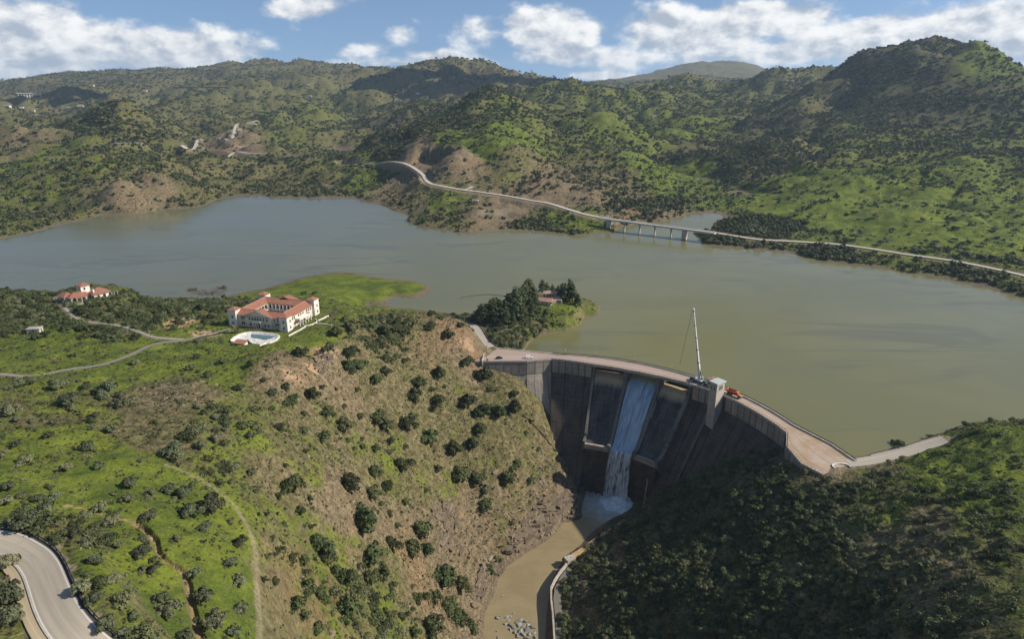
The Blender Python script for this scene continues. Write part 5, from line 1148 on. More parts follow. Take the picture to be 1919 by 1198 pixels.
# ------------------------------------------------------------------ bridges
def road_bridge():
    a = FAR_ROAD_W[-1].copy(); c = FAR_ROAD_E[0].copy(); a[2] += .5; c[2] += .5
    a = np.array([*Pz(1119, 408.3, 13.0)]); c = np.array([*Pz(1341, 437.2, 11.0)])
    r = empty('road_bridge', tuple((a+c)/2*np.array([1, 1, 0])), label='concrete road bridge on slender piers crossing the narrow lake arm', cat='bridge')
    w = WB(); w.beam(a, c, 8.0, .7); w.beam(a-[0, 0, .75], c-[0, 0, .75], 5.0, .8); w.build('deck', M_GREYW, r)
    w = WB(); d = (c-a)/np.linalg.norm(c-a); n = np.array([d[1], -d[0], 0])
    for s_ in (-1, 1): w.beam(a+n*3.8*s_+[0, 0, .8], c+n*3.8*s_+[0, 0, .8], .3, .9)
    w.build('parapet', M_WHITE, r)
    w = WB(); w.beam(a+[0, 0, .38], c+[0, 0, .38], 7.2, .05); w.build('roadway', FR, r, uvfun=lambda p: (0, p[0]))
    for u in (1142, 1171, 1199.5, 1228, 1258.5, 1284):
        ts = np.linspace(0, 1, 2001); Q = a+(c-a)*ts[:, None]; uu, _, _ = proj(Q); q = Q[np.argmin(abs(uu-u))]; gz = min(float(h_at(np.array([q[0]]), np.array([q[1]]))[0]), 0)-3
        wide = u in (1142, 1284)
        w = WB(); w.box((q[0], q[1], (q[2]-1.3+gz)/2), (2.6 if not wide else 6.5, 1.25 if not wide else 5.0, q[2]-1.3-gz), math.atan2(n[1], n[0])); 
        w.box((q[0], q[1], q[2]-1.75), (6.6, 1.5, .9), math.atan2(n[1], n[0])); w.build('pier' if not wide else 'abutment', M_PALE, r)
road_bridge()
def viaduct(p0, p1, piers, wid, label, mat, dmat, dk=1.6):
    a = np.array(p0); c = np.array(p1); r = empty('viaduct', tuple((a+c)/2*np.array([1, 1, 0])), label=label, cat='viaduct')
    w = WB(); w.beam(a, c, wid, dk); w.build('deck', dmat, r)
    for t in piers:
        q = a+(c-a)*t; gz = float(h_at(np.array([q[0]]), np.array([q[1]]))[0])-4
        if q[2]-gz < 2: continue
        w = WB(); w.box((q[0], q[1], (q[2]-.8+gz)/2), (4.4, 3.6, q[2]-.8-gz), 0, 1.0); w.build('pier', mat, r)
    return r
def above(u, v, lift):
    q = hit(u, v)[0]; return q+np.array([0, 0, lift])
_q = hit(58, 183)[0]; _d = float(depth_of(_q))-25
viaduct(Pd(30, 174.5, _d), Pd(86, 174.0, _d+60), np.linspace(.06, .96, 11), 11, 'far viaduct with a row of tall white piers in a dark valley', M_WHITE, M_GREYW)
_q = hit(378, 170)[0]; _d = float(depth_of(_q))-40
viaduct(Pd(326, 164.0, _d+30), Pd(428, 163.3, _d), np.linspace(.08, .94, 6), 11, 'long dark flat viaduct spanning the far valley beneath the skyline', M_GREYW, paint('dark_steel_deck', (.06, .06, .065), .8), 3.0)  # deck in one even dark grey

# ------------------------------------------------------------------ things on and about the dam
M_CRANE = paint('crane_white', (.66, .66, .65), .4, .1, var=.08); M_CRDK = paint('crane_dark', (.05, .055, .065), .5, .2); M_TYRE = paint('tyre_rubber', (.02, .02, .02), .9)
M_ORANGE = paint('orange_paint', (.42, .115, .035), .55, var=.25, scale=1.2); M_ORANGE_L = paint('orange_bonnet', (.52, .24, .11), .6, var=.2)
def tower():
    ph = 37.15; c = polar(ph, 124.4); r = empty('gate_tower', (c[0], c[1], -15.0), math.radians(ph), 'tall pale control tower with flat roof built against the dam face', 'tower')
    b = MB(); b.box((0, 0, 14.2), (7.2, 5.2, 28.8)); b.build('shaft', paint('tower_render', (.46, .41, .34), .9, var=.12, scale=.35), r)
    b = MB(); b.box((0, 0, 28.95), (8.4, 6.4, .6)); b.box((0, 0, 29.38), (7.8, 5.8, .28)); b.build('roof', paint('roof_membrane', (.44, .46, .43), .9, var=.08), r)
    for x in (-1.0, .1, 1.2): window(r, (x, -2.6, 24.6), (0, -1), .7, 2.6, M_FRAME, M_DARK, False)
    for y in (-1.0, 1.0): window(r, (-3.6, y, 24.8), (-1, 0), .7, 2.0, M_FRAME, M_DARK, False)
    window(r, (3.6, 0, 20.0), (1, 0), 1.2, 2.2, M_FRAME, M_WOOD, False, 'door')
tower()
def hut():
    ph = 41.0; c = polar(ph, 133.8); r = empty('crest_hut', (c[0], c[1], 5.0), math.radians(ph), 'small hut with brown tiled roof between the crane and the control tower', 'hut')
    b = MB(); b.box((0, 0, 2.1), (5.0, 6.0, 4.4)); b.build('wall', M_GREYW, r)
    b = MB(); hip(b, -2.5, 2.5, -3.0, 3.0, 4.303, 1.2, .5, 'y'); tiled(b, 'roof', M_TILE2, r)
    window(r, (0.2, -3.0, .1), (0, -1), 1.2, 2.3, M_FRAME, M_WOOD, False, 'door'); window(r, (-2.5, -1.2, 1.5), (-1, 0), 1.0, 1.3, M_FRAME, M_DARK, False); window(r, (-2.5, 1.3, 1.5), (-1, 0), 1.0, 1.3, M_FRAME, M_DARK, False)
hut()
def wheel(parent, x, y, z, r_=.55, w=.35):
    b = MB(); b.tube((x, y-w/2, z), (x, y+w/2, z), r_, n=12); t = b.build('wheel', M_TYRE, parent)
    b = MB(); b.tube((x, y-w/2-.02, z), (x, y+w/2+.02, z), r_*.5, n=8); b.build('rim', M_STEEL, t)
def crane():
    ph = 44.6; c = polar(ph, 132.0); yaw = math.radians(ph-90); r = empty('mobile_crane', (c[0], c[1], 5.03), yaw, 'white mobile crane with its long telescopic boom raised above the dam', 'crane')
    b = MB(); b.box((0, 0, 1.05), (12.4, 2.7, .7)); b.box((-5.2, 0, 1.6), (2.0, 2.6, .5)); b.build('chassis', M_CRDK, r)
    b = MB(); b.prism([(4.5, -1.3, .7), (6.4, -1.3, .7), (6.4, 1.3, .7), (4.5, 1.3, .7)], [(4.5, -1.25, 2.9), (5.9, -1.25, 2.9), (5.9, 1.25, 2.9), (4.5, 1.25, 2.9)]); cb = b.build('cab', M_CRANE, r)
    b = MB(); b.prism([(6.32, -1.1, 1.7), (6.36, -1.1, 1.7), (6.36, 1.1, 1.7), (6.32, 1.1, 1.7)], [(6.0, -1.1, 2.7), (6.06, -1.1, 2.7), (6.06, 1.1, 2.7), (6.0, 1.1, 2.7)]); b.build('windscreen', M_GLASS, cb)
    for x in (-4.6, -3.1, -1.6, 2.8, 5.4):
        for y in (-1.15, 1.15): wheel(r, x, y, .55)
    for x in (-3.9, 3.6):
        b = MB(); b.box((x, 0, .75), (.45, 6.8, .35))
        for y in (-3.3, 3.3): b.box((x, y, .4), (.3, .3, .75)); b.box((x, y, .06), (.8, .8, .1))
        b.build('outrigger', M_CRANE, r)
    b = MB(); b.box((-.6, 0, 1.9), (4.2, 2.6, 1.0)); b.box((-.2, -.9, 3.0), (1.6, .5, 1.3)); b.build('slewing_deck', M_CRANE, r)
    b = MB(); b.box((-3.2, 0, 2.2), (1.3, 2.7, 1.6)); b.build('counterweight', M_STEEL, r)
    b = MB(); b.box((.9, 1.0, 2.9), (1.7, .9, 1.5)); oc = b.build('operator_cab', M_CRANE, r)
    b = MB(); b.box((1.5, 1.0, 3.1), (.56, .92, .8)); b.build('window', M_GLASS, oc)
    # boom: foot to head, given in world direction then carried into the crane's own axes
    foot = Vector((c[0], c[1], 5.03+2.9)); head = Vector(Pd(1300.5, 583, float(depth_of(np.array([c[0], c[1], 5.0]))+2.0)-18.0)); R = Matrix.Rotation(-yaw, 3, 'Z'); o = Vector((c[0], c[1], 5.03))
    A = R @ (foot-o); H = R @ (head-o); d = H-A
    cuts = [0, .25, .44, .62, .80, 1.0]; wid = [1.15, .92, .76, .62, .50]
    for k in range(5):
        b = MB(); b.beam(A+d*cuts[k], A+d*min(1, cuts[k+1]+.012), wid[k], wid[k]*1.15, (0, 1, 0)); s_ = b.build('boom_section', M_CRANE, r)
        b = MB(); b.beam(A+d*(cuts[k+1]-.012), A+d*cuts[k+1], wid[k]*1.15, wid[k]*1.3, (0, 1, 0)); b.build('collar', M_CRDK, s_)
    b = MB(); b.beam(A+Vector((1.6, 0, -.6)), A+d*.2, .5, .5); b.build('luffing_ram', M_STEEL, r)
    b = MB(); b.beam(H, H+d.normalized()*1.6+Vector((-.4, 0, 0)), 1.0, .8); b.box(tuple(H+Vector((-.9, 0, .4))), (1.2, .6, .6)); b.build('boom_head', M_CRANE, r)
    b = MB()
    for q in (-.9, -1.35): b.tube(H+Vector((q, .1, .2)), H+Vector((q-5.0, .4, -35)), .05, n=4)
    b.build('hoist_rope', M_CRDK, r)
    b = MB(); b.box(tuple(H+Vector((-6.1, .4, -35.6))), (.5, .4, 1.0)); b.build('hook_block', M_ORANGE, r)
crane()
def dump_truck():
    ph = 34.3; c = polar(ph, 132.6); yaw = math.radians(ph-90); r = empty('dump_truck', (c[0], c[1], 5.04), yaw, 'orange articulated dump truck parked on the dam beside the control tower', 'dump truck')
    b = MB(); b.box((0, 0, 1.25), (8.6, 1.4, .5)); b.build('chassis', M_CRDK, r)
    b = MB(); V = [(-4.6, -1.3, 1.6), (1.0, -1.3, 1.6), (1.0, 1.3, 1.6), (-4.6, 1.3, 1.6), (-5.3, -1.6, 3.0), (1.3, -1.6, 3.2), (1.3, 1.6, 3.2), (-5.3, 1.6, 3.0), (-4.4, -1.1, 1.75), (.8, -1.1, 1.75), (.8, 1.1, 1.75), (-4.4, 1.1, 1.75), (-5.0, -1.45, 3.0), (1.1, -1.45, 3.2), (1.1, 1.45, 3.2), (-5.0, 1.45, 3.0)]
    b.add(V, [(0, 1, 5, 4), (1, 2, 6, 5), (2, 3, 7, 6), (3, 0, 4, 7), (0, 3, 2, 1), (8, 9, 10, 11), (8, 12, 13, 9), (9, 13, 14, 10), (10, 14, 15, 11), (11, 15, 12, 8), (4, 5, 13, 12), (5, 6, 14, 13), (6, 7, 15, 14), (7, 4, 12, 15)]); b.build('skip', M_ORANGE, r)
    b = MB(); b.prism([(1.7, -1.2, 1.3), (3.3, -1.2, 1.3), (3.3, 1.2, 1.3), (1.7, 1.2, 1.3)], [(1.8, -1.1, 3.3), (3.0, -1.1, 3.3), (3.0, 1.1, 3.3), (1.8, 1.1, 3.3)]); cb = b.build('cab', M_ORANGE, r)
    b = MB(); b.box((2.45, 0, 2.75), (.9, 2.32, .7)); b.build('window', M_GLASS, cb); b = MB(); b.box((2.4, 0, 3.36), (1.4, 2.3, .1)); b.build('cab_roof', M_ORANGE_L, cb)
    b = MB(); b.prism([(3.3, -1.0, 1.2), (5.2, -.95, 1.2), (5.2, .95, 1.2), (3.3, 1.0, 1.2)], [(3.3, -1.0, 2.3), (5.1, -.85, 2.0), (5.1, .85, 2.0), (3.3, 1.0, 2.3)]); b.build('bonnet', M_ORANGE_L, r)
    for x in (-3.4, -1.5, 4.2):
        for y in (-1.2, 1.2): wheel(r, x, y, .85, .85, .6)
dump_truck()
def car(name, x, y, z, rz, body, label, van=False):
    r = empty(name, (x, y, z), rz, label, 'van' if van else 'car'); L, W = (4.9, 1.9) if van else (4.3, 1.75)
    b = MB(); b.prism([(-L/2, -W/2, .28), (L/2, -W/2, .28), (L/2, W/2, .28), (-L/2, W/2, .28)], [(-L/2+.05, -W/2+.04, .85), (L/2-.12, -W/2+.06, .80), (L/2-.12, W/2-.06, .80), (-L/2+.05, W/2-.04, .85)]); b.build('body', body, r)
    x0, x1, t0, t1, h = (-L/2+.05, 1.5, -L/2+.25, .75, 1.95) if van else (-1.85, 1.15, -1.35, .5, 1.42)
    zb = .82
    b = MB(); b.prism([(x0, -W/2+.08, zb), (x1, -W/2+.08, zb), (x1, W/2-.08, zb), (x0, W/2-.08, zb)], [(t0, -W/2+.22, h), (t1, -W/2+.22, h), (t1, W/2-.22, h), (t0, W/2-.22, h)]); cb = b.build('cabin', M_GLASS if not van else body, r)
    b = MB(); b.box(((t0+t1)/2, 0, h+.02), (t1-t0+.1, W-.44, .06)); b.build('roof', body, cb)
    if van: b = MB(); b.prism([(x1-.02, -W/2+.2, zb+.15), (x1+.02, -W/2+.2, zb+.15), (x1+.02, W/2-.2, zb+.15), (x1-.02, W/2-.2, zb+.15)], [(t1+.1, -W/2+.3, h-.15), (t1+.16, -W/2+.3, h-.15), (t1+.16, W/2-.3, h-.15), (t1+.1, W/2-.3, h-.15)]); b.build('windscreen', M_GLASS, cb)
    for wx in (-1.35, 1.35):
        for wy in (-W/2+.1, W/2-.1): wheel(r, wx, wy, .32, .32, .22)
    for wy in (-.55, .55):
        b = MB(); b.box((L/2-.08, wy, .66), (.1, .3, .14)); b.build('headlight', M_WHITE, r)
BLACK = paint('black_car_paint', (.02, .02, .024), .25, .2, spec=.6); WHITEP = paint('white_car_paint', (.70, .70, .70), .3, spec=.5, var=.04)
p = Pz(935.5, 674.0, 5.05); car('parked_car', p[0], p[1]+1.4, 5.05, math.radians(12), BLACK, 'black car parked by the parapet at the dam\'s paved west end')
p = Pz(992.0, 673.5, 5.05); car('parked_van', p[0], p[1]+1.6, 5.05, math.radians(8), WHITEP, 'white van parked by the parapet where the dam wall bends', True)
g_ = hit(376, 617)[0]; car('parked_car', g_[0], g_[1], g_[2]+.05, math.radians(50), BLACK, 'dark car on the reddish dirt yard beside the grey lane')
b_ = hit(452, 629)[0]
def pole(name, x, y, z, h, label, cat, arm=1.2, mat=M_STEEL, head=True):
    r = empty(name, (x, y, z), 0, label, cat); b = MB(); b.tube((0, 0, -.3), (0, 0, h), .11, .07); b.build('post', mat, r)
    if head: b = MB(); b.tube((0, 0, h-.1), (-arm*.5, -arm, h+.15), .05); b.box((-arm*.55, -arm, h+.15), (.3, .8, .16)); b.build('lamp_head', M_WHITE, r)
    return r
for k, (u, v, lab) in enumerate(((1117, 674, 'lamp post on the lake side parapet above the first dry chute'), (1188, 682, 'lamp post on the lake side parapet above the flowing chute'), (1256, 697, 'lamp post on the lake side parapet above the third chute'), (1060, 668, 'lamp post on the lake side parapet near the dam\'s west bend'))):
    q = Pz(u, v, 5.4); ph = math.degrees(math.atan2(q[1]-DC[1], q[0]-DC[0])); x, y = polar(ph, R_UP-.2); pole('lamp_post', x, y, 5.3, 3.6, lab, 'lamp post', .7)
q = Pz(912, 679, 5.0); up = pole('utility_pole', q[0], q[1]+2, 4.6, 11.5, 'tall brown utility pole at the west end of the dam', 'utility pole', mat=M_WOOD, head=False)
b = MB(); b.box((0, 0, 10.8), (1.8, .16, .18)); b.build('crossarm', M_WOOD, up)
b = MB(); b.box((.5, .3, .7), (1.0, .7, 2.2)); b.build('meter_box', paint('orange_cabinet', (.40, .16, .05), .7), up)
# west abutment: pale retaining wall falling away from the dam's end; kerb of the lane
a = [Pz(u, v, z) for u, v, z in ((903, 678, 5.5), (907, 665, 5.8), (912, 655, 6.2))]
w = WB(); w.sweep(a, [(-.3, -3), (-.3, .7), (.3, .7), (.3, -3)]); rw = w.build('retaining_wall', M_PALE, None); rw['label'] = 'short pale retaining wall at the west end of the dam'; rw['category'] = 'wall'
w = WB(); w.sweep(offset(DAM_LANE, 3.3), [(-.15, -.6), (-.15, .45), (.15, .45), (.15, -.6)]); rw = w.build('lane_wall', M_BROWN, None); rw['label'] = 'low brown kerb wall along the lane to the pine grove'; rw['category'] = 'wall'
# lakeside barrier of the road east of the dam
br2 = empty('lakeside_barrier', tuple(SHORE_ROAD[len(SHORE_ROAD)//2]), label='dark barrier along the lake side of the road east of the dam', cat='crash barrier')
s1 = offset(SHORE_ROAD, -3.7); s1 = s1 if s1[:, 1].mean() > SHORE_ROAD[:, 1].mean() else offset(SHORE_ROAD, 3.7)
w = WB(); w.sweep(s1[6:], [(-.25, -1.6), (-.25, .35), (.25, .35), (.25, -1.6)]); w.build('kerb_wall', M_PALE, br2)
w = WB(); w.sweep(s1[6:], [(-.05, .6), (-.05, .95), (.05, .95), (.05, .6)]); w.build('rail', M_RAIL, br2)
for p in s1[6::2]: w = WB(); w.box((p[0], p[1], p[2]+.6), (.14, .14, .8)); w.build('post', M_RAIL, br2)
# white ring of concrete on the verge
q = Pz(1577, 876, 5.0); gz = float(h_at(np.array([q[0]]), np.array([q[1]]))[0])
w = WB(); w.sweep([(q[0]+4.2*math.cos(t), q[1]+2.6*math.sin(t), max(gz, 4.7)) for t in np.linspace(-.3, PI+.5, 26)], [(-.35, -.9), (-.35, .75), (.35, .75), (.35, -.9)]); rw = w.build('curved_wall', M_WHITE, None); rw['label'] = 'white curved low wall on the verge at the dam\'s east end'; rw['category'] = 'low wall'
# white garden walls by the mansion
for pts, lab in ((((541, 631), (552, 625), (562, 620), (573, 613)), 'white low garden wall along the mansion\'s sunlit side'), (((597, 602), (606, 598), (616, 593)), 'short white garden wall below the mansion\'s far corner tower'), (((590, 608), (605, 609), (622, 611)), 'thin pale garden wall beyond the mansion\'s round terrace'), (((460, 619), (475, 620), (496, 620.5)), 'ochre low wall between the mansion front and the pool'), (((487, 650), (500, 644), (512, 640)), 'pale edging wall beside the curved end of the pool')):
    P = np.array([hit(u, v)[0] for u, v in pts]); w = WB(); w.sweep(P, [(-.2, -1.2), (-.2, .75), (.2, .75), (.2, -1.2)]); rw = w.build('garden_wall', M_WHITE if 'ochre' not in lab else paint('ochre_wall', (.42, .28, .13), .9), None); rw['label'] = lab; rw['category'] = 'garden wall'
# river wall and walkway on the east bank
P = np.array([Pz(u, v, -67.2) for u, v in ((1172, 978), (1146, 995), (1120, 1012), (1095, 1030), (1072, 1045))])
w = WB(); w.sweep(P, [(-1.6, -4), (-1.6, .5), (1.6, .5), (1.6, -4)]); rw = w.build('river_ledge', paint('ochre_concrete', (.40, .27, .13), .9, var=.2), None); rw['label'] = 'ochre concrete ledge along the river below the dam'; rw['category'] = 'ledge'
P = np.array([Pz(u, v, -65.5) for u, v in ((1062, 1058), (1050, 1073), (1040, 1088), (1033, 1103), (1033, 1125), (1036, 1150), (1039, 1198), (1040, 1260))])
w = WB(); w.sweep(P, [(-.45, -6), (-.45, .6), (.45, .6), (.45, -6)]); rw = w.build('river_wall', M_PALE, None); rw['label'] = 'thin pale wall along the river\'s east bank below the ledge'; rw['category'] = 'wall'
P = np.array([Pz(u, v, -66.3) for u, v in ((1072, 1066), (1058, 1082), (1046, 1105), (1044, 1125), (1047, 1150), (1050, 1198), (1052, 1260))])
ribbon('path', P, 1.9, road_mat('river_path', (.17, .15, .12)), .3)
q = Pz(1068, 1051, -66.5); rw = MB(); rw.box((0, 0, 0), (5.2, 4.2, 3.4), .5); rw = rw.build('concrete_block', M_STONE, None); rw.location = q; rw['label'] = 'weathered concrete block where the river wall meets the ledge'; rw['category'] = 'block'
# floating line off the pine point
P = np.array([Pz(u, v, .12) for u, v in ((950, 556), (935, 553.5), (915, 552), (895, 553), (875, 556), (862, 559))])
w = WB(); w.sweep(P, [(-.35, -.2), (-.35, .15), (.35, .15), (.35, -.2)]); rw = w.build('floating_line', M_CRDK, None); rw['label'] = 'thin dark floating line curving off the pine point'; rw['category'] = 'float line'
# person on the lawn
def person():
    g = hit(598.5, 629)[0]; me = bpy.data.meshes.new('person')
    J = [(0, 0, .92), (0, 0, 1.15), (0, 0, 1.42), (0, 0, 1.55), (0, .02, 1.72), (-.19, 0, 1.42), (-.25, .03, 1.14), (-.24, .1, .9), (.19, 0, 1.42), (.25, .03, 1.14), (.24, .1, .9), (-.1, 0, .88), (-.11, .03, .48), (-.12, 0, .06), (-.12, .16, .03), (.1, 0, .88), (.12, -.03, .48), (.13, -.06, .06), (.13, .1, .03)]
    E = [(0, 1), (1, 2), (2, 3), (3, 4), (2, 5), (5, 6), (6, 7), (2, 8), (8, 9), (9, 10), (0, 11), (11, 12), (12, 13), (13, 14), (0, 15), (15, 16), (16, 17), (17, 18)]
    Rr = [.15, .15, .17, .065, .115, .075, .055, .04, .075, .055, .04, .1, .075, .05, .045, .1, .075, .05, .045]
    me.from_pydata(J, E, []); o = link('person', me, paint('dark_clothes', (.025, .028, .04), .9), None, label='person in dark clothes standing on the lawn beyond the mansion', cat='person')
    o.modifiers.new('skin', 'SKIN'); o.modifiers.new('sub', 'SUBSURF').levels = 1
    for k, v in enumerate(me.skin_vertices[0].data): v.radius = (Rr[k], Rr[k]); v.use_root = (k == 0)
    o.location = g
person()
# mast on the far shore slope
g_ = hit(946, 152)[0]

# ------------------------------------------------------------------ plants
def leaf_mat(name, a, b, tint=(.12, .10, .05), transl=.18, var=.48):
    m, g, bs, out = new_mat(name); geo = g.add('ShaderNodeNewGeometry'); oi = g.add('ShaderNodeObjectInfo')
    n = g.noise(geo.outputs['Position'], 1.1, 3, .6); c = g.mix(g.smooth(n, .32, .68), a, b)
    c = g.mix(g.smooth(oi.outputs['Random'], .78, 1.0, 0, .45), c, tint)
    c = g.add('ShaderNodeHueSaturation', ins={'Value': g.lin(oi.outputs['Random'], 0, 1, 1-var, 1+var), 'Hue': g.lin(g.math('FRACT', g.math('MULTIPLY', oi.outputs['Random'], 7.3)), 0, 1, .475, .52), 'Color': c}).outputs[0]
    g.l.new(c, bs.inputs['Base Color']); bs.inputs['Roughness'].default_value = .75; bs.inputs['Specular IOR Level'].default_value = .25
    tr = g.add('ShaderNodeBsdfTranslucent', ins={'Color': c}); mx = g.add('ShaderNodeMixShader', ins={0: transl, 1: bs.outputs[0], 2: tr.outputs[0]}); g.l.new(mx.outputs[0], out.inputs[0])
    return m
ML_OLIVE = leaf_mat('olive_leaves', (.078, .092, .042), (.150, .162, .086), (.15, .13, .07), .15)
ML_EVER = leaf_mat('evergreen_leaves', (.036, .052, .016), (.088, .104, .034), (.105, .100, .045), .15)
ML_SCRUB = leaf_mat('scrub_leaves', (.058, .076, .026), (.120, .135, .056), (.16, .15, .09), .15)
ML_PINE = leaf_mat('pine_needles', (.040, .056, .020), (.085, .104, .040), (.08, .09, .035), .1, .2)
ML_DRY = leaf_mat('dry_tufts', (.078, .072, .028), (.150, .126, .060), (.20, .15, .08), .15)
ML_PALM = leaf_mat('palm_fronds', (.075, .085, .03), (.15, .135, .055), (.2, .15, .07), .15)
M_BARK = paint('bark', (.075, .058, .042), .95, var=.3, scale=3); M_BARE = paint('bare_branches', (.16, .105, .085), .95, var=.3, scale=2)
def leaf_cloud(name, clumps, n, size, mat, seed, flat=0.0, up=.25, jag=.55):
    """leaf clusters spread over and inside a set of clumps (centre, radii): real small faces, mostly facing outwards"""
    g = np.random.default_rng(seed); V = []; F = []
    w = np.array([c[1][0]*c[1][1]+c[1][0]*c[1][2] for c in clumps]); w = w/w.sum(); ks = g.choice(len(clumps), n, p=w)
    allc = np.array([c[0] for c in clumps]); mid = allc.mean(0)
    for k in ks:
        c, r = np.array(clumps[k][0]), np.array(clumps[k][1]); d = g.normal(size=3); d /= np.linalg.norm(d); d[2] = d[2] if d[2] > -.45 else -d[2]*.6
        rad = (.62+.42*g.random()**.6); p = c+d*r*rad
        if p[2] < .02: p[2] = .02+.1*g.random()
        nn = d*1.0+(p-mid)/(np.linalg.norm(p-mid)+1e-6)*.5+np.array([0, 0, up])+g.normal(size=3)*jag; nn /= np.linalg.norm(nn)
        t = np.cross(nn, g.normal(size=3)); t /= np.linalg.norm(t)+1e-9; b = np.cross(nn, t); s = size*(.6+.8*g.random()); e = s*(.55+.5*g.random()); o = len(V)
        V += [p-t*s-b*e*.25, p+b*e*.9-t*s*.15, p+t*s+b*e*.2, p-b*e*.9+t*s*.1]; F.append((o, o+1, o+2, o+3))
    me = mesh_from(name, np.array(V), np.array(F), True); me.materials.append(mat); return me
def clumpy(seed, n, R, H, z0, rr=(.32, .5), flatk=.8):
    g = np.random.default_rng(seed); out = []
    for i in range(n):
        a = 2*PI*i/n*2.4+g.random()*.9; q = math.sqrt((i+.5)/n); f = .82*q; z = z0+H*(1-(q*.75)**2)*(.35+.6*g.random()); r = rr[0]+(rr[1]-rr[0])*g.random()
        out.append(((R*f*math.cos(a)*(1+.28*g.normal()), R*f*math.sin(a)*(1+.28*g.normal()), z), (r*R, r*R, r*R*flatk)))
    return out
OLIVE = [leaf_cloud('olive_crown', clumpy(20+i, 9, 1.0, .85, .42, (.28, .46)), 760, .115, ML_OLIVE, 40+i) for i in range(5)]
EVER = [leaf_cloud('shrub_crown', clumpy(60+i, 12, 1.06, 1.0, .16, (.24, .48), .95), 800, .12, ML_EVER, 80+i) for i in range(5)]
SCRUB = [leaf_cloud('scrub_crown', clumpy(100+i, 7, 1.0, .7, .10, (.32, .5), .85), 460, .105, ML_SCRUB, 120+i) for i in range(4)]
def pine_clumps(seed, lean=0):
    g = np.random.default_rng(seed); out = []
    for k in range(15):
        t = k/14; z = .55+2.25*t; R = .80*(1-t)**.65*(.75+.4*g.random())+.10; a = k*2.4+g.random(); out.append(((R*.62*math.cos(a), R*.62*math.sin(a), z), (.40*(1-t*.5), .40*(1-t*.5), .32)))
    out.append(((0, 0, 1.5), (.5, .5, .9))); return out
PINE = [leaf_cloud('pine_crown', pine_clumps(140+i), 900, .10, ML_PINE, 160+i) for i in range(4)]
def trunk_mesh(name, h, r, limbs, seed, spread=.5, mat=M_BARK):
    g = random.Random(seed); b = MB(); b.tube((0, 0, -.35), (.04, .03, h*.55), r*1.25, r*.8, 7); b.tube((.04, .03, h*.55), (0, .05, h), r*.8, r*.4, 6)
    for k in range(limbs):
        a = 2*PI*k/limbs+g.random(); b.tube((.03, .03, h*(.4+.25*g.random())), (spread*math.cos(a), spread*math.sin(a), h*(.9+.35*g.random())), r*.5, r*.15, 5)
    me = bpy.data.meshes.new(name); me.from_pydata(b.v, [], b.f); me.materials.append(mat); return me
T_OLIVE = trunk_mesh('trunk', .75, .085, 4, 3, .5); T_PINE = trunk_mesh('trunk', 2.5, .06, 5, 4, .25); T_EVER = trunk_mesh('trunk', .7, .09, 4, 5, .4)
def copy_child(src_mesh, name, parent): o = bpy.data.objects.new(name, src_mesh); COL.objects.link(o); o.parent = parent; return o
PLANTS = []       # (object, kind, xyz, radius)
def tree(kind, p, rad, hs=1.0):
    g = RNG; crown, trunk = {'olive_tree': (OLIVE, T_OLIVE), 'pine_tree': (PINE, T_PINE), 'evergreen_tree': (EVER, T_EVER)}[kind]
    r = empty(kind, (p[0], p[1], p[2]-.1), float(g.random()*6.28)); r.scale = (rad*(.9+.2*g.random()), rad*(.74+.42*g.random()), rad*hs*(.8+.4*g.random() if kind != 'pine_tree' else 1.0)); r.rotation_euler.x = float(g.normal()*.06)
    copy_child(trunk, 'trunk', r); copy_child(crown[int(g.integers(len(crown)))], 'crown', r); PLANTS.append((r, kind, np.array(p), rad)); return r
def shrub(p, rad, hs=1.0, src=None, name='scrub_bush'):
    o = bpy.data.objects.new(name, (src or SCRUB)[int(RNG.integers(len(src or SCRUB)))]); COL.objects.link(o)
    hs *= RNG.uniform(.7, 1.25); o.location = (p[0], p[1], p[2]-.12*rad); o.rotation_euler = (0, 0, float(RNG.random()*6.28)); o.scale = (rad, rad*(.85+.3*RNG.random()), rad*hs); PLANTS.append((o, name, np.array(p), rad)); return o
def place(lst, sc, ox, oy, fn, grow=.5, lift=.30):
    A = np.array(lst, float); u = A[:, 0]/sc+ox; v = A[:, 1]/sc+oy; d = A[:, 2]/sc; Q = hit(u, v+d*lift); dep = depth_of(Q)
    for q, dd, w in zip(Q, dep, d): fn(q, max(.5, w*dd/FPX*grow))
# olives of the west slope
place([(270,45,90),(390,55,50),(150,30,55),(320,120,80),(490,70,110),(540,130,80),(45,170,90),(80,205,50),(235,215,50),(220,275,60),(425,190,70),(500,250,70),(115,385,75),(20,360,60),(395,325,75),(300,425,60),(445,420,50),(780,350,100),(590,490,80),(880,270,80),(905,325,60),(1050,420,90),(760,520,70),(830,540,80),(960,590,110),(35,505,70),(20,575,70),(245,560,70),(210,610,90),(120,670,110),(390,635,70),(500,670,70),(330,725,60),(400,760,70),(680,640,80),(850,620,90),(925,690,80),(800,745,60),(1085,760,90),(640,800,100),(700,875,80),(440,840,80),(510,925,80),(1040,850,80),(1080,925,90),(880,900,60),(370,960,110),(420,1010,80),(55,985,120),(70,1090,130),(30,850,120),(15,940,80),(560,1020,70),(760,1060,110),(930,1000,110),(1090,1055,80),(980,1100,100),(600,1090,60),(480,1130,110),(560,1160,80),(930,1130,90),(1050,1160,80),(830,1180,70),(700,1180,70)], 2.406, 0, 700, lambda q, r: tree('olive_tree', q, r*1.02, .95))
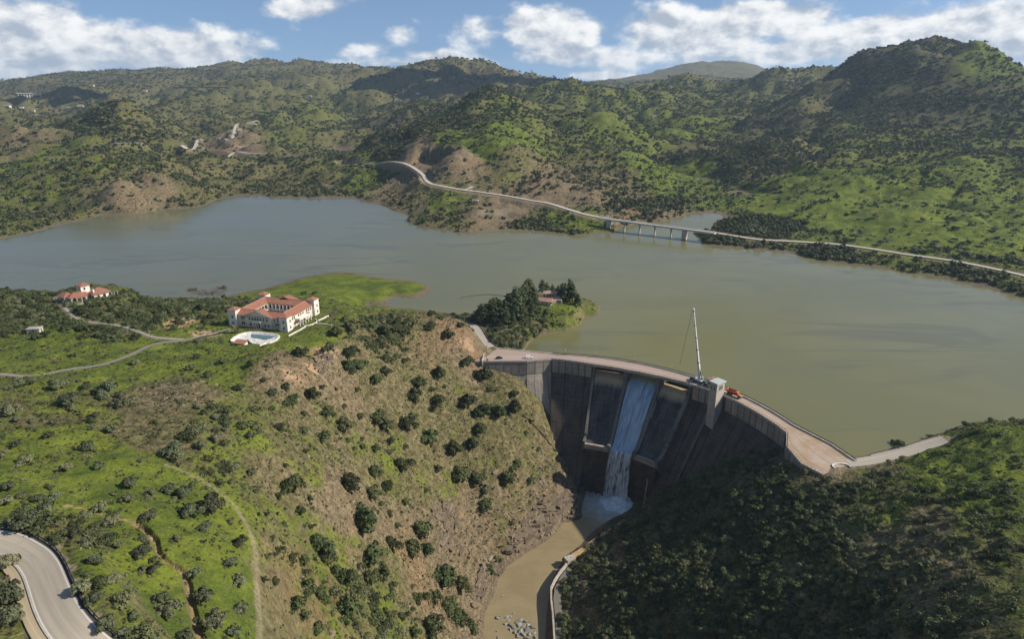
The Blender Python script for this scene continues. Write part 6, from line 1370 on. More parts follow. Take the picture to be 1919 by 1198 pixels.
# dark rounded evergreens on the gorge slope
place([(355,115,70),(380,165,70),(485,185,45),(450,220,55),(690,200,60),(795,155,55),(855,195,75),(590,270,70),(610,230,60),(685,300,55),(800,300,65),(860,325,50),(910,340,60),(972,320,65),(970,275,35),(455,365,65),(490,395,50),(560,385,65),(335,395,65),(250,435,55),(390,360,40),(270,340,45),(840,405,60),(810,460,60),(745,485,70),(650,430,75),(655,450,50),(830,350,40),(550,535,80),(440,565,60),(140,620,90),(355,610,85),(430,640,70),(490,620,60),(770,570,75),(830,590,60),(975,540,50),(945,595,60),(680,555,40),(560,680,40),(405,740,110),(430,870,115),(510,830,75),(585,850,90),(620,790,80),(245,830,110),(265,880,80),(325,955,95),(425,965,85),(195,1000,75),(175,905,60),(340,1085,105),(255,1045,50),(705,950,105),(770,985,60),(455,1105,60),(550,1110,50),(610,1040,70),(670,1040,70),(720,1070,80),(660,1150,120),(750,1110,80),(860,690,60),(870,930,40),(150,1060,80),(180,1110,50),(445,480,45),(205,275,60),(135,290,50),(110,245,35),(180,410,45),(85,400,50),(165,115,70),(300,40,55),(365,20,60),(425,15,60),(480,45,60),(580,10,60),(720,50,50),(660,15,40),(345,165,55),(270,100,50),(590,360,45),(470,345,45),(600,300,40),(770,1120,70),(810,1150,60),(480,940,60),(380,1000,60),(590,1170,60),(230,1150,60),(530,770,30),(640,860,60)], 2.0033, 480, 600, lambda q, r: tree('evergreen_tree', q, r*1.0, 1.0))
place([(185,490,30),(505,450,38),(165,710,40),(205,770,30),(345,450,28),(395,445,25),(365,480,25),(400,475,28),(500,490,35),(110,545,25),(1030,375,25),(200,670,26),(85,655,36),(60,820,26),(40,880,40),(85,860,40),(70,975,45),(25,970,35),(105,765,26),(380,260,26),(300,258,20),(245,250,26),(660,255,30),(880,255,26),(500,720,30),(470,690,26),(640,640,24),(960,755,30),(900,890,36),(855,640,30),(330,320,28),(290,350,30),(180,350,30),(115,310,40),(60,330,30),(1010,420,24),(1060,480,24),(1030,600,30),(560,470,30)], 2.0033, 480, 600, lambda q, r: shrub(q, r*1.0, .9, EVER, 'evergreen_bush'))
# thick scrub covering the east bank, big bushes singled out
place([(470,140,110),(1370,150,90),(665,365,110),(1480,655,170),(690,250,60),(860,255,110),(960,275,80),(1050,310,100),(1090,340,90),(400,350,80),(330,400,90),(300,440,110),(280,570,110),(390,610,90),(560,410,90),(620,400,80),(760,490,100),(700,640,100),(600,810,110),(710,850,110),(950,470,100),(970,570,110),(1100,590,80),(930,760,110),(780,580,90),(420,960,110),(600,680,80),(520,720,90),(350,670,90),(480,640,70),(1000,820,80),(1110,930,90),(780,780,70),(860,930,80),(1230,870,70),(1590,865,60),(1480,385,120),(1740,245,80),(1730,375,90),(1850,580,130),(1890,480,90),(1860,840,160),(1870,980,90),(1720,105,50),(1820,110,70),(1660,690,50),(1200,450,80),(1260,500,80),(1400,490,60),(1350,740,90),(1440,740,80),(1290,900,90),(1150,700,80),(1230,650,80),(1050,700,80),(880,860,80),(1020,960,90),(680,940,90),(760,960,80),(330,800,90),(250,900,80),(470,850,80),(180,600,70),(90,720,80),(130,780,70),(60,840,60),(1580,190,70),(1530,270,80),(1300,340,70),(1180,330,80),(1260,280,60),(1000,330,70),(800,340,70),(720,430,80),(860,420,80),(640,500,80),(450,480,80),(540,560,80),(1750,1000,90),(1640,960,80),(1540,900,80),(1450,960,90),(1780,700,70),(1700,560,70),(1840,330,60),(1890,260,60),(1640,340,50),(1100,820,80),(1180,960,80)], 2.343, 1100, 760, lambda q, r: shrub(q, r*.62, .95))
# pines of the grove
def pines():
    L = [(300,700,250),(390,690,290),(250,640,190),(430,600,230),(500,650,250),(570,700,180),(600,560,230),(640,620,270),(700,610,320),(740,560,320),(790,520,320),(830,430,280),(840,540,230),(900,520,210),(560,640,230),(680,500,260),(350,640,200),(470,560,190),(760,640,210),(1000,310,185),(1050,300,150),(1130,300,130),(1240,300,150),(1330,400,240),(1280,410,210),(1230,380,140),(1190,340,120),(1360,420,190),(1420,480,150),(880,440,200),(640,700,150)]
    A = np.array(L, float); u = A[:, 0]/6.397+860; v = A[:, 1]/6.397+500; Q = hit(u, v)
    bad = (Q[:, 2] < 1.5) | (depth_of(Q) > 610)
    for k in np.where(bad)[0]: Q[k] = Pz(u[k], v[k], 8.0)
    dep = depth_of(Q)
    for q, d, h in zip(Q, dep, A[:, 2]/6.397):
        hh = max(6.0, min(20.0, h*d/FPX*1.02)); q[2] = float(h_at(np.array([q[0]]), np.array([q[1]]))[0]); rad = hh/2.95; tree('pine_tree', q, rad*1.5, .68)
pines()
def sample(n, r0, r1, th=41.0, seed=0, power=1.0):
    g = np.random.default_rng(seed); t = np.radians((g.random(n)*2-1)*th); r = (r0**(1+power)+(r1**(1+power)-r0**(1+power))*g.random(n))**(1/(1+power)); return r*np.sin(t), r*np.cos(t), g
LINES = [(MAIN_ROAD, MH+2.5), (LANE, 2.6), (VILLA_DRIVE, 2.2), (DAM_LANE, 4.2), (SHORE_ROAD, 5.6), (FAR_ROAD_W, 9.0), (FAR_ROAD_E, 10.0), (TRACK, 1.2), (SPUR, 4)]+[(q, 5.5) for q in HILL_ROADS]
def clear_of(x, y, extra=0.0):
    ok = np.ones(len(x), bool)
    for L, w in LINES:
        m = (x > L[:, 0].min()-20) & (x < L[:, 0].max()+20) & (y > L[:, 1].min()-20) & (y < L[:, 1].max()+20)
        if m.any(): d, _ = seg_dist(x[m], y[m], L); k = np.where(m)[0]; ok[k[d < w+extra]] = False
    a = math.radians(-16); fx, fy = Pz(538.5, 621, 45.0)[:2]; lx = (x-fx)*math.cos(a)+(y-fy)*math.sin(a); ly = -(x-fx)*math.sin(a)+(y-fy)*math.cos(a)
    ok &= ~((lx > -40) & (lx < 9) & (ly > -6) & (ly < 35))
    pc = Pz(475, 636, 45.5); ok &= np.hypot(x-pc[0], y-pc[1]) > 15
    ok &= np.hypot(x-VIL[0]-3, y-VIL[1]-7) > 16; ok &= ~((np.abs(x-PINEH[0]-6) < 16) & (np.abs(y-PINEH[1]-6) < 14))
    rr = np.hypot(x-DC[0], y-DC[1]); an = np.degrees(np.arctan2(y-DC[1], x-DC[0])); zz = base_h(x, y); ok &= ~((rr > np.where((an > 46) & (an < 75), 90, 126-.67*np.maximum(0, BAND-zz)-1.5)) & (rr < 140) & (an > 12) & (an < 92))
    ok &= ~((x > -235) & (x < -55) & (y > 500) & (y < 720) & (zz < 9))
    ok &= ~((x > -32) & (x < 30) & (y > 406) & (y < 437)); ok &= ~((x > 134) & (x < 178) & (y > 270) & (y < 312))
    return ok
# more olives and bushes where the photograph is thickly planted: the knoll below the villa, the far green terraces
def grow_many(n, box, fn, rad, seed, dens=1.0, sep=2.2):
    g = np.random.default_rng(seed); u = g.uniform(box[0], box[1], n*6); v = g.uniform(box[2], box[3], n*6); Q = hit(u, v); z = zones(Q[:, 0], Q[:, 1]); ok = clear_of(Q[:, 0], Q[:, 1], rad[0]*.7) & (Q[:, 2] > 1.0)
    have = [(o[2][0], o[2][1], o[3]) for o in PLANTS]; c = 0
    for k in np.where(ok)[0]:
        if c >= n: break
        if g.random() > z[k, 2]*dens+.05: continue
        r = g.uniform(*rad)
        if any((Q[k, 0]-a)**2+(Q[k, 1]-b)**2 < ((r+s)*.62)**2 for a, b, s in have): continue
        have.append((Q[k, 0], Q[k, 1], r)); fn(Q[k], r); c += 1
grow_many(48, (0, 330, 552, 640), lambda q, r: tree('evergreen_tree', q, r, .9), (2.0, 3.4), 201, 1.2)
grow_many(16, (640, 880, 592, 625), lambda q, r: tree('evergreen_tree', q, r, .95), (2.0, 3.2), 202, 1.4)
grow_many(22, (0, 520, 640, 780), lambda q, r: tree('olive_tree', q, r, .9), (1.6, 2.6), 203, 1.3)
grow_many(26, (0, 500, 780, 1190), lambda q, r: tree('olive_tree', q, r, .9), (1.2, 2.2), 207, 1.3)
grow_many(10, (360, 440, 570, 600), lambda q, r: tree('evergreen_tree', q, r, .9), (2.0, 3.0), 204, 1.4)
grow_many(120, (1400, 1919, 320, 500), lambda q, r: tree('olive_tree', q, r, 1.0), (2.6, 4.6), 205, .9)
grow_many(40, (930, 1110, 585, 650), lambda q, r: shrub(q, r, .8), (1.2, 2.6), 206, 1.4)
grow_many(120, (1080, 1919, 880, 1198), lambda q, r: shrub(q, r, .95), (1.3, 2.6), 208, 1.2)
# palms before the mansion
def frond_mesh(seed):
    g = random.Random(seed); b = MB()
    for k in range(26):
        a = 2*PI*k/26*2.4; e = .9-1.3*g.random(); L = 1.0; prev = Vector((0, 0, 0)); d = Vector((math.cos(a)*math.cos(e), math.sin(a)*math.cos(e), math.sin(e)))
        for s_ in range(4):
            d = (d+Vector((0, 0, -.24))).normalized(); nx = prev+d*L/4; sd = Vector((-math.sin(a), math.cos(a), 0))*(.17*(1-s_/4.6)); sn = Vector((-math.sin(a), math.cos(a), 0))*(.17*(1-(s_+1)/4.6))
            b.add([prev-sd, prev+sd, nx+sn, nx-sn], [(0, 1, 2, 3)]); prev = nx
    me = bpy.data.meshes.new('fronds'); me.from_pydata(b.v, [], b.f); me.materials.append(ML_PALM); return me
FRONDS = frond_mesh(3)
for (u, v, h, lab) in ((520, 622, 4.2, 'brown fronded palm before the mansion\'s front corner tower'), (441, 625, 4.0, 'yellowish palm between the mansion and the pool\'s narrow end'), (447, 624, 3.4, 'smaller yellowish palm beside the pool\'s narrow end')):
    q = hit(u, v)[0]; r = empty('palm_tree', tuple(q), 0, lab, 'palm tree', 'palms before the mansion'); b = MB(); b.tube((0, 0, -.4), (0, 0, h), .28, .2); b.build('trunk', M_BARK, r); f = copy_child(FRONDS, 'fronds', r); f.location = (0, 0, h-.1); f.scale = (2.2, 2.2, 2.2)
# drowned leafless thicket standing in the lake, and stray sunk bushes near it
def bare_bush(u, v, w, h, lab, seed):
    q = Pz(u, v, 0.0); g = random.Random(seed); b = MB()
    for k in range(46):
        x = (g.random()-.5)*w; y = (g.random()-.5)*w*.35; a = g.random()*6.28; t = Vector((x+math.cos(a)*h*.6, y+math.sin(a)*h*.5, h*(.45+.55*g.random())*(1-.5*abs(2*x/w)))); b.tube((x*.55, y*.5, -.6), t, .16, .07, 4)
        for _ in range(3): e = t+Vector((g.uniform(-1, 1)*h*.4, g.uniform(-1, 1)*h*.3, g.uniform(-.1, .3)*h)); b.tube(t*.75+Vector((x*.14, y*.12, 0)), e, .09, .04, 3)
    o = b.build('drowned_bush', M_BARE, None, fix=False, label=lab, cat='bare bush', group='drowned bushes in the lake'); o.location = q
bare_bush(393, 551, 24, 5.0, 'wide leafless reddish thicket standing in the lake behind the lane', 5); bare_bush(360, 545, 9, 3.0, 'small grey drowned bush west of the wide reddish thicket', 6); bare_bush(417, 541, 8, 3.4, 'purplish drowned bush at the wide thicket\'s eastern end', 7)

# ------------------------------------------------------------------ every plant gets a description that singles it out
LM = [('the sharp bend of the pale road', hit(60, 1010)[0]), ('the pale road at the frame\'s lower edge', hit(150, 1180)[0]), ('the gully\'s dark step', hit(305, 1045)[0]), ('the gully\'s upper end', hit(180, 968)[0]), ('the gully\'s lower end', hit(370, 1180)[0]), ('the top of the dirt track', hit(320, 875)[0]), ('the dirt track\'s bend', hit(465, 985)[0]), ('the dirt track\'s lower end', hit(486, 1180)[0]), ('the rock outcrop above the dirt track', hit(330, 735)[0]), ('the grey lane at the far west', hit(30, 700)[0]), ('the grey lane\'s middle', hit(235, 668)[0]), ('the reddish dirt yard', hit(385, 621)[0]),
      ('the white shed', hit(63, 626)[0]), ('the hilltop villa', np.array([VIL[0], VIL[1], 50])), ('the sandy cutting', hit(338, 602)[0]), ('the villa drive\'s lowest bend', hit(300, 628)[0]), ('the empty pool', hit(475, 640)[0]), ('the mansion\'s front corner tower', hit(538, 625)[0]), ('the mansion\'s far corner tower', hit(611, 594)[0]), ('the orange cliff below the mansion', hit(622, 655)[0]), ('the reddish bare ground west of the gorge', hit(555, 695)[0]), ('the west end of the dam', hit(905, 680)[0]), ('the orange scar above the dam lane', hit(872, 640)[0]), ('the middle of the gorge slope', hit(720, 800)[0]), ('the bare brown patch on the gorge slope', hit(650, 950)[0]), ('the dam wall\'s foot on the west bank', hit(1060, 860)[0]), ('the rock ledges by the river', hit(1010, 985)[0]), ('the river\'s muddy narrows', hit(925, 1090)[0]), ('the boulder heap in the river', hit(905, 1180)[0]), ('the brown scree above the river', hit(870, 1000)[0]), ('the lone dark tree beside the bare patch', hit(550, 915)[0]), ('the grassy lower gorge slope', hit(640, 1110)[0]), ('the gorge slope above the boulder heap', hit(800, 1150)[0]),
      ('the river ledge', Pz(1110, 1020, -67)), ('the concrete block by the river', Pz(1068, 1051, -66)), ('the thin river wall', Pz(1036, 1150, -66)), ('the waterfall\'s foot', Pz(1190, 960, -68)), ('the dam\'s stained east wall', hit(1345, 892)[0]), ('the white curved wall', hit(1577, 880)[0]), ('the road east of the dam', hit(1700, 850)[0]), ('the east hill\'s crest', hit(1850, 815)[0]), ('the east hill\'s green terrace', hit(1800, 900)[0]), ('the large round bush on the east slope', hit(1735, 1045)[0]), ('the dry gully on the east slope', hit(1650, 950)[0]), ('the east slope\'s lower corner', hit(1880, 1170)[0]), ('the middle of the dark east slope', hit(1430, 1000)[0]), ('the shaded foot of the east slope', hit(1180, 1150)[0]), ('the dark slope above the river wall', hit(1130, 1090)[0]), ('the lower middle of the east slope', hit(1450, 1150)[0]), ('the bare strip low on the east slope', hit(1620, 1120)[0]), ('the upper dark slope under the dam', hit(1400, 930)[0]),
      ('the pine point\'s tip', hit(1110, 590)[0]), ('the orange roofed lake house', hit(1017, 574)[0]), ('the lane into the pine grove', hit(890, 612)[0]), ('the reddish cove by the dam', hit(980, 640)[0]), ('the road bridge\'s east end', hit(1345, 440)[0]), ('the far green meadow', hit(1600, 395)[0]), ('the meadow\'s little ravine', hit(1625, 385)[0]), ('the far shore road\'s east end', hit(1880, 508)[0]), ('the far shore road\'s middle', hit(1620, 465)[0]), ('the upper edge of the far meadow', hit(1540, 340)[0]), ('the eastern far terraces', hit(1800, 420)[0]), ('the brushy gap above the far terraces', hit(1720, 330)[0]), ('the easternmost far pasture', hit(1890, 400)[0])]
ONES = ['', 'first', 'second', 'third', 'fourth', 'fifth', 'sixth', 'seventh', 'eighth', 'ninth', 'tenth', 'eleventh', 'twelfth', 'thirteenth', 'fourteenth', 'fifteenth', 'sixteenth', 'seventeenth', 'eighteenth', 'nineteenth']
def ordinal(n):
    if n < 20: return ONES[n]
    t = ['', '', 'twent', 'thirt', 'fort', 'fift', 'sixt', 'sevent', 'eight', 'ninet'][n//10]; return t+'ieth' if n % 10 == 0 else t+'y-'+ONES[n % 10]
DESC = {'olive_tree': ('grey-green olive tree', 'olive tree', 'olive trees on the grassy slopes'), 'evergreen_tree': ('dark round evergreen tree', 'tree', 'dark evergreen trees on the slopes'), 'pine_tree': ('tall dark pine', 'pine tree', 'pines of the lakeside grove'), 'evergreen_bush': ('small dark evergreen bush', 'bush', 'small evergreen bushes on the gorge slope'), 'scrub_bush': ('dense green scrub bush', 'bush', 'scrub bushes of the east bank and pine point')}
def describe():
    by = {}
    LP = np.array([l[1][:2] for l in LM])
    for o, kind, p, r in PLANTS:
        d = np.hypot(*(LP-p[:2]).T); k = int(np.argmin(d)); by.setdefault((kind, k), []).append((d[k], o, r))
    for (kind, k), L in by.items():
        ds, cat, grp = DESC[kind]
        for n, (d, o, r) in enumerate(sorted(L, key=lambda q: q[0]), 1):
            o['label'] = f"{ds} {'nearest' if n == 1 else ordinal(n)+' nearest'} to {LM[k][0]}"; o['category'] = cat; o['group'] = grp
describe()

# ------------------------------------------------------------------ uncountable cover: instanced scrub, tufts and far woods
def scatter(name, P, scale, rot, sources, idx):
    me = bpy.data.meshes.new(name); me.vertices.add(len(P)); me.vertices.foreach_set('co', np.ascontiguousarray(P, np.float32).ravel())
    for an, typ, arr, key in (('size', 'FLOAT_VECTOR', scale, 'vector'), ('turn', 'FLOAT_VECTOR', rot, 'vector'), ('pick', 'INT', idx, 'value')):
        a = me.attributes.new(an, typ, 'POINT'); a.data.foreach_set(key, np.ascontiguousarray(arr, np.int32 if typ == 'INT' else np.float32).ravel())
    me.update(); o = link(name, me, None, kind='stuff')
    ng = bpy.data.node_groups.new(name, 'GeometryNodeTree'); ng.interface.new_socket('Geometry', in_out='INPUT', socket_type='NodeSocketGeometry'); ng.interface.new_socket('Geometry', in_out='OUTPUT', socket_type='NodeSocketGeometry')
    N = ng.nodes; L = ng.links; gi = N.new('NodeGroupInput'); go = N.new('NodeGroupOutput'); ip = N.new('GeometryNodeInstanceOnPoints'); jn = N.new('GeometryNodeJoinGeometry')
    for s_ in reversed(sources):
        oi = N.new('GeometryNodeObjectInfo'); oi.inputs['Object'].default_value = s_; oi.inputs['As Instance'].default_value = True; oi.transform_space = 'ORIGINAL'; L.new(oi.outputs['Geometry'], jn.inputs[0])
    def attr(n, t): q = N.new('GeometryNodeInputNamedAttribute'); q.data_type = t; q.inputs['Name'].default_value = n; return q.outputs[0]
    L.new(gi.outputs[0], ip.inputs['Points']); L.new(jn.outputs[0], ip.inputs['Instance']); ip.inputs['Pick Instance'].default_value = True
    L.new(attr('pick', 'INT'), ip.inputs['Instance Index']); L.new(attr('turn', 'FLOAT_VECTOR'), ip.inputs['Rotation']); L.new(attr('size', 'FLOAT_VECTOR'), ip.inputs['Scale']); L.new(ip.outputs[0], go.inputs[0])
    o.modifiers.new('scatter', 'NODES').node_group = ng; return o
# small plants that stand in the open near the camera; the instanced cover repeats their meshes
def seed_plant(name, me, u, v, r, lab, cat):
    q = hit(u, v)[0]; o = bpy.data.objects.new(name, me); COL.objects.link(o); o.location = q; o.scale = (r, r, r); o['label'] = lab; o['category'] = cat; return o
TUFT = [leaf_cloud('tuft', [((0, 0, .25), (.7, .7, .45)), ((.35, .2, .2), (.45, .45, .35)), ((-.3, .25, .2), (.45, .4, .3))], 46, .26, ML_DRY, 300+i, jag=.7) for i in range(2)]
LOW = [leaf_cloud('low_bush', clumpy(310+i, 4, .9, .55, .1, (.4, .55)), 70, .25, ML_SCRUB, 320+i) for i in range(3)]
DARK = [leaf_cloud('far_tree', clumpy(330+i, 5, .85, .9, .2, (.42, .58), .95), 90, .27, ML_EVER, 340+i) for i in range(3)]
GREY = [leaf_cloud('far_olive', clumpy(350+i, 5, .85, .8, .3, (.40, .55), .9), 80, .27, ML_OLIVE, 360+i) for i in range(2)]
s_t = [seed_plant('dry_tuft', TUFT[0], 560, 880, .8, 'dry grass tuft on bare ground near the lone dark tree', 'grass tuft'), seed_plant('dry_tuft', TUFT[1], 640, 870, .8, 'straw coloured tuft on the open middle gorge slope', 'grass tuft')]
s_l = [seed_plant('low_bush', LOW[0], 520, 965, 1.0, 'low bush beside the narrow path east of the dirt track', 'bush'), seed_plant('low_bush', LOW[1], 590, 1050, 1.0, 'low bush on the grassy slope under the round dark trees', 'bush'), seed_plant('low_bush', LOW[2], 540, 800, 1.0, 'low bush near the top of the narrow path', 'bush')]
s_d = [seed_plant('wild_tree', DARK[0], 1010, 330, 4.0, 'dark wild tree on the pyramid hill above the quarry road', 'tree'), seed_plant('wild_tree', DARK[1], 300, 320, 4.0, 'dark wild tree on the rocky western lake slope', 'tree'), seed_plant('wild_tree', DARK[2], 1330, 300, 4.0, 'dark wild tree in the thick wood left of the meadow', 'tree')]
s_g = [seed_plant('wild_olive', GREY[0], 1250, 330, 4.0, 'grey-green wild olive on the grass strip behind the bridge', 'tree'), seed_plant('wild_olive', GREY[1], 120, 300, 4.0, 'grey-green wild olive on the western lake hill', 'tree')]
def spread(name, n, r0, r1, rad, sources, seed, accept, power=1.0, th=41, hs=(.8, 1.1)):
    x, y, g = sample(n, r0, r1, th, seed, power); z = h_at(x, y); Z = zones(x, y); ok = clear_of(x, y, rad[0]*.5) & (g.random(n) < accept(x, y, z, Z)) & np.where(np.hypot(x, y) > 470, z > .8, (z > RIVER_Z+1.2))
    res = (np.hypot(x-DC[0], y-DC[1]) > R_UP) & (y > 285) & (np.hypot(x, y) > 340); ok &= ~(res & (z < .8))
    x, y, z, Z = x[ok], y[ok], z[ok], Z[ok]; m = len(x); s = rad[0]+(rad[1]-rad[0])*g.random(m)**1.7
    sc = np.stack([s*(.85+.3*g.random(m)), s*(.85+.3*g.random(m)), s*(hs[0]+(hs[1]-hs[0])*g.random(m))], 1); rt = np.stack([np.zeros(m), np.zeros(m), g.random(m)*6.28], 1)
    print(name, m); return scatter(name, np.stack([x, y, z-.1*s], 1), sc, rt, sources, g.integers(0, len(sources), m))
def clump(x, y, sc, lo, hi, seed): return sstep(lo, hi, fbm(x, y, sc, 3, .6, False, seed))
def gully(x, y): return np.clip(.25+.85*sstep(.05, .6, fbm(x+30*fbm(x, y, 120, 2, .5, False, 15), y, 95, 4, 0.48, True, 1))+.3*sstep(.1, .6, fbm(x+60*fbm(x, y, 300, 2, .5, False, 16), y, 260, 3, 0.42, True, 2)), .05, 1.3)
s_s = [o for o, k, p, r in PLANTS if k == 'scrub_bush'][:6]
spread('dry_grass', 90000, 60, 520, (.25, .80), s_t, 401, lambda x, y, z, Z: .85*np.clip(1.2-Z[:, 0], .15, 1)*clump(x, y, 11, -.4, .2, 51), power=.7)
spread('undergrowth', 70000, 60, 560, (.30, 1.2), s_l, 402, lambda x, y, z, Z: (.24+.75*Z[:, 2])*clump(x, y, 16, -.25, .3, 52), power=.7)
spread('scrub', 46000, 90, 560, (1.1, 3.3), s_s, 403, lambda x, y, z, Z: sstep(.38, .8, Z[:, 2])*(.10+.90*clump(x, y, 15, -.30, .15, 53)), power=.8)
spread('woodland', 190000, 560, 1500, (.9, 4.3), s_d+s_d+s_g, 404, lambda x, y, z, Z: np.clip((.008+1.2*Z[:, 2]**2.0)*(.25+.75*clump(x, y, 90, -.35, .2, 54))*(.3+.7*gully(x, y)), 0, 1)*.8)
spread('maquis', 220000, 560, 1300, (.6, 1.7), s_l+s_t, 408, lambda x, y, z, Z: np.clip((.95*Z[:, 2]-.05)*(.2+.8*clump(x, y, 45, -.3, .25, 58)), 0, 1)*.75)
spread('olive_groves', 42000, 560, 1500, (1.0, 3.4), s_g, 405, lambda x, y, z, Z: np.clip((.6*Z[:, 2]-.01)*clump(x, y, 110, -.2, .3, 55), 0, 1))
spread('far_woodland', 340000, 1480, 3000, (1.4, 5.4), s_d+s_g, 406, lambda x, y, z, Z: np.clip((.04+.95*Z[:, 2]**1.4)*(.2+.8*clump(x, y, 140, -.3, .25, 56))*gully(x, y), 0, 1)*.8)
spread('distant_woodland', 130000, 2950, 5600, (2.4, 7.5), s_d+s_g, 407, lambda x, y, z, Z: np.clip((.22+.9*Z[:, 2])*(.3+.7*clump(x, y, 240, -.3, .25, 57))*gully(x, y), 0, 1)*.9)


# ------------------------------------------------------------------ rocks
def rock_mat(name, a, b):
    m, g, bs, out = new_mat(name); geo = g.add('ShaderNodeNewGeometry'); oi = g.add('ShaderNodeObjectInfo'); n = g.noise(geo.outputs['Position'], 1.2, 5, .65)
    c = g.mix(g.smooth(n, .3, .7), a, b); c = g.add('ShaderNodeHueSaturation', ins={'Value': g.lin(oi.outputs['Random'], 0, 1, .7, 1.25), 'Color': c}).outputs[0]
    g.l.new(c, bs.inputs['Base Color']); bs.inputs['Roughness'].default_value = .92; bs.inputs['Specular IOR Level'].default_value = .2
    bp = g.add('ShaderNodeBump', ins={'Strength': .8, 'Distance': .15, 'Height': n}); g.l.new(bp.outputs[0], bs.inputs['Normal']); return m
MR_TAN = rock_mat('tan_rock', (.135, .106, .072), (.265, .215, .150)); MR_GREY = rock_mat('blue_grey_rock', (.16, .165, .17), (.33, .335, .335)); MR_RED = rock_mat('red_rock', (.15, .08, .05), (.23, .14, .09))
def rock_mesh(seed, mat, slab):
    g = np.random.default_rng(seed); bm = bmesh.new(); bmesh.ops.create_icosphere(bm, subdivisions=2, radius=1.0)
    pl = [(v/np.linalg.norm(v), .42+.3*g.random()) for v in np.r_[g.normal(size=(8, 3)), [[0, 0, 1.0]]]]
    for v in bm.verts:
        p = np.array(v.co)
        for n, d in pl:
            k = p@n
            if k > d: p = p-n*(k-d)
        v.co = Vector((p[0], p[1]*(.6+.3*g.random()*0), p[2]*slab))
    me = bpy.data.meshes.new('rock'); bm.to_mesh(me); bm.free(); me.materials.append(mat); return me
ROCK_T = [rock_mesh(500+i, MR_TAN, .55) for i in range(4)]; ROCK_G = [rock_mesh(520+i, MR_GREY, .7) for i in range(4)]
def boulder(p, r, me, lab, grp): o = bpy.data.objects.new('boulder', me); COL.objects.link(o); o.location = p; o.scale = (r, r*random.uniform(.7, 1.1), r*random.uniform(.8, 1.1)); o.rotation_euler = (random.uniform(-.3, .3), random.uniform(-.3, .3), random.uniform(0, 6.28)); o['label'] = lab; o['category'] = 'boulder'; o['group'] = grp; return o
HEAP = zoomed([(255,1060,26),(320,1055,26),(365,1032,18),(330,1080,24),(310,1100,26),(345,1110,28),(380,1090,26),(410,1075,30),(440,1085,26),(400,1110,32),(430,1120,30),(370,1130,26),(460,1110,26),(490,1125,30),(450,1140,34),(410,1150,30),(375,1155,24),(340,1140,20),(470,1165,32),(430,1175,34),(500,1160,28),(390,1180,28),(455,1195,34),(250,1150,14),(258,1190,16),(275,1050,14),(345,1050,16),(505,1190,26),(290,915,12),(480,1090,18)] and [(a, b) for a, b, c in [(255,1060,26),(320,1055,26),(365,1032,18),(330,1080,24),(310,1100,26),(345,1110,28),(380,1090,26),(410,1075,30),(440,1085,26),(400,1110,32),(430,1120,30),(370,1130,26),(460,1110,26),(490,1125,30),(450,1140,34),(410,1150,30),(375,1155,24),(340,1140,20),(470,1165,32),(430,1175,34),(500,1160,28),(390,1180,28),(455,1195,34),(250,1150,14),(258,1190,16),(275,1050,14),(345,1050,16),(505,1190,26),(290,915,12),(480,1090,18)]], 3.545, 860, 860)
_hr = [26,26,18,24,26,28,26,30,26,32,30,26,26,30,34,30,24,20,32,34,28,28,34,14,16,14,16,26,12,18]
hp = sorted([(Pz(u, v, RIVER_Z+.15), c) for (u, v), c in zip(HEAP, _hr)], key=lambda q: np.hypot(*(q[0][:2]-Pz(1036, 1150, RIVER_Z)[:2])))
for n, (p, c) in enumerate(hp, 1):
    d = float(depth_of(p)); boulder(p, c/3.545*d/FPX*.85, ROCK_G[n % 4], f"blue-grey boulder in the river, {'nearest' if n == 1 else ordinal(n)+' nearest'} to the thin river wall", 'boulders heaped in the river')
# pale rocks of the outcrop above the dirt track and along the gorge rim
OUT = [(322,728,20),(300,722,16),(345,733,18),(362,724,15),(378,716,18),(392,712,16),(288,735,14),(335,745,20),(310,748,15),(405,722,12),(352,752,14),(280,812,12),(560,650,20),(573,668,18),(548,700,16),(590,690,16),(605,662,18),(616,646,20),(632,662,14),(538,716,15),(520,760,12),(580,712,13),(190,737,10),(100,672,16),(92,664,14),(185,770,10)]
_oq = [(q, w*float(depth_of(q))/FPX*.5) for q, w in ((hit(u, v)[0], w) for u, v, w in OUT)]
for n, (q, r) in enumerate(sorted(_oq, key=lambda t: np.hypot(*(t[0][:2]-LM[8][1][:2]))), 1):
    boulder(q-np.array([0, 0, r*.15]), r, ROCK_T[n % 4], f"pale tan boulder, {'nearest' if n == 1 else ordinal(n)+' nearest'} to the rock outcrop above the dirt track", 'pale boulders on the west slope')
_ro = [o for o in COL.objects if o.name.startswith('boulder') and o.data in ROCK_T]; _rs4 = [next(o for o in _ro if o.data == m) for m in ROCK_T if any(o.data == m for o in _ro)]
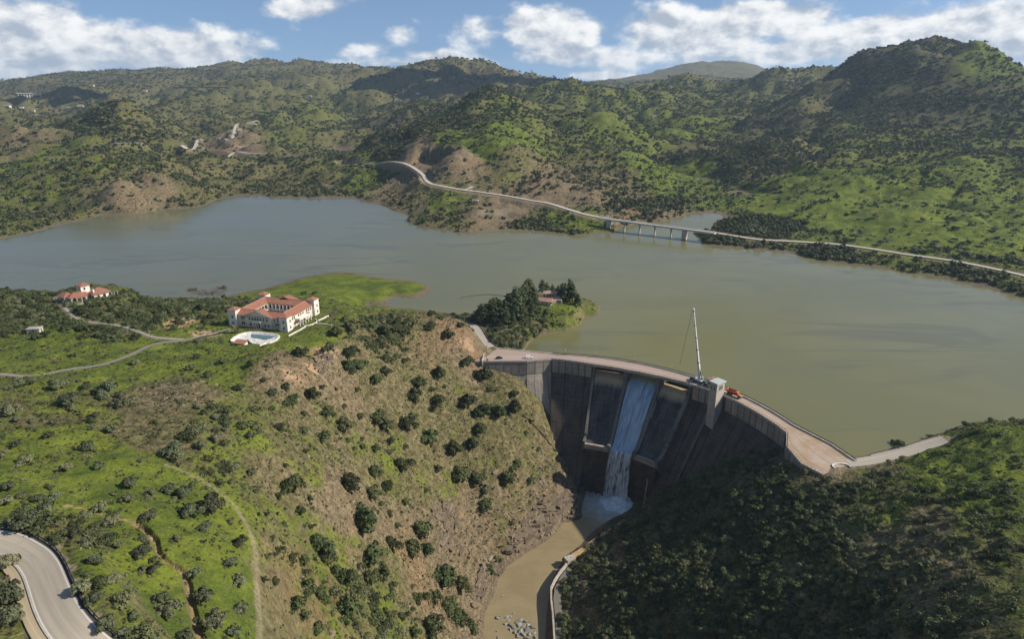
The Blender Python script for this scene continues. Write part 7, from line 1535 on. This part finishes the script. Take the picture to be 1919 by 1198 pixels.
# bedded rock in the gorge: slabs laid along the bank, each its own piece of the outcrop
def slab_mesh(seed):
    g = np.random.default_rng(seed); b = MB(); n = 7; a = np.sort(g.random(n))*2*PI; r = .8+.35*g.random(n)
    lo = [(r[k]*math.cos(a[k])*1.0, r[k]*math.sin(a[k])*.62, -.35) for k in range(n)]; hi = [(x*(.86+.12*g.random()), y*(.86+.12*g.random()), .30+.08*g.random()) for x, y, z in lo]
    b.prism(lo, hi); me = bpy.data.meshes.new('slab'); me.from_pydata(b.v, [], b.f); me.materials.append(MR_LEDGE)
    bm = bmesh.new(); bm.from_mesh(me); bmesh.ops.recalc_face_normals(bm, faces=bm.faces); bm.to_mesh(me); bm.free(); return me
MR_LEDGE = rock_mat('bedded_rock', (.120, .092, .062), (.245, .195, .135)); SLABS = [slab_mesh(700+i) for i in range(8)]
def outcrop(name, poly, n, size, label, seed):
    g = np.random.default_rng(seed); P = np.array(poly, float); c = hit(P[:, 0].mean(), P[:, 1].mean())[0]; r = empty(name, tuple(c), 0, label, 'rock outcrop')
    u = g.uniform(P[:, 0].min(), P[:, 0].max(), n*5); v = g.uniform(P[:, 1].min(), P[:, 1].max(), n*5); ins = np.zeros(len(u), bool); j = len(P)-1
    for i in range(len(P)):
        k = ((P[i, 1] > v) != (P[j, 1] > v)) & (u < (P[j, 0]-P[i, 0])*(v-P[i, 1])/(P[j, 1]-P[i, 1]+1e-9)+P[i, 0]); ins ^= k; j = i
    u, v = u[ins][:n], v[ins][:n]; Q = hit(u, v); e = 1.5; gx = (h_at(Q[:, 0]+e, Q[:, 1])-h_at(Q[:, 0]-e, Q[:, 1])); gy = (h_at(Q[:, 0], Q[:, 1]+e)-h_at(Q[:, 0], Q[:, 1]-e)); an = np.arctan2(gx, -gy)
    for q, a in zip(Q, an):
        if q[2] < RIVER_Z-.3: continue
        s = size[0]+(size[1]-size[0])*g.random()**1.6; z = round(q[2]/1.5)*1.5; o = bpy.data.objects.new('slab', SLABS[int(g.integers(8))]); COL.objects.link(o); o.parent = r
        o.location = (q[0]-c[0], q[1]-c[1], z-c[2]+.45); o.rotation_euler = (g.normal()*.05, g.normal()*.05+.08, a+g.normal()*.18); o.scale = (s*1.5, s*1.2, s*(.65+.4*g.random()))
outcrop('rock_outcrop', [(985,968),(1010,945),(1060,925),(1084,935),(1084,972),(1050,985),(1010,1010),(970,1035),(950,1045),(955,1010)], 190, (1.2, 3.6), 'stepped brown rock ledges on the bank nearest the dam\'s foot', 71)
outcrop('rock_outcrop', [(805,945),(845,930),(858,985),(880,1030),(850,1050),(805,1005)], 90, (1.0, 2.8), 'layered rock face halfway down the gorge above the brown scree', 72)
outcrop('rock_outcrop', [(905,1060),(940,1045),(950,1062),(915,1110),(890,1150),(880,1120)], 70, (1.0, 2.6), 'tumbled brown slabs along the river\'s west edge at the bend', 73)
outcrop('rock_outcrop', [(585,668),(612,650),(628,655),(622,690),(596,705)], 30, (.9, 2.2), 'orange tinted rock ledges below the mansion lawn', 74)
west = lambda x, y: x < np.interp(y, [0, 248, 272, 300, 330, 365, 420], [-8, -12, -10, 5, 30, 60, 75])+6
spread('rubble', 60000, 150, 430, (.25, 1.7), _rs4, 501, lambda x, y, z, Z: west(x, y)*(sstep(-22, -50, z)*.75+.10*Z[:, 1])*(.25+.75*clump(x, y, 12, -.2, .25, 71))*(z < 45), power=1, hs=(.7, 1.3))
spread('rock_ledges', 22000, 200, 430, (.9, 3.6), _rs4, 502, lambda x, y, z, Z: west(x, y)*sstep(-30, -50, z)*(.25+Z[:, 1])*clump(x, y, 16, -.1, .2, 72), power=1, hs=(.35, .75))
spread('loose_stones', 60000, 60, 480, (.12, .55), _rs4, 503, lambda x, y, z, Z: (.06+.5*Z[:, 1])*clump(x, y, 20, -.1, .3, 73), power=.8, hs=(.7, 1.2))

# cloud meshes added high outside the view, placed to shade the far ranges
MC = paint('cloud_white', (.86, .87, .88), 1.0, var=.02, scale=.01, spec=.0)
def shade_cloud(u, v, L, sx, sy, seed):
    t = hit(u, v)[0]; c = Vector(t)+SUN_DIR*L; g = np.random.default_rng(seed); bm = bmesh.new()
    for k in range(16):
        q = Vector((c.x+(g.random()-.5)*sx*1.5, c.y+(g.random()-.5)*sy*1.5, c.z+g.random()*sx*.12)); r = sx*(.18+.16*g.random())
        s0 = len(bm.verts); bmesh.ops.create_icosphere(bm, subdivisions=3, radius=1.0); bm.verts.ensure_lookup_table()
        for vt in bm.verts[s0:]:
            d = vt.co.copy(); w = 1+.16*float(fbm(np.array([d.x*2.2+k*3]), np.array([d.y*2.2+d.z*1.7]), 1.0, 3, .6, False, 90)[0]); vt.co = q+Vector((d.x*r*w, d.y*r*w*sy/sx, max(d.z, -.35)*r*.6*w))
    me = bpy.data.meshes.new('shade_cloud'); bm.to_mesh(me); bm.free(); me.polygons.foreach_set('use_smooth', [True]*len(me.polygons)); link('shade_cloud', me, MC, kind='stuff')
shade_cloud(820, 148, 1500, 420, 300, 1); shade_cloud(130, 172, 1500, 300, 200, 2); shade_cloud(1000, 160, 1500, 200, 180, 3)

# ------------------------------------------------------------------ air
_top = max(max(v.co.z for v in o.data.vertices) for o in COL.objects if o.get('kind') == 'structure' and o.name.startswith('hill'))+16.0
hz = MB(); hz.box((0, 4200, (_top-95.0)/2), (17600, 11400, _top+95.0)); hm = bpy.data.materials.new('air'); hm.use_nodes = True; hm.node_tree.nodes.clear(); _g = NT(hm.node_tree)
_v = _g.add('ShaderNodeVolumePrincipled', ins={'Color': (.60, .78, 1.0, 1), 'Density': 4.6e-5, 'Anisotropy': .2}); _o = _g.add('ShaderNodeOutputMaterial'); _g.l.new(_v.outputs[0], _o.inputs['Volume'])
hz.build('haze', hm, None, kind='stuff')
